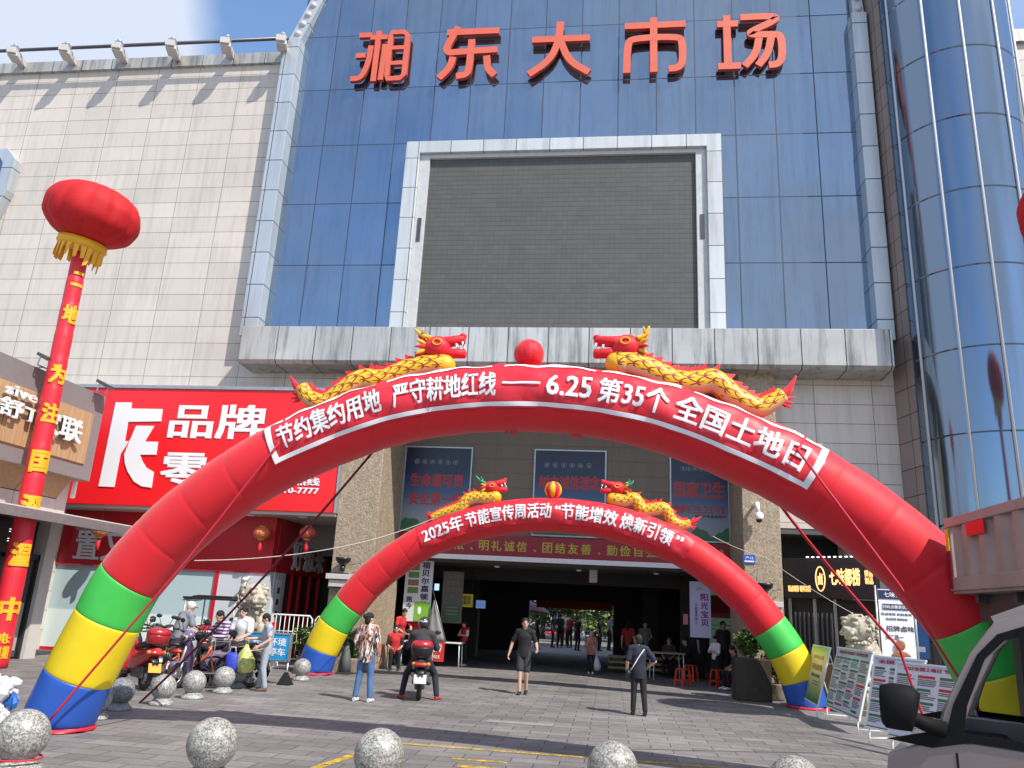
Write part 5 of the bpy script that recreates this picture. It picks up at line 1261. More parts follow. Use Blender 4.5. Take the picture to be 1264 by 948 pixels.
# ================================================================ stone lions
def lion(px, ytop, y, flip, lab):
    p = PY(px, ytop, y); T = thing('stone_lion', lab, 'statue', (p.x, y, 0), R(48*flip), 'pair of stone lions'); hs = p.z
    t = MB(); t.box(-.48,.48,-.62,.62,0,.12); t.box(-.42,.42,-.56,.56,.12,.50); t.box(-.46,.46,-.60,.60,.50,.58); t.build('pedestal', M['statue'], T, bevel=.015)
    k = (hs-.58)/1.5; q = lambda x, y, z: V((x*k, y*k, .58+z*k))
    b = MB()
    b.ball(q(0,.15,.32), (.34*k,.42*k,.36*k), 18, 12); b.tube([q(0,.15,.3), q(0,-.02,.6), q(0,-.14,.95)], [.34*k,.33*k,.27*k], 16)
    for e in (-1,1):
        b.tube([q(.2*e,-.2,.78), q(.22*e,-.32,.4), q(.22*e,-.34,.08)], [.13*k,.10*k,.11*k], 12); b.ball(q(.22*e,-.42,.07), (.12*k,.16*k,.08*k), 12, 8)
        b.ball(q(.30*e,.1,.22), (.16*k,.3*k,.24*k), 12, 8); b.ball(q(.3*e,-.22,.08), (.11*k,.2*k,.08*k), 12, 8)
    b.ball(q(0,-.22,1.18), (.30*k,.30*k,.30*k), 18, 12); b.ball(q(0,-.46,1.10), (.19*k,.17*k,.13*k), 14, 10)
    b.ball(q(0,-.42,.96), (.16*k,.15*k,.06*k), 14, 8); b.ball(q(0,-.6,1.15), (.08*k,.05*k,.06*k), 10, 8)
    for e in (-1,1):
        b.ball(q(.13*e,-.46,1.27), (.085*k,.07*k,.07*k), 12, 8); b.ball(q(.15*e,-.45,1.37), (.1*k,.06*k,.04*k), 12, 8); b.ball(q(.27*e,-.1,1.30), (.06*k,.12*k,.14*k), 12, 8); b.ball(q(.12*e,-.56,1.06), (.07*k,.05*k,.06*k), 10, 8)
    rr = random.Random(4)
    for i in range(150):
        a = rr.uniform(.15, 2*math.pi-.15)+math.pi/2*3+math.pi; zz_ = rr.uniform(.80, 1.48); rad_ = .33*math.sqrt(max(.05, 1-((zz_-1.15)/.42)**2))+.02
        x_, y_ = rad_*math.sin(a-math.pi/2*3), -.12+rad_*.95*(-math.cos(a-math.pi/2*3))*-1
        if y_ < -.30: continue
        b.ball(q(x_, y_, zz_), .036*k, 8, 6)
    m = bake(b, .013*k, 2); m.build('body', M['statue'], T)
    t = MB()
    for i in range(11):
        a = R(200+14*i); t.ball(q(.29*math.cos(a), -.13+.28*math.sin(a), .86), .035*k, 8, 6)
    t.ball(q(0,-.44,.80), .06*k, 12, 8); t.build('bead_collar', M['statue'], T)
    return T
lion(312, 719, 19.3, 1, 'pale stone lion on a pedestal behind the two seated scooter riders')
lion(1066, 757, 19.3, -1.2, 'pale stone lion on a pedestal behind the information boards')
# ================================================================ scooters
def paint(n, c): return mat(n, c, .28, .1, coat=.7, noise=.05)
P_ = {'red': paint('red_scooter_paint',(.42,.015,.02)), 'black': paint('black_scooter_paint',(.015,.015,.018)), 'grey': paint('grey_scooter_paint',(.18,.18,.19)), 'purple': paint('mauve_scooter_paint',(.16,.12,.22)), 'silver': paint('silver_scooter_paint',(.38,.38,.39)), 'white': paint('white_scooter_paint',(.62,.62,.62)), 'orange': paint('orange_frame_paint',(.55,.09,.02))}
M['tail'] = mat('red_tail_lamp', (.50,.03,.01), .15, spec=.6, coat=.6); M['amber'] = mat('amber_lamp', (.65,.22,.02), .15, coat=.6)
M['plate'] = mat('white_number_plate', (.62,.66,.60), .4); M['plateyellow'] = mat('yellow_number_plate', (.75,.36,.03), .4)
def scooter(lab, loc, rz, col, box=None, plate='plate', lean=0, grp='parked scooters'):
    T = thing('motor_scooter', lab, 'scooter', loc, rz, grp); T.rotation_euler = (0, R(lean), rz)
    c = P_[col]                                        # forwards = +y, rear faces -y
    for y, n in ((-.60,0),(.66,1)):
        t = MB(); ring = [(0, y+.205*math.cos(2*math.pi*k/32), .255+.205*math.sin(2*math.pi*k/32)) for k in range(33)]; t.tube(ring, .05, 10, cap=False); w_ = t.build('wheel', M['rubber'], T)
        t = MB(); t.tube([(-.035,y,.255),(.035,y,.255)], .05, 14)
        for k in range(5):
            a = 2*math.pi*k/5; t.bar((0,y,.255),(0,y+.165*math.cos(a),.255+.165*math.sin(a)),.03,.025,up=(1,0,0))
        t.tube([(0, y+.165*math.cos(2*math.pi*k/28), .255+.165*math.sin(2*math.pi*k/28)) for k in range(29)], .018, 8, cap=False); t.build('rim', M['steel'], w_)
    t = MB(); t.tube([(0,-.93,.74),(0,-.84,.70),(0,-.55,.62),(0,-.2,.52),(0,.02,.40),(0,.06,.30)], [.06,.13,.19,.19,.16,.10], 18, ry=[.04,.09,.14,.19,.15,.08], up=(0,0,1)); t.build('rear_cowl', c, T)
    t = MB(); t.tube([(0,-.95,.50),(0,-.86,.57),(0,-.70,.60),(0,-.45,.57)], [.06,.085,.095,.09], 14, ry=[.012,.02,.025,.02], up=(0,0,1)); t.build('rear_fender', M['black'], T)
    t = MB(); t.tube([(0,-.72,.78),(0,-.62,.83),(0,-.3,.80),(0,-.05,.76),(0,.04,.70)], [.10,.16,.165,.12,.07], 16, ry=[.03,.06,.06,.05,.03], up=(0,0,1)); t.build('seat', M['black'], T)
    t = MB(); t.box(-.16,.16,-.02,.42,.24,.31); t.build('floorboard', M['black'], T, bevel=.02)
    t = MB(); prof = [(.10,.26),(.19,.36),(.22,.55),(.19,.78),(.11,.92)]
    rings = [[V((w_*x, .38+.16*(z-.3)-.05*(1-x*x)+.06+o, z)) for x in (-1,-.5,0,.5,1)]+[V((w_*x, .38+.16*(z-.3)+.05+.03*(1-x*x)+o, z)) for x in (1,.5,0,-.5,-1)] for w_, z in prof for o in (0,)]
    t.rings(rings); t.build('front_shield', c, T)
    t = MB(); t.tube([(0,.66,.27),(0,.56,.6),(0,.46,.98)], .03, 10); t.tube([(.07,.66,.255),(.07,.60,.50)], .02, 8); t.tube([(-.07,.66,.255),(-.07,.60,.50)], .02, 8); t.build('fork', M['steel'], T)
    t = MB(); t.tube([(0,.86,.40),(0,.78,.49),(0,.62,.505),(0,.48,.42)], [.05,.075,.08,.06], 12, ry=[.012,.02,.022,.015], up=(0,0,1)); t.build('front_fender', c, T)
    t = MB(); t.tube([(0,.60,.95),(0,.52,1.0),(0,.40,1.0)], [.10,.15,.08], 14, ry=[.07,.09,.05], up=(0,0,1)); hb = t.build('handlebar_cowl', c, T)
    t = MB(); t.tube([(-.34,.36,1.04),(-.2,.42,1.02),(0,.46,1.0),(.2,.42,1.02),(.34,.36,1.04)], .016, 8); t.tube([(-.35,.355,1.04),(-.24,.40,1.03)], .022, 8); t.tube([(.35,.355,1.04),(.24,.40,1.03)], .022, 8); t.build('handlebar', M['black'], T)
    t = MB(); t.ball((0,.625,.95), (.10,.04,.07), 14, 10); t.build('headlight', M['chrome'], T)
    for e in (-1,1):
        t = MB(); t.tube([(e*.22,.42,1.03),(e*.27,.43,1.15),(e*.30,.42,1.22)], .007, 6); t.ball((e*.31,.42,1.25), (.065,.015,.045), 12, 8); t.build('mirror', M['black'], T)
    t = MB(); t.ball((0,-.89,.685), (.15,.07,.05), 16, 10); t.ball((.14,-.86,.69), (.045,.06,.04), 10, 8, 1); t.ball((-.14,-.86,.69), (.045,.06,.04), 10, 8, 1); t.build('tail_light', [M['tail'], M['amber']], T)
    t = MB(); d = V((0,-.94,.42)); t.frame(d, (1,0,0), V((0,.35,1)).normalized(), V((0,-1,.35)).normalized(), (.24,.17,.008)); pl = t.build('licence_plate', M[plate], T, bevel=.003)
    t = MB()
    for k in range(5): t.frame(d+V(((k-2)*.04,-.006,-.02)), (1,0,0), V((0,.35,1)).normalized(), V((0,-1,.35)).normalized(), (.026,.05,.006))
    for k in range(2): t.frame(d+V(((k-.5)*.07,.014,.045)), (1,0,0), V((0,.35,1)).normalized(), V((0,-1,.35)).normalized(), (.045,.04,.006))
    t.build('plate_marks', M['dsteel'], pl)
    t = MB(); t.tube([(.16,-.15,.27),(.17,-.5,.32),(.18,-.85,.40)], [.03,.05,.045], 12); t.build('exhaust', M['dsteel'], T)
    t = MB(); t.box(-.1,.1,-.62,-.05,.2,.42); t.build('engine', M['dsteel'], T, bevel=.03)
    if box:
        t = MB(); t.tube([(0,-.80,.835),(0,-.80,.86),(0,-.80,.98),(0,-.80,1.0)], [.15,.20,.22,.22], 22, ry=[.13,.17,.19,.19], up=(0,1,0)); bx = t.build('top_box', M['black'] if box == 'dark' else P_['red'], T)
        t = MB(); t.tube([(0,-.80,1.0),(0,-.80,1.05),(0,-.80,1.11),(0,-.80,1.13)], [.222,.222,.19,.12], 22, ry=[.192,.192,.16,.1], up=(0,1,0)); t.build('box_lid', P_['red'], bx)
        t = MB(); t.bar((0,-.55,.84),(0,-.92,.82),.14,.02); t.build('rack', M['dsteel'], T)
    return T
scooter('black scooter with red-lidded top box carrying the helmeted rider', (RID.x-.10,RID.y+.80,0), R(13), 'black', 'dark', grp='ridden scooter')
def sc(px, y, rz, col, lab, **k):
    p = PY(px, 820, y); return scooter(lab, (p.x, y, 0), R(rz), col, **k)
sc(166, 15.2, 52, 'red', 'dark red scooter with red top box and yellow plate beside the large arch', box='red', plate='plateyellow', lean=3)
sc(152, 16.6, 25, 'black', 'black scooter behind the red scooter, handlebars showing beside the green band', lean=4)
sc(222, 16.3, 20, 'silver', 'silver scooter in front of the man in the white cap', lean=3)
sc(248, 16.0, 165, 'purple', 'mauve scooter with its front towards the camera between bicycle and black scooter', lean=-3)
bs = sc(274, 16.0, 128, 'black', 'black scooter with a blue shopping bag on its floorboard', lean=-2)
sc(304, 18.1, 60, 'grey', 'grey scooter under the man in white shirt', lean=2)
sc(186, 17.6, 35, 'grey', 'grey scooter in the back row left of the man in the white cap', lean=3)
sc(205, 18.3, 200, 'black', 'black scooter in the back row with its headlight towards the camera', lean=-3)
sc(244, 18.0, 30, 'red', 'dark red scooter in the back row right of the man in the white cap', lean=3)
sc(287, 16.9, 40, 'black', 'black scooter between the purple-striped rider and the man in white shirt', lean=2)
p = V(bs.location); t = MB(); t.tube([(0,0,0),(0,0,.05),(0,0,.28),(0,0,.36)],[.12,.14,.13,.09],14,ry=[.07,.09,.08,.03],up=(0,1,0)); hb_ = thing('shopping_bag','blue shopping bag hanging on the black scooter','bag',(p.x+.28,p.y-.18,.34)); t.build('bag_body', mat('blue_bag_cloth',(.03,.05,.42),.6,bump=.5,bscale=14), hb_)
t = MB(); t.tube([(-.07,0,.34),(-.05,0,.46),(.05,0,.46),(.07,0,.34)],.008,6); t.build('handle', M['plainwhite'], hb_)
# orange bicycle
bp_ = PY(231,815,15.6); BK = thing('bicycle','bicycle with an orange-red frame standing among the scooters','bicycle',(bp_.x,15.6,0),R(-62)); BK.rotation_euler=(0,R(5),R(-62))
for y in (-.5,.5):
    t = MB(); t.tube([(0,y+.29*math.cos(2*math.pi*k/36),.31+.29*math.sin(2*math.pi*k/36)) for k in range(37)],.02,8,cap=False); w_ = t.build('wheel',M['rubber'],BK)
    t = MB()
    for k in range(14): a=2*math.pi*k/14; t.bar((0,y,.31),(0,y+.28*math.cos(a),.31+.28*math.sin(a)),.004,.004,up=(1,0,0))
    t.tube([(-.04,y,.31),(.04,y,.31)],.025,8); t.build('spokes',M['steel'],w_)
t = MB(); t.tube([(0,.42,.80),(0,.36,.62),(0,.05,.36),(0,-.12,.30)],.03,10); t.tube([(0,-.12,.30),(0,-.2,.76)],.025,10); t.tube([(0,-.12,.3),(0,-.5,.31)],.018,8); t.tube([(0,-.19,.6),(0,-.5,.31)],.014,8); t.tube([(.05,.5,.31),(.04,.44,.62),(0,.42,.8)],.016,8); t.tube([(-.05,.5,.31),(-.04,.44,.62),(0,.42,.8)],.016,8); t.build('frame',P_['orange'],BK)
t = MB(); t.tube([(-.27,.30,1.0),(-.12,.38,.98),(0,.40,.92),(.12,.38,.98),(.27,.30,1.0)],.012,8); t.tube([(0,.42,.8),(0,.40,.93)],.015,8); t.build('handlebar',M['chrome'],BK)
t = MB(); t.tube([(0,-.36,.82),(0,-.22,.82),(0,-.02,.80)],[.09,.08,.02],12,ry=[.04,.035,.02],up=(0,0,1)); t.tube([(0,-.2,.76),(0,-.2,.8)],.015,8); t.build('saddle',M['black'],BK)
t = MB(); t.box(-.16,.16,.48,.74,.68,.69)
for x in (-.16,.16): t.bar((x,.48,.69),(x,.48,.92),.008,.008); t.bar((x,.74,.69),(x,.76,.92),.008,.008); t.bar((x,.48,.92),(x,.76,.92),.008,.008)
for z in (.76,.84,.92): t.bar((-.16,.48,z),(.16,.48,z),.008,.008); t.bar((-.16,.75,z),(.16,.75,z),.008,.008)
t.build('basket',M['steel'],BK)
# electric tricycle with a sun roof
tp = PY(266,790,19.4); TC = thing('electric_tricycle','small electric tricycle with a black sun roof behind the seated riders','tricycle',(tp.x,19.4,0),R(90))
t = MB(); t.box(-.52,.52,-.65,.75,1.66,1.72); t.tube([(0,-.68,1.64),(0,-.5,1.74),(0,.5,1.74),(0,.8,1.62)],.5,6,ry=.03,up=(0,0,1)); t.build('roof',M['black'],TC,bevel=.02)
t = MB()
for x in (-.48,.48):
    for y in (-.6,.68): t.tube([(x,y,.5),(x,y,1.68)],.018,8)
t.build('roof_posts',M['steel'],TC)
t = MB(); t.box(-.45,.45,-.75,.1,.35,.85); t.box(-.3,.3,.1,.7,.28,.36); t.build('body',P_['white'],TC,bevel=.03)
t = MB(); t.box(-.42,.42,-.55,-.1,.85,.95); t.box(-.42,.42,-.72,-.6,.9,1.25); t.build('seat',M['black'],TC,bevel=.03)
for x,y in ((-.45,-.5),(.45,-.5),(0,.85)):
    t = MB(); t.tube([(x,y+.17*math.cos(2*math.pi*k/24),.22+.17*math.sin(2*math.pi*k/24)) for k in range(25)],.05,8,cap=False); t.tube([(x-.03,y,.22),(x+.03,y,.22)],.12,12); t.build('wheel',M['rubber'],TC)
t = MB(); t.tube([(0,.85,.22),(0,.7,.7),(0,.6,1.0)],.025,8); t.tube([(-.3,.5,1.05),(0,.6,1.0),(.3,.5,1.05)],.015,8); t.build('handlebar',M['dsteel'],TC)
# ================================================================ things the man in grey holds; blue sign board; barrier
wp = at(GT, GJ['wR']+V((0,-.06,-.07)), GK)
VB = thing('plastic_bag','bulging yellow-green bag of vegetables held by the man in grey','bag',(wp.x,wp.y,wp.z-.60))
M['vegbag'] = mat('translucent_yellow_green_plastic',(.52,.55,.16),.3,noise=.5,nscale=11,bump=.6,bscale=16,trans=.15)
t = MB(); prof=[(.04,.0),(.14,.03),(.19,.14),(.18,.27),(.12,.40),(.05,.50),(.03,.55)]
rr=random.Random(8); t.rings([[V(((r*(1+.13*math.sin(3*a+z*9)+.06*math.sin(7*a)))*math.cos(a),(r*.8*(1+.1*math.sin(4*a+z*7)))*math.sin(a),z)) for a in [2*math.pi*k/28 for k in range(28)]] for r,z in prof]); t.build('bag_body',M['vegbag'],VB)
t = MB(); t.tube([(-.02,0,.54),(-.03,0,.60),(0,0,.64),(.03,0,.60),(.02,0,.54)],.008,6); t.build('handle',M['vegbag'],VB)
wp = at(GT, GJ['wL']+V((0,-.10,-.06)), GK); PP = thing('paper_bundle','creased pamphlets held flat in the hand of the man in grey','papers',(wp.x,wp.y,wp.z),R(20))
t = MB()
for i in range(4): t.frame((.02*i,0,-.03+.007*i),V((1,.1*i,.08*i)),(0,1,0),(0,0,1),(.30,.22,.003),i%2)
t.build('sheets',[M['plainwhite'],mat('printed_pamphlet',(.50,.38,.20),.5,noise=.5,nscale=25)],PP)
M['bluesign'] = mat('bright_blue_sign',(.02,.30,.62),.4)
a_,b_ = PY(308,781,17.35),PY(356,815,17.35); BS = thing('easel_sign','bright blue sign with white characters on a steel stand behind the man in grey','sign',((a_.x+b_.x)/2,17.35,0)); o=((a_.x+b_.x)/2,17.35,0)
t = MB(); t.box(a_.x,b_.x,17.33,17.37,b_.z,a_.z); t.build('panel',M['bluesign'],BS,o)
t = MB()
for x0,x1,z0,z1 in ((a_.x-.03,a_.x+.02,b_.z-.03,a_.z+.03),(b_.x-.02,b_.x+.03,b_.z-.03,a_.z+.03),(a_.x,b_.x,a_.z,a_.z+.04),(a_.x,b_.x,b_.z-.04,b_.z)): t.box(x0,x1,17.315,17.385,z0,z1)
t.build('frame',M['steel'],BS,o)
t = MB(); letters(t,'爱护环境',((a_.x+b_.x)/2,17.326,b_.z+(a_.z-b_.z)*.7),(1,0,0),(0,0,1),(b_.x-a_.x)*.82,.17,.03); letters(t,'文明停车',((a_.x+b_.x)/2,17.326,b_.z+(a_.z-b_.z)*.3),(1,0,0),(0,0,1),(b_.x-a_.x)*.82,.17,.03); t.build('lettering',M['plainwhite'],BS,o)
for x in (a_.x+.02,b_.x-.0):
    t = MB(); t.tube([(x,17.35,b_.z),(x+.01,17.3,.06)],.022,8); t.build('leg',M['steel'],BS,o)
    t = MB(); t.add([(x-.14,17.18,0),(x+.14,17.18,0),(x+.14,17.46,0),(x-.14,17.46,0),(x-.03,17.27,.26),(x+.03,17.27,.26),(x+.03,17.33,.26),(x-.03,17.33,.26)],[(3,2,1,0),(4,5,6,7),(0,1,5,4),(1,2,6,5),(2,3,7,6),(3,0,4,7)]); t.build('foot',M['black'],BS,o)
def barrier(lab, x0, x1, y, z1):
    T = thing('crowd_barrier',lab,'barrier',((x0+x1)/2,y,0),0,'white crowd barriers'); o=((x0+x1)/2,y,0)
    t = MB(); t.tube([(x0,y,.05),(x0,y,z1-.08),(x0+.07,y,z1),(x1-.07,y,z1),(x1,y,z1-.08),(x1,y,.05)],.022,8); t.tube([(x0,y,.25),(x1,y,.25)],.018,8); t.tube([(x0,y,z1-.42),(x1,y,z1-.42)],.014,8); t.build('frame',M['white'],T,o)
    n=int((x1-x0)/.125); t=MB()
    for i in range(1,n): x=x0+(x1-x0)*i/n; t.tube([(x,y,.25),(x,y,z1)],.010,6)
    t.build('bars',M['white'],T,o)
    for x in (x0+.1,x1-.1): t=MB(); t.bar((x,y-.28,.02),(x,y+.28,.02),.05,.03); t.build('foot',M['white'],T,o)
b1=PY(336,758,21.2); b2=PY(386,760,21.2); barrier('white crowd barrier behind the blue sign, the wide one',b1.x,b2.x,21.2,b1.z); b3=PY(390,761,21.15); barrier('white crowd barrier partly hidden by the green band of the smaller-looking arch',b3.x,b3.x+1.0,21.15,b1.z)
# ================================================================ lamps and cameras on the pillars
def spot(px,py,lab):
    p=PY(px,py,21.3); T=thing('spot_lamp',lab,'lamp',(p.x,21.55,p.z-.5),0,'spot lamps on the granite pillars'); z=.38; y=-.27
    t=MB(); t.lathe([(.02,z-.02),(.07,z),(.15,z+.06),(.2,z+.14),(.215,z+.2),(.2,z+.2),(.0,z+.12)],22,(0,y,0)); t.lathe([(.07,z-.16),(.07,z-.02)],14,(0,y,0)); t.build('lamp_bowl',M['black'],T)
    t=MB(); t.box(-.42,.42,-.36,-.0,.0,.14); t.box(-.34,.4,-.3,-.02,-.2,-.02); t.build('housing',M['lightcomp'],T,bevel=.01)
    t=MB(); t.tube([(-.2,y,z+.1),(-.12,y,z+.26),(.12,y,z+.26),(.2,y,z+.1)],.008,6); t.bar((.2,-.2,.4),(.45,-.1,.45),.015,.015); t.build('bracket',M['dsteel'],T)
spot(424,692,'black bowl spot lamp on a pale housing on the left granite pillar'); spot(944,724,'black bowl spot lamp on a pale housing on the right granite pillar')
p=PY(937,638,21.3); T=thing('security_camera','white dome camera on the right granite pillar','camera',(p.x,21.55,p.z)); t=MB(); t.bar((-.08,0,.32),(-.08,-.22,.34),.06,.06); t.tube([(-.04,-.24,.38),(-.02,-.25,.1)],.06,12); t.build('arm',M['white'],T); t=MB(); t.lathe([(.06,.12),(.11,.08),(.115,-.04),(.1,-.07)],18,(0,-.25,0)); t.build('housing',M['white'],T); t=MB(); t.ball((0,-.25,-.07),(.085,.085,.08),14,10); t.build('lens_dome',M['black'],T)
p=PY(925,690,21.5); T=thing('address_plate','small blue address plate with white marks on the right granite pillar','sign',(p.x,21.53,p.z)); t=MB(); t.box(-.15,.15,-.01,.015,-.11,.11); t.build('plate',mat('enamel_blue',(.03,.10,.45),.3),T); t=MB(); letters(t,'户12',(0,-.012,.03),(1,0,0),(0,0,1),.2,.08,.02); t.box(-.12,.12,-.012,-.0105,-.075,-.04); t.build('lettering',M['plainwhite'],T)
p=PY(417,716,21.5); T=thing('name_plaque','dark plaque on the left granite pillar','sign',(p.x,21.53,p.z)); t=MB(); t.box(-.27,.27,-.02,.015,-.22,.2); t.build('plate',M['dsteel'],T); t=MB(); t.ball((0,-.02,.06),(.04,.008,.04),12,8); t.box(-.18,.18,-.025,-.02,-.08,-.04); t.build('lettering',M['steel'],T)
# ================================================================ small lanterns under the snack shop
def lantern(px,py,y,lab,c):
    p=PY(px,py,y); T=thing('hanging_lantern',lab,'lantern',(p.x,y,p.z),0,'small lanterns under the red sign'); t=MB(); gored(t,(0,0,0),.24,12,[0],.05,n=4,k=12,sz=.78); t.build('body',c,T)
    t=MB(); t.lathe([(.08,.2),(.1,.17)],14); t.lathe([(.1,-.17),(.08,-.2)],14); t.build('cap',M['gold'],T)
    t=MB(); t.tube([(0,0,-.2),(0,0,-.27),(0,0,-.42),(0,0,-.55)],[.015,.05,.06,.05],10); t.build('tassel',M['redcloth'],T)
    t=MB(); t.tube([(0,0,.2),(0,0,4.06-p.z)],.006,6); t.build('cord',M['dsteel'],T)
M['lanternor']=mat('orange_gold_lantern',(.60,.16,.06),.5,noise=.3,nscale=14)
lantern(323,658,21.9,'small orange-gold lantern under the red sign, the middle one',M['lanternor']); lantern(380,658,21.9,'small red lantern under the red sign, nearest the granite pillar',mat('dull_red_lantern',(.48,.08,.06),.5,noise=.2)); lantern(124,655,21.6,'small lantern beside the steel canopy of the wood shop',M['lanternor'])
# ================================================================ plants
def leafy(mb, c, rx, rz, n, s, rr):
    for i in range(n):
        a=rr.uniform(0,6.28); e=math.acos(rr.uniform(-1,1)); d=V((math.sin(e)*math.cos(a),math.sin(e)*math.sin(a),math.cos(e))); r=rr.uniform(.35,1)**.6
        p=V(c)+V((d.x*rx*r,d.y*rx*r,d.z*rz*r)); u=V((rr.uniform(-1,1),rr.uniform(-1,1),rr.uniform(-.6,.6))).normalized(); w_=u.cross(V((rr.uniform(-1,1),rr.uniform(-1,1),1))).normalized(); k=s*rr.uniform(.6,1.3)
        mb.add([p-u*k,p+w_*k*.45,p+u*k,p-w_*k*.45],[(0,1,2,3)],rr.choice((0,0,1)))
def plant(px,py,y,w,h,lab,pot=None,n=500):
    p=PY(px,py,y); rr=random.Random(int(px)); T=thing('potted_plant',lab,'plant',(p.x,y,0)); z0=.5
    t=MB()
    if pot=='box': t.box(-w,w,-.3,.3,0,.95); z0=.95; t.build('planter',mat('dark_brown_planter',(.04,.028,.018),.6,noise=.3),T,bevel=.02)
    else: t.lathe([(.16,0),(.22,.05),(.24,.35),(.26,.38),(.22,.38),(.2,.33)],20); z0=.35; t.build('pot',M['brownstone'],T)
    t=MB()
    for k in range(5): t.tube([(rr.uniform(-.08,.08),rr.uniform(-.08,.08),z0-.05),(rr.uniform(-.2,.2),rr.uniform(-.1,.1),z0+h*.6)],[.018,.008],6)
    t.build('stems',M['bark'],T)
    t=MB(); 
    for k in range(7): leafy(t,(rr.uniform(-w*.5,w*.5),rr.uniform(-.15,.15),z0+h*rr.uniform(.25,.8)),w*.55,h*.3,n//7,.075,rr)
    t.build('foliage',[M['leaf'],M['leaf2']],T)
plant(380,790,20.7,.55,1.0,'leafy shrub beside the barrier behind the smaller-looking arch')
plant(926,790,20.6,.42,.8,'green shrub in a tall brown planter at the right granite pillar','box',900)
plant(955,790,21.0,.45,1.15,'green shrub behind the right foot of the smaller-looking arch',None,700)
plant(437,790,21.0,.4,.75,'low dark plant in a pot behind the woman in the patterned blouse')
# stone planter block and grey cone by the left pillar
t=MB(); t.box(-.55,.55,-.3,.3,0,.62); T=thing('stone_planter','low brown stone block at the foot of the left granite pillar','planter',(PY(405,815,21.0).x,21.0,0)); t.build('block',M['brownstone'],T,bevel=.02); t=MB(); t.box(-.58,.58,-.33,.33,.62,.68); t.build('coping',M['brownstone'],T,bevel=.01)
p=PZ(425,832); T=thing('folded_parasol_cover','dark grey cone-shaped cover standing left of the woman in jeans','cone',(p.x,p.y,0)); t=MB(); t.box(-.18,.18,-.18,.18,0,.05); t.build('base',M['dsteel'],T); t=MB(); t.lathe([(.15,.05),(.12,.4),(.05,.75),(.02,.8)],16); t.build('cone',mat('grey_green_plastic',(.10,.12,.12),.5),T)
# ================================================================ inside the passage mouth
def vbanner(name, lab, x0, x1, y, z0, z1, base, cat='banner', thick=.03):
    T=thing(name,lab,cat,((x0+x1)/2,y,z0)); t=MB(); t.box(x0,x1,y,y+thick,z0,z1); t.build('panel',base,T,((x0+x1)/2,y,z0)); return T,((x0+x1)/2,y,z0)
T,o=vbanner('vertical_banner','tall white banner with dark blue characters and food pictures left in the passage mouth',-6.32,-5.45,24.5,1.3,3.18,mat('white_banner',(.60,.61,.64),.5))
t=MB()
for i,ch in enumerate('福贝尔嘉顿幼'): letters(t,ch,(-5.68,24.495,2.98-.235*i),(1,0,0),(0,0,1),.25,.2,.03)
for i,ch in enumerate('惠今'): letters(t,ch,(-6.14,24.495,1.95-.2*i),(1,0,0),(0,0,1),.2,.17,.02)
t.build('lettering',mat('navy_ink',(.02,.02,.12),.5),T,o)
t=MB()
for i in range(4): t.box(-6.22,-5.88,24.494,24.5,2.82-.23*i,3.0-.23*i,i%2)
t.build('pictures',[mat('printed_food',(.25,.13,.07),.5,noise=.7,nscale=25),mat('printed_greens',(.10,.22,.05),.5,noise=.7,nscale=25)],T,o)
t=MB(); t.box(-5.96,-5.47,24.49,24.5,1.32,1.88); t.ball((-5.8,24.485,1.62),(.06,.01,.12),12,8,1); t.build('green_patch',[mat('bright_green_print',(.16,.42,.03),.5),M['plainwhite']],T,o)
T,o=vbanner('entrance_plaque','brownish notice board with faint characters and a green lower half in the passage',-5.2,-4.55,24.9,1.3,2.85,mat('dull_bronze_board',(.085,.08,.06),.5,noise=.2))
t=MB(); t.box(-5.1,-4.62,24.89,24.9,1.35,1.85); t.build('lower_board',mat('dark_green_board',(.03,.085,.04),.5),T,o)
t=MB()
for j,s in enumerate(('湘东大','市场管理','便民服')): 
    for i,ch in enumerate(s): letters(t,ch,(-5.02+.15*j,24.892,2.7-.2*i),(1,0,0),(0,0,1),.11,.14,.01)
for k in range(3): t.box(-5.05,-4.68,24.886,24.889,1.75-.1*k,1.78-.1*k)
t.build('lettering',mat('worn_gold_letters',(.16,.15,.11),.5),T,o)
T,o=vbanner('hanging_sign','small yellow sign with dark characters hanging in the passage',-4.98,-4.58,27.0,1.8,2.22,mat('yellow_sign',(.42,.36,.03),.5,emit=(.5,.42,.05,.12)),'sign'); t=MB(); letters(t,'便民\n服务',(-4.78,26.99,2.02),(1,0,0),(0,0,1),.28,.28,.02); t.build('lettering',M['dsteel'],T,o); t=MB(); t.tube([(-4.95,27.01,2.22),(-4.95,27.01,3.12)],.006,6); t.tube([(-4.61,27.01,2.22),(-4.61,27.01,3.12)],.006,6); t.build('cords',M['dsteel'],T,o)
T,o=vbanner('lit_sign','small lit pale blue sign beside the yellow hanging sign',-4.5,-4.18,27.2,1.78,2.04,mat('lit_blue_sign',(.1,.2,.5),.5,emit=(.12,.22,.5,.5)),'sign'); t=MB(); letters(t,'出口',(-4.34,27.19,1.91),(1,0,0),(0,0,1),.24,.14,.03); t.build('lettering',M['plainwhite'],T,o)
T,o=vbanner('lit_sign','tiny glowing blue-white sign above the grey folded flag',-5.42,-5.28,24.7,2.25,2.45,mat('lit_cyan_sign',(.3,.5,.7),.5,emit=(.4,.65,.9,.9)),'sign')
T,o=vbanner('vertical_banner','tall pale lilac banner with purple characters at the right of the passage',2.32,2.92,24.5,1.28,2.86,mat('pale_lilac_banner',(.50,.47,.66),.5))
t=MB()
for i,ch in enumerate('阳光宝贝'): letters(t,ch,(2.74,24.494,2.42-.24*i),(1,0,0),(0,0,1),.22,.2,.03)
t.build('lettering',mat('purple_ink',(.22,.02,.25),.5),T,o)
t=MB()
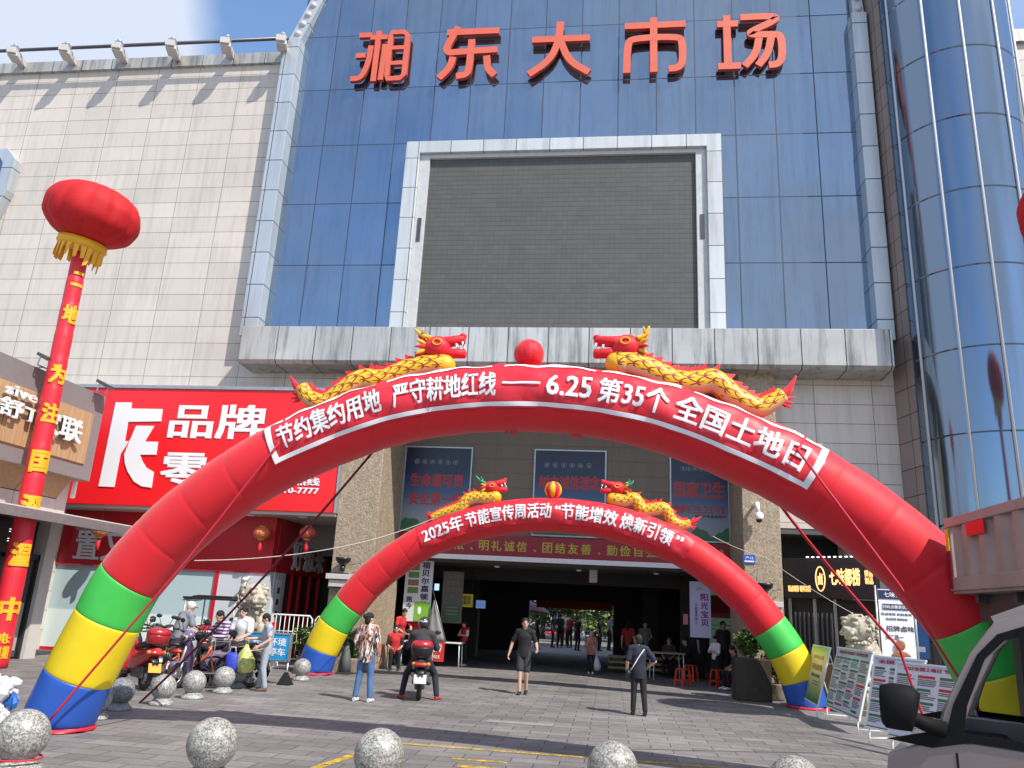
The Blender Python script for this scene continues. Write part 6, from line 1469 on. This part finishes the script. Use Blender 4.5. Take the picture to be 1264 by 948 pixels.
for i,ch in enumerate('中国重庆幼儿'): letters(t,ch,(2.5,24.494,2.2-.1*i),(1,0,0),(0,0,1),.08,.08,.02)
t.build('small_lettering',mat('violet_ink',(.15,.05,.35),.5),T,o)
t=MB(); t.lathe([(.12,-.004),(.1,.004)],12,(0,0,0)); t=MB(); t.prism([(-.14,0),(0,.13),(.14,0),(.05,.04),(-.05,.02)],(2.62,24.494,2.6),(1,0,0),(0,0,1),.004); t.build('emblem',mat('green_gold_emblem',(.35,.40,.05),.5),T,o)
# kiosk with green window and red awning on the right
KS=thing('passage_kiosk','kiosk with a greenish window and a dark red awning inside the passage on the right','kiosk',(3.6,26.3,0)); o=(3.6,26.3,0)
t=MB(); t.box(2.95,6.5,26.6,27.4,0,.9); t.box(4.25,6.5,26.6,27.4,.9,3.1); t.build('wall',M['dark'],KS,o)
t=MB(); t.box(3.0,4.25,26.62,26.66,.9,2.75); t.build('window',mat('green_tinted_window',(.12,.22,.15),.25,emit=(.10,.17,.11,.22)),KS,o)
t=MB(); 
for z in (1.5,1.62,2.0): t.box(3.1,4.1,26.605,26.62,z,z+.035)
t.build('window_lettering',mat('pale_film',(.35,.45,.35),.5),KS,o)
t=MB(); t.add([(2.95,26.6,2.55),(4.4,26.6,2.55),(4.4,26.0,2.0),(2.95,26.0,2.0),(4.4,26.0,1.86),(2.95,26.0,1.86),(2.95,26.6,2.4),(4.4,26.6,2.4)],[(0,3,2,1),(3,5,4,2),(5,6,7,4),(0,1,7,6),(0,6,5,3),(1,2,4,7)]); t.build('awning',mat('dull_red_awning',(.30,.03,.03),.6),KS,o)
T,o=vbanner('notice_card','small pink card beside the lilac banner',2.16,2.3,24.9,1.62,1.92,mat('pink_card',(.55,.20,.24),.5),'notice')
# steps of pale planks
ST=thing('plank_stack','stack of pale yellow wooden benches behind the man with the strap','bench',(.95,27.2,0)); t=MB()
for i in range(3): t.box(-1.0,.9,-.1+.0,.25,.12+.17*i,.2+.17*i)
t.build('planks',mat('pale_plank',(.22,.19,.09),.6,noise=.2),ST,bevel=.01); t=MB()
for x in (-.9,0,.8): t.box(x-.05,x+.05,-.05,.2,0,.5)
t.build('supports',M['dark'],ST)
# tables
def table(lab,x,y,wd,dp,h,top,cloth=None,rz=0):
    T=thing('folding_table',lab,'table',(x,y,0),R(rz)); t=MB(); t.box(-wd/2,wd/2,-dp/2,dp/2,h-.04,h); t.build('tabletop',top,T,bevel=.006)
    for a in (-1,1):
        for b in (-1,1): t=MB(); t.tube([(a*(wd/2-.06),b*(dp/2-.05),h-.04),(a*(wd/2-.04),b*(dp/2-.03),0)],.016,8); t.build('leg',M['white'],T)
    return T
p1=PZ(538,826); p2=PZ(562,823)
TT=table('white folding table with a red printed cloth at the left of the passage',(p1.x+p2.x)/2-.35,25.2,1.5,.6,.74,M['white'])
t=MB(); x0=(p1.x+p2.x)/2-1.05; x1=x0+.95
t.add([(x0,24.88,.16),(x1,24.88,.16),(x1,24.885,.765),(x0,24.885,.765),(x1,25.5,.765),(x0,25.5,.765),(x0,25.5,.74),(x1,25.5,.74)],[(0,1,2,3),(3,2,4,5)]); TC_=tag(t.build('tablecloth',mat('red_printed_cloth',(.55,.03,.03),.6,bump=.3,bscale=6),None),'red cloth with white characters hanging over the white table','tablecloth')
md=TC_.modifiers.new('thick','SOLIDIFY'); md.thickness=.008
t=MB(); letters(t,'节能宣传',((x0+x1)/2,24.865,.56),(1,0,0),(0,0,1),.8,.26,.03); letters(t,'2025',((x0+x1)/2+.22,24.865,.30),(1,0,0),(0,0,1),.25,.09,.02); t.build('lettering',M['plainwhite'],TC_)
RB=random.Random(2)
for i,(dx,c,l_) in enumerate(((-.2,'red','round red bundle on the red table, left one'),(.45,'red','red folded cloth on the right end of the white table'))):
    t=MB(); t.ball((0,0,.05),(.16,.12,.07),14,8); t.ball((.1,.02,.09),(.1,.1,.05),12,8); o=tag(t.build('cloth_bundle',M['redcloth'],None,((p1.x+p2.x)/2-.35+dx,25.2,.75)),l_,'bundle')
p=PZ(486,826); table('white table with papers behind the seated man in red waistcoat',p.x+.15,24.5,1.3,.55,.74,M['white'])
t=MB(); 
for i in range(5): t.frame((RB.uniform(-.4,.4),RB.uniform(-.15,.15),.004+.004*i),V((1,RB.uniform(-.4,.4),0)).normalized(),V((RB.uniform(-.1,.1),1,0)).normalized(),(0,0,1),(.21,.29,.003))
tag(t.build('paper_sheets',M['plainwhite'],None,(p.x+.15,24.5,.742)),'loose white papers on the table at the left pillar','papers')
p=PZ(838,844); table('dark table with a pale top among the seated people on the right',p.x-.25,25.6,1.0,.7,.78,mat('pale_table_top',(.33,.27,.17),.5),rz=8)
t=MB()
for i in range(6): t.ball((RB.uniform(-.3,.3),RB.uniform(-.15,.15),.03),(.07,.05,.03),10,6)
tag(t.build('food_packets',mat('pale_packets',(.40,.30,.18),.6,noise=.3),None,(p.x-.25,25.6,.78)),'small pale packets lying on the dark table','packets')
M['stoolred']=mat('red_stool_plastic',(.62,.05,.02),.35)
def stool(px,py,y,lab):
    p=PZ(px,py); T=thing('plastic_stool',lab,'stool',(p.x,p.y,0),RB.uniform(0,1),'red plastic stools'); t=MB(); t.box(-.14,.14,-.14,.14,.43,.46); t.build('seat',M['stoolred'],T,bevel=.012)
    for a in (-1,1):
        for b in (-1,1): t=MB(); t.bar((a*.12,b*.12,.43),(a*.16,b*.16,0),.055,.02); t.build('leg',M['stoolred'],T)
    t=MB(); 
    for a in (-1,1): t.bar((a*.145,-.145,.16),(a*.145,.145,.16),.012,.04); t.bar((-.145,a*.145,.16),(.145,a*.145,.16),.012,.04)
    t.build('stretcher',M['stoolred'],T)
stool(886,848,24.5,'empty red plastic stool, nearest the camera, left of the woman in white blouse'); stool(853,841,26,'red plastic stool under the seated person at the dark table'); stool(843,847,26,'red plastic stool at the foot of the dark table'); stool(910,853,24,'red plastic stool under the person at the right pillar'); p=PZ(483,826); 
T=thing('folding_chair','steel folding chair under the man in red waistcoat','chair',(p.x+.03,p.y+.07,0),R(18)); t=MB(); t.box(-.2,.2,-.2,.2,.42,.45); t.build('seat',M['redcloth'],T,bevel=.01); t=MB(); t.box(-.2,.2,.2,.22,.62,.85); t.build('backrest',M['dsteel'],T,bevel=.01)
for a in (-1,1):
    for b in (-1,1): t=MB(); t.tube([(a*.19,b*.18,.42),(a*.2,b*.22,0)],.012,8); t.build('leg',M['steel'],T)
    t=MB(); t.tube([(a*.19,.19,.42),(a*.19,.22,.86)],.012,8); t.build('back_post',M['steel'],T)
# folded grey flag
FL=thing('folded_flag','grey flag hanging folded from a slanting pole in the passage mouth','flag',(-5.0,24.4,0)); t=MB(); t.tube([(-.42,.05,2.3),(.12,0,.75)],.012,8); t.build('pole',M['steel'],FL)
t=MB(); rows=[]
for i in range(9):
    f=i/8; z=1.95-1.2*f; rows.append([V((-.34+.40*f*0+.46*f*(j/6)-.12*(1-j/6)*math.sin(f*2.6), .03*math.sin(j*2.2+f*2), z)) for j in range(7)])
t.add([q for r_ in rows for q in r_],[(i*7+j,i*7+j+1,(i+1)*7+j+1,(i+1)*7+j) for i in range(8) for j in range(6)],0,True); fo=t.build('cloth',mat('grey_flag_cloth',(.26,.25,.25),.6),FL); fo.modifiers.new('thick','SOLIDIFY').thickness=.006
# white carrier bag in the passage
wp=at(PT,PJ['wR']+V((0,0,-.1)),PK); wp2=PZ(736,832); T=thing('carrier_bag','white carrier bag hanging from the hand of the woman in pink','bag',(wp.x,wp.y,wp.z-.48)); t=MB(); t.rings([[V((r*(1+.1*math.sin(3*a))*math.cos(a),r*.6*math.sin(a),z)) for a in [2*math.pi*k/20 for k in range(20)]] for r,z in ((.03,0),(.13,.03),(.14,.15),(.09,.3),(.03,.42),(.02,.46))]); t.build('bag_body',mat('thin_white_plastic',(.50,.50,.52),.4),T); t=MB(); t.tube([(-.02,0,.45),(0,0,.52),(.02,0,.45)],.008,6); t.build('handle',M['plainwhite'],T)
# ================================================================ beyond the passage: umbrella, trees, stalls
p=PY(688,772,51.5); UM=thing('market_umbrella','red market umbrella beyond the passage','umbrella',(p.x,51.5,p.z-1.85))
t=MB(); n=8; t.rings([[V((r*math.cos(2*math.pi*j/32)*(1+.03*math.cos(8*2*math.pi*j/32)),r*math.sin(2*math.pi*j/32)*(1+.03*math.cos(8*2*math.pi*j/32)),z)) for j in range(32)] for r,z in ((.80,1.30),(.76,1.40),(.5,1.62),(.15,1.82),(.03,1.85))]); t.build('canopy',mat('bright_red_umbrella',(.62,.02,.02),.5),UM); t=MB(); t.tube([(0,0,1.85-p.z),(0,0,1.95)],.02,8); t.build('pole',M['steel'],UM); t=MB(); t.lathe([(.25,1.85-p.z),(.25,1.93-p.z),(.05,1.97-p.z)],16); t.build('base',M['concrete'],UM)
p=PY(660,778,43.5); UM2=thing('market_umbrella','dark purple-red parasol at the left of the far opening','umbrella',(p.x-.3,43.8,0)); t=MB(); t.rings([[V((r*math.cos(2*math.pi*j/24),r*math.sin(2*math.pi*j/24),z)) for j in range(24)] for r,z in ((1.0,1.7),(.95,1.82),(.5,2.1),(.03,2.25))]); t.build('canopy',mat('dark_purple_umbrella',(.17,.04,.07),.5),UM2); t=MB(); t.tube([(0,0,0),(0,0,2.3)],.02,8); t.build('pole',M['steel'],UM2)
def tree(x,y,h,cr,lab,m,seed):
    rr=random.Random(seed); T=thing('street_tree',lab,'tree',(x,y,0),0,'trees beyond the passage'); t=MB(); t.tube([(0,0,0),(.05,.02,h*.3),(rr.uniform(-.2,.2),0,h*.55),(rr.uniform(-.4,.4),0,h*.85)],[.2,.15,.1,.03],10)
    for k in range(6): a=rr.uniform(0,6.28); t.tube([(0,0,h*rr.uniform(.28,.5)),(cr*.5*math.cos(a),cr*.5*math.sin(a),h*.62),(cr*.8*math.cos(a),cr*.8*math.sin(a),h*rr.uniform(.65,.85))],[.09,.05,.015],7)
    t.build('trunk',M['bark'],T); t=MB()
    for k in range(30):
        a=rr.uniform(0,6.28); r=cr*rr.uniform(.1,.85); leafy(t,(r*math.cos(a),r*math.sin(a),h*rr.uniform(.10,.95)),cr*.38,h*.10,150,.16,rr)
    t.build('crown',m,T)
for i,(px,y,h,c,m) in enumerate(((670,56,6.5,2.2,0),(690,60,7.5,2.8,1),(712,55,6.0,2.4,1),(735,60,7.5,2.8,0),(755,57,6.5,2.4,0),(780,62,7,3,0),(640,63,7,3,0))):
    p=PY(px,770,y); tree(p.x,y,h,c,['leafy dark green tree','sunlit yellow-green tree'][m]+' beyond the passage, '+['leftmost but one','behind the red umbrella','above the broad dark figure','right of the woman in pink','at the right edge of the opening','farthest right','farthest left'][i],[M['leaf'],M['leaf2']] if m==0 else [M['leaf2'],M['leaf']],i+1)
p=PY(657,755,66); T=thing('distant_building','pale distant building at the left of the far opening','building',(p.x-3,66,0)); t=MB(); t.box(-4,4.2,0,6,0,14); t.build('wall',M['lightcomp'],T); 
for z in range(5):
    for x in range(5): t=MB(); t.box(-3.4+1.5*x,-2.5+1.5*x,-.03,.02,1.2+2.6*z,2.5+2.6*z); t.build('window',M['black'],T)
for px,y,lab,m in ((741,47,'low dark market stall right of the woman in pink',M['dsteel']),(668,47,'low bluish market stall left of the red umbrella',mat('blue_grey_tarpaulin',(.10,.14,.19),.6))):
    p=PY(px,795,y); T=thing('market_stall',lab,'stall',(p.x,y,0)); t=MB(); t.box(-.9,.9,-.5,.5,.7,.8); t.build('counter',m,T)
    for a in (-.85,.85): t=MB(); t.tube([(a,0,0),(a,0,1.9)],.03,8); t.build('post',M['steel'],T)
    t=MB(); t.box(-1.0,1.0,-.7,.6,1.85,1.9); t.build('roof',m,T); t=MB()
    for k in range(9): t.ball((RB.uniform(-.8,.8),RB.uniform(-.4,.4),.86),.09,10,6,k%2)
    t.build('goods',[M['leaf2'],M['plainwhite']],T)
# ================================================================ information boards on the right
BG=gradient_z('green_printed_board',[(0,(.10,.28,.05)),(.22,(.35,.45,.10)),(.5,(.70,.70,.50)),(.8,(.75,.75,.35)),(1,(.40,.58,.14))],.0,1.1,.35)
BW=gradient_z('blue_white_printed_board',[(0,(.60,.66,.74)),(.8,(.66,.70,.76)),(.9,(.30,.48,.72)),(1,(.18,.40,.70))],.0,1.2,.35)
inkG,inkR,inkD,inkB=mat('green_ink',(.03,.16,.09),.4),mat('red_ink',(.50,.03,.03),.4),mat('grey_ink',(.14,.15,.17),.4),mat('orange_ink',(.70,.30,.06),.4)
def board(p0,p1,z0,z1,kind,lab,title=''):
    p0,p1=V((*p0,0)),V((*p1,0)); ux=(p1-p0); wd=ux.length; ux.normalize(); back=V((-ux.y,ux.x,0)); o=(p0+p1)/2
    rz=math.atan2(ux.y,ux.x); T=thing('information_board',lab,'notice board',(o.x,o.y,0),rz,'information boards on steel stands'); h=z1-z0
    # local: x along the board, z up, leaning back a little
    L_=V((0,.27,1)).normalized(); N_=V((0,-1,.27)).normalized(); P=lambda x,z,d=0: V((x,0,z0))+L_*z+N_*d
    t=MB(); t.frame(P(0,h/2),(1,0,0),L_,N_,(wd,h,.015)); bo=t.build('printed_panel',BG if kind=='g' else BW,T,(0,0,0))
    bo.data.transform(Matrix.Translation((0,0,-z0))); bo.location=(0,0,z0)
    t=MB()
    for x,z,a,b in ((0,0,wd+.05,.03),(0,h,wd+.05,.03)): t.frame(P(x,z),(1,0,0),L_,N_,(a,b,.03))
    for x in (-wd/2,wd/2): t.frame(P(x,h/2),(1,0,0),L_,N_,(.03,h,.03))
    t.build('frame',M['white'],T)
    for x in (-wd/2+.08,wd/2-.08): t=MB(); t.tube([P(x,0),(x,-.02,0)],.014,8); t.tube([P(x,h*.9,-.02),(x,.62,0)],.012,8); t.tube([(x,-.02,.08),(x,.54,.08)],.01,6); t.build('leg',M['white'],T)
    rr=random.Random(int(p0.x*100+p0.y*37)); g,r_,d,oo=MB(),MB(),MB(),MB(); f=.011
    def rect(mb,x0,x1,a,b,dd=f): mb.frame(P((x0+x1)/2,(a+b)/2,dd),(1,0,0),L_,N_,(x1-x0,b-a,.003))
    if kind=='g':
        letters(oo,'节约用地',P(.02,h*.62,f),(1,0,0),L_,wd*.62,h*.11,.03); letters(oo,'绿色生活',P(0,h*.80,f),(1,0,0),L_,wd*.6,h*.07,.02); letters(g,'珍惜土地资源',P(.06,h*.47,f),(1,0,0),L_,wd*.5,h*.06,.02)
        for k in range(2): rect(d,-.1,wd*.3,h*(.36-.05*k),h*(.38-.05*k))
        for k in range(14): x=-wd/2+.04+k*wd/14.5; hh=rr.uniform(.06,.16)*h; mbp=[P(x,0.02,f),P(x+.045,0.02,f),P(x+.02+rr.uniform(-.02,.02),hh,f)]; g.add(mbp,[(0,1,2)])
        for x,hh in ((-wd*.36,.28),(-wd*.26,.24)): rect(d,x-.025,x+.025,h*.14,h*hh); d.ball(P(x,h*(hh+.02),f),(.025,.006,.03),10,6)
    else:
        letters(r_,title,P(0,h*.935,f),(1,0,0),L_,wd*.82,h*.055,.03); cols=3 if kind=='3' else 4; cw=(wd-.06)/cols
        for c in range(cols):
            z=h*.86; x0=-wd/2+.03+c*cw
            while z>.10*h:
                hd=rr.choice((g,g,g,r_)); rect(hd,x0+.01,x0+cw*rr.uniform(.6,.94),z-.04*h,z-.005*h); z-=.055*h
                for k in range(rr.randint(2,6)):
                    if z<.08*h: break
                    rect(d,x0+.012,x0+cw*rr.uniform(.55,.93),z-.013*h,z); z-=.024*h
                z-=.02*h
        rect(g,-wd/2,wd/2,.0,.03*h)
    for mb,m_,nm in ((g,inkG,'green_print'),(r_,inkR,'red_print'),(d,inkD,'text_lines'),(oo,inkB,'orange_print')):
        if mb.v: mb.build(nm,m_,T)
board((4.28,19.45),(4.17,17.6),.24,1.40,'g','green and yellow printed board, leftmost of the boards on steel stands')
board((4.35,17.7),(4.33,15.4),.24,1.42,'4','blue-edged board with columns of notes directly beside the green and yellow board','地球资源知识 珍惜自然')
board((4.17,14.5),(4.62,13.55),.24,1.38,'3','board with red heading, half covered by the board behind the van mirror','全国土地日')
board((4.20,13.5),(4.92,12.0),.24,1.34,'4','board with a long heading directly behind the van mirror and pillar','2025全国土地日 节约集约用地')
# crumpled bag at the left edge
p=PZ(4,893); T=thing('rubbish_bag','crumpled white and blue plastic sheet tied up at the left edge','bag',(p.x-.2,p.y+.1,0)); rr=random.Random(6); t=MB()
for i in range(34): c=(rr.uniform(-.16,.13),rr.uniform(-.14,.14),rr.uniform(.05,.52)); t.ball(c,(rr.uniform(.05,.11),rr.uniform(.05,.10),rr.uniform(.06,.12)),6,4,0 if c[2]>.32 else rr.choice((0,1,1)),axes=(V((1,rr.uniform(-.6,.6),rr.uniform(-.5,.5))).normalized(),V((rr.uniform(-.5,.5),1,rr.uniform(-.5,.5))).normalized(),V((rr.uniform(-.6,.6),0,1)).normalized()))
t.sm=[False]*len(t.sm); t.build('crumpled_sheet',[M['plainwhite'],mat('blue_plastic_sheet',(.02,.14,.45),.4)],T)
# ================================================================ van and truck at the right edge
VP_=mat('pinkish_silver_van_paint',(.235,.185,.18),.26,.35,coat=.8); trim=mat('dark_van_trim',(.010,.0095,.010),.65,spec=.1)
VN=thing('van','pinkish-silver small van facing left in the lower right corner','van',(3.3,5.1,0)); o=(3.3,5.1,0); Y0,Y1=4.4,5.85
def side(y,s):
    t=MB(); dz=.035*s
    # lower body with door, upper frame as strips round real window openings
    low=[(1.38,.42),(1.36,.95),(1.40,1.20),(1.62,1.30),(1.99,1.285),(5.0,1.25),(5.0,.42),(4.75,.30),(1.6,.30)]
    t.prism(low,(0,y,0),(1,0,0),(0,0,1),-.05*s)
    ap=[(1.62,1.30),(1.66,1.43),(1.80,1.70),(1.92,1.855),(2.06,1.915),(5.0,1.94),(5.0,1.85),(2.12,1.83),(2.0,1.80),(1.91,1.71),(1.80,1.50),(1.735,1.335),(1.745,1.29)]
    t.prism(ap,(0,y,0),(1,0,0),(0,0,1),-.05*s)
    for x0,x1 in ((2.52,2.64),(3.6,3.72),(4.9,5.0)): t.prism([(x0,1.26),(x1,1.26),(x1,1.86),(x0,1.86)],(0,y,0),(1,0,0),(0,0,1),-.05*s)
    t.build('body_side',VP_,VN,o,fixn=True,bevel=.012)
    t=MB(); yy=y-.008*s                                  # black window surround
    t.prism([(1.66,1.30),(1.71,1.46),(1.835,1.70),(1.93,1.80),(2.05,1.845),(2.55,1.855),(2.55,1.82),(2.06,1.81),(1.955,1.77),(1.865,1.68),(1.77,1.46),(1.745,1.33),(2.54,1.30),(2.54,1.255)],(0,yy,0),(1,0,0),(0,0,1),-.02*s)
    if s > 0: t.prism([(2.005,1.29),(2.04,1.29),(2.055,1.83),(2.02,1.83)],(0,yy-.002*s,0),(1,0,0),(0,0,1),-.02*s)
    t.prism([(1.40,1.27),(1.66,1.34),(1.80,1.30),(1.60,1.25)],(0,yy-.001*s,0),(1,0,0),(0,0,1),-.02*s)
    t.build('window_trim',trim,VN,o,fixn=True)
    t=MB(); t.prism([(1.75,1.31),(1.80,1.5),(1.90,1.70),(2.0,1.79),(2.1,1.82),(2.53,1.83),(2.53,1.29)],(0,y+.02*s,0),(1,0,0),(0,0,1),-.006*s); t.prism([(2.65,1.28),(2.65,1.84),(3.59,1.85),(3.59,1.27)],(0,y+.02*s,0),(1,0,0),(0,0,1),-.006*s); t.build('side_glass',M['vanglass'],VN,o,fixn=True)
M['vanglass']=bpy.data.materials.new('clear_van_glass'); M['vanglass'].use_nodes=True; _b=M['vanglass'].node_tree.nodes['Principled BSDF']; _b.inputs['Base Color'].default_value=(.85,.9,.9,1); _b.inputs['Roughness'].default_value=.02; _b.inputs['Transmission Weight'].default_value=1; _b.inputs['IOR'].default_value=1.02
side(Y0,1); side(Y1,-1)
t=MB(); t.add([(1.36,Y0+.05,.95),(1.36,Y1-.05,.95),(1.38,Y1-.05,.42),(1.38,Y0+.05,.42),(1.40,Y0+.05,1.2),(1.40,Y1-.05,1.2),(1.62,Y0+.05,1.3),(1.62,Y1-.05,1.3)],[(0,1,2,3),(4,5,1,0),(6,7,5,4)]); t.build('nose',VP_,VN,o).modifiers.new('thick','SOLIDIFY').thickness=.02
t=MB(); t.add([(1.92,Y0+.05,1.855),(2.06,Y0+.05,1.915),(5.0,Y0+.05,1.94),(5.0,Y1-.05,1.94),(2.06,Y1-.05,1.915),(1.92,Y1-.05,1.855)],[(0,1,4,5),(1,2,3,4)]); t.build('roof',VP_,VN,o).modifiers.new('thick','SOLIDIFY').thickness=-.03
t=MB(); t.add([(1.64,Y0+.06,1.31),(1.64,Y1-.06,1.31),(1.91,Y1-.06,1.845),(1.91,Y0+.06,1.845)],[(0,1,2,3)]); t.build('windscreen',M['vanglass'],VN,o).modifiers.new('thick','SOLIDIFY').thickness=.006
t=MB(); t.box(1.5,1.9,Y0+.1,Y1-.1,1.0,1.22); t.build('dashboard',trim,VN,o,bevel=.03)
t=MB(); t.tube([(2.02+.06*math.cos(2*math.pi*k/24),Y0+.38+.17*math.sin(2*math.pi*k/24),1.22+.14*math.cos(2*math.pi*k/24)) for k in range(25)],.014,8,cap=False); t.tube([(1.8,Y0+.38,1.1),(2.02,Y0+.38,1.22)],.02,8); t.build('steering_wheel',trim,VN,o)
for y in (Y0+.4,Y1-.4):
    t=MB(); t.box(2.2,2.65,y-.22,y+.22,.7,.86); t.bar((2.62,y,.85),(2.76,y,1.42),.42,.1,up=(1,0,0)); t.tube([(2.77,y,1.44),(2.80,y,1.60)],[.1,.09],12,ry=[.05,.04],up=(1,0,0)); t.build('seat',trim,VN,o,bevel=.03)
# mirror
t=MB(); t.tube([(1.40,Y0-.12,1.43),(1.41,Y0-.12,1.43),(1.46,Y0-.12,1.435),(1.54,Y0-.12,1.43),(1.56,Y0-.12,1.425)],[.05,.07,.08,.075,.055],20,ry=[.08,.10,.108,.105,.08],up=(0,0,1)); t.tube([(1.5,Y0-.12,1.40),(1.58,Y0-.04,1.36),(1.66,Y0,1.34)],[.03,.035,.04],12); t.build('mirror',trim,VN,o)
t=MB(); t.bar((2.46,Y0-.012,1.13),(2.30,Y0-.012,1.13),.02,.035); t.build('door_handle',VP_,VN,o,bevel=.006)
t=MB(); t.box(2.575,2.585,Y0-.003,Y0+.01,.35,1.26); t.box(1.70,1.71,Y0-.003,Y0+.01,.35,1.24); t.build('door_gap',trim,VN,o)
for x in (1.98,4.35):
    for y in (Y0+.06,Y1-.06): t=MB(); t.tube([(x,y-.07,.29),(x,y+.07,.29)],.29,28); w_=t.build('wheel',M['rubber'],VN,o,bevel=.03); t=MB(); t.tube([(x,y-.075,.29),(x,y+.075,.29)],.17,20); t.build('rim',M['steel'],w_,o)
t=MB(); t.box(1.34,1.37,Y0+.1,Y0+.38,.72,.92); t.box(1.34,1.37,Y1-.38,Y1-.1,.72,.92); t.build('headlight',M['chrome'],VN,o,bevel=.02)
t=MB(); t.box(1.30,1.42,Y0+.0,Y1,.34,.56); t.build('bumper',VP_,VN,o,bevel=.03)
_pv=V((1.62,4.40,0)); _rot=Matrix.Rotation(R(-25),3,'Z'); VN.location=_pv+_rot@(V(o)-_pv)+V((-.03,0,0)); VN.rotation_euler=(0,0,R(-25))
TB=thing('truck','pinkish-grey corrugated truck bed parked at the right edge behind the van','truck',(4.6,7.8,0)); o=(4.6,7.8,0); TPc=mat('pinkish_grey_truck_paint',(.33,.245,.22),.5,noise=.15,nscale=2,bump=.1)
TX0,TX1,TY0,TY1,TZ0,TZ1=3.66,5.7,5.95,9.25,2.22,2.99
t=MB(); t.box(TX0-.03,TX0+.05,TY0,TY1,TZ1-.1,TZ1); t.box(TX0-.03,TX0+.05,TY0,TY1,TZ0,TZ0+.14); t.box(TX0-.02,TX0+.05,TY1-.1,TY1,TZ0,TZ1); t.box(TX0,TX1,TY1-.05,TY1,TZ0,TZ1); t.box(TX1-.05,TX1,TY0,TY1,TZ0,TZ1); t.box(TX0,TX1,TY0,TY1,TZ0-.03,TZ0+.03); t.build('bed_frame',TPc,TB,o,bevel=.01)
t=MB(); n=int((TY1-TY0-.1)/.09); prof=[]
for i in range(n+1): prof.append((TY0+.09*i,(0,.045,.045,0)[i%4]))
t.add([V((TX0+.005+d,y,z)) for y,d in prof for z in (TZ0+.14,TZ1-.1)],[(2*i,2*i+1,2*i+3,2*i+2) for i in range(n)]); t.build('corrugated_side',TPc,TB,o).modifiers.new('thick','SOLIDIFY').thickness=-.02
t=MB(); t.box(TX0-.036,TX0-.028,TY1-.95,TY1-.55,TZ1-.24,TZ1-.105); t.build('red_marker',M['signred'],TB,o); t=MB(); t.box(TX0-.034,TX0-.026,TY1-.09,TY1-.01,TZ0+.42,TZ1-.12); t.build('yellow_marker',M['gold'],TB,o); t=MB(); t.box(TX0-.034,TX0-.026,TY1-.09,TY1-.01,TZ0+.02,TZ0+.42); t.build('red_reflector',mat('dark_red_reflector',(.25,.01,.02),.3),TB,o)
t=MB(); t.box(TX0+.2,TX0+.32,TY0,TY1-.1,TZ0-.3,TZ0-.03); t.box(TX1-.5,TX1-.38,TY0,TY1-.1,TZ0-.3,TZ0-.03)
for y in (6.3,7.2,8.1,8.9): t.box(TX0+.1,TX1-.1,y,y+.08,TZ0-.12,TZ0-.03)
t.box(TX0+.3,TX1-.4,TY0,TY1-.5,1.0,1.9); t.build('chassis',M['dsteel'],TB,o)
for y in (6.9,8.2):
    for x in (TX0+.35,TX1-.55): t=MB(); t.tube([(x-.14,y,.5),(x+.14,y,.5)],.5,28); t.build('wheel',M['rubber'],TB,o,bevel=.04)
t=MB(); t.tube([(TX0+.3,6.9,.5),(TX1-.4,6.9,.5)],.08,10); t.tube([(TX0+.3,8.2,.5),(TX1-.4,8.2,.5)],.08,10); t.build('axle',M['dsteel'],TB,o)
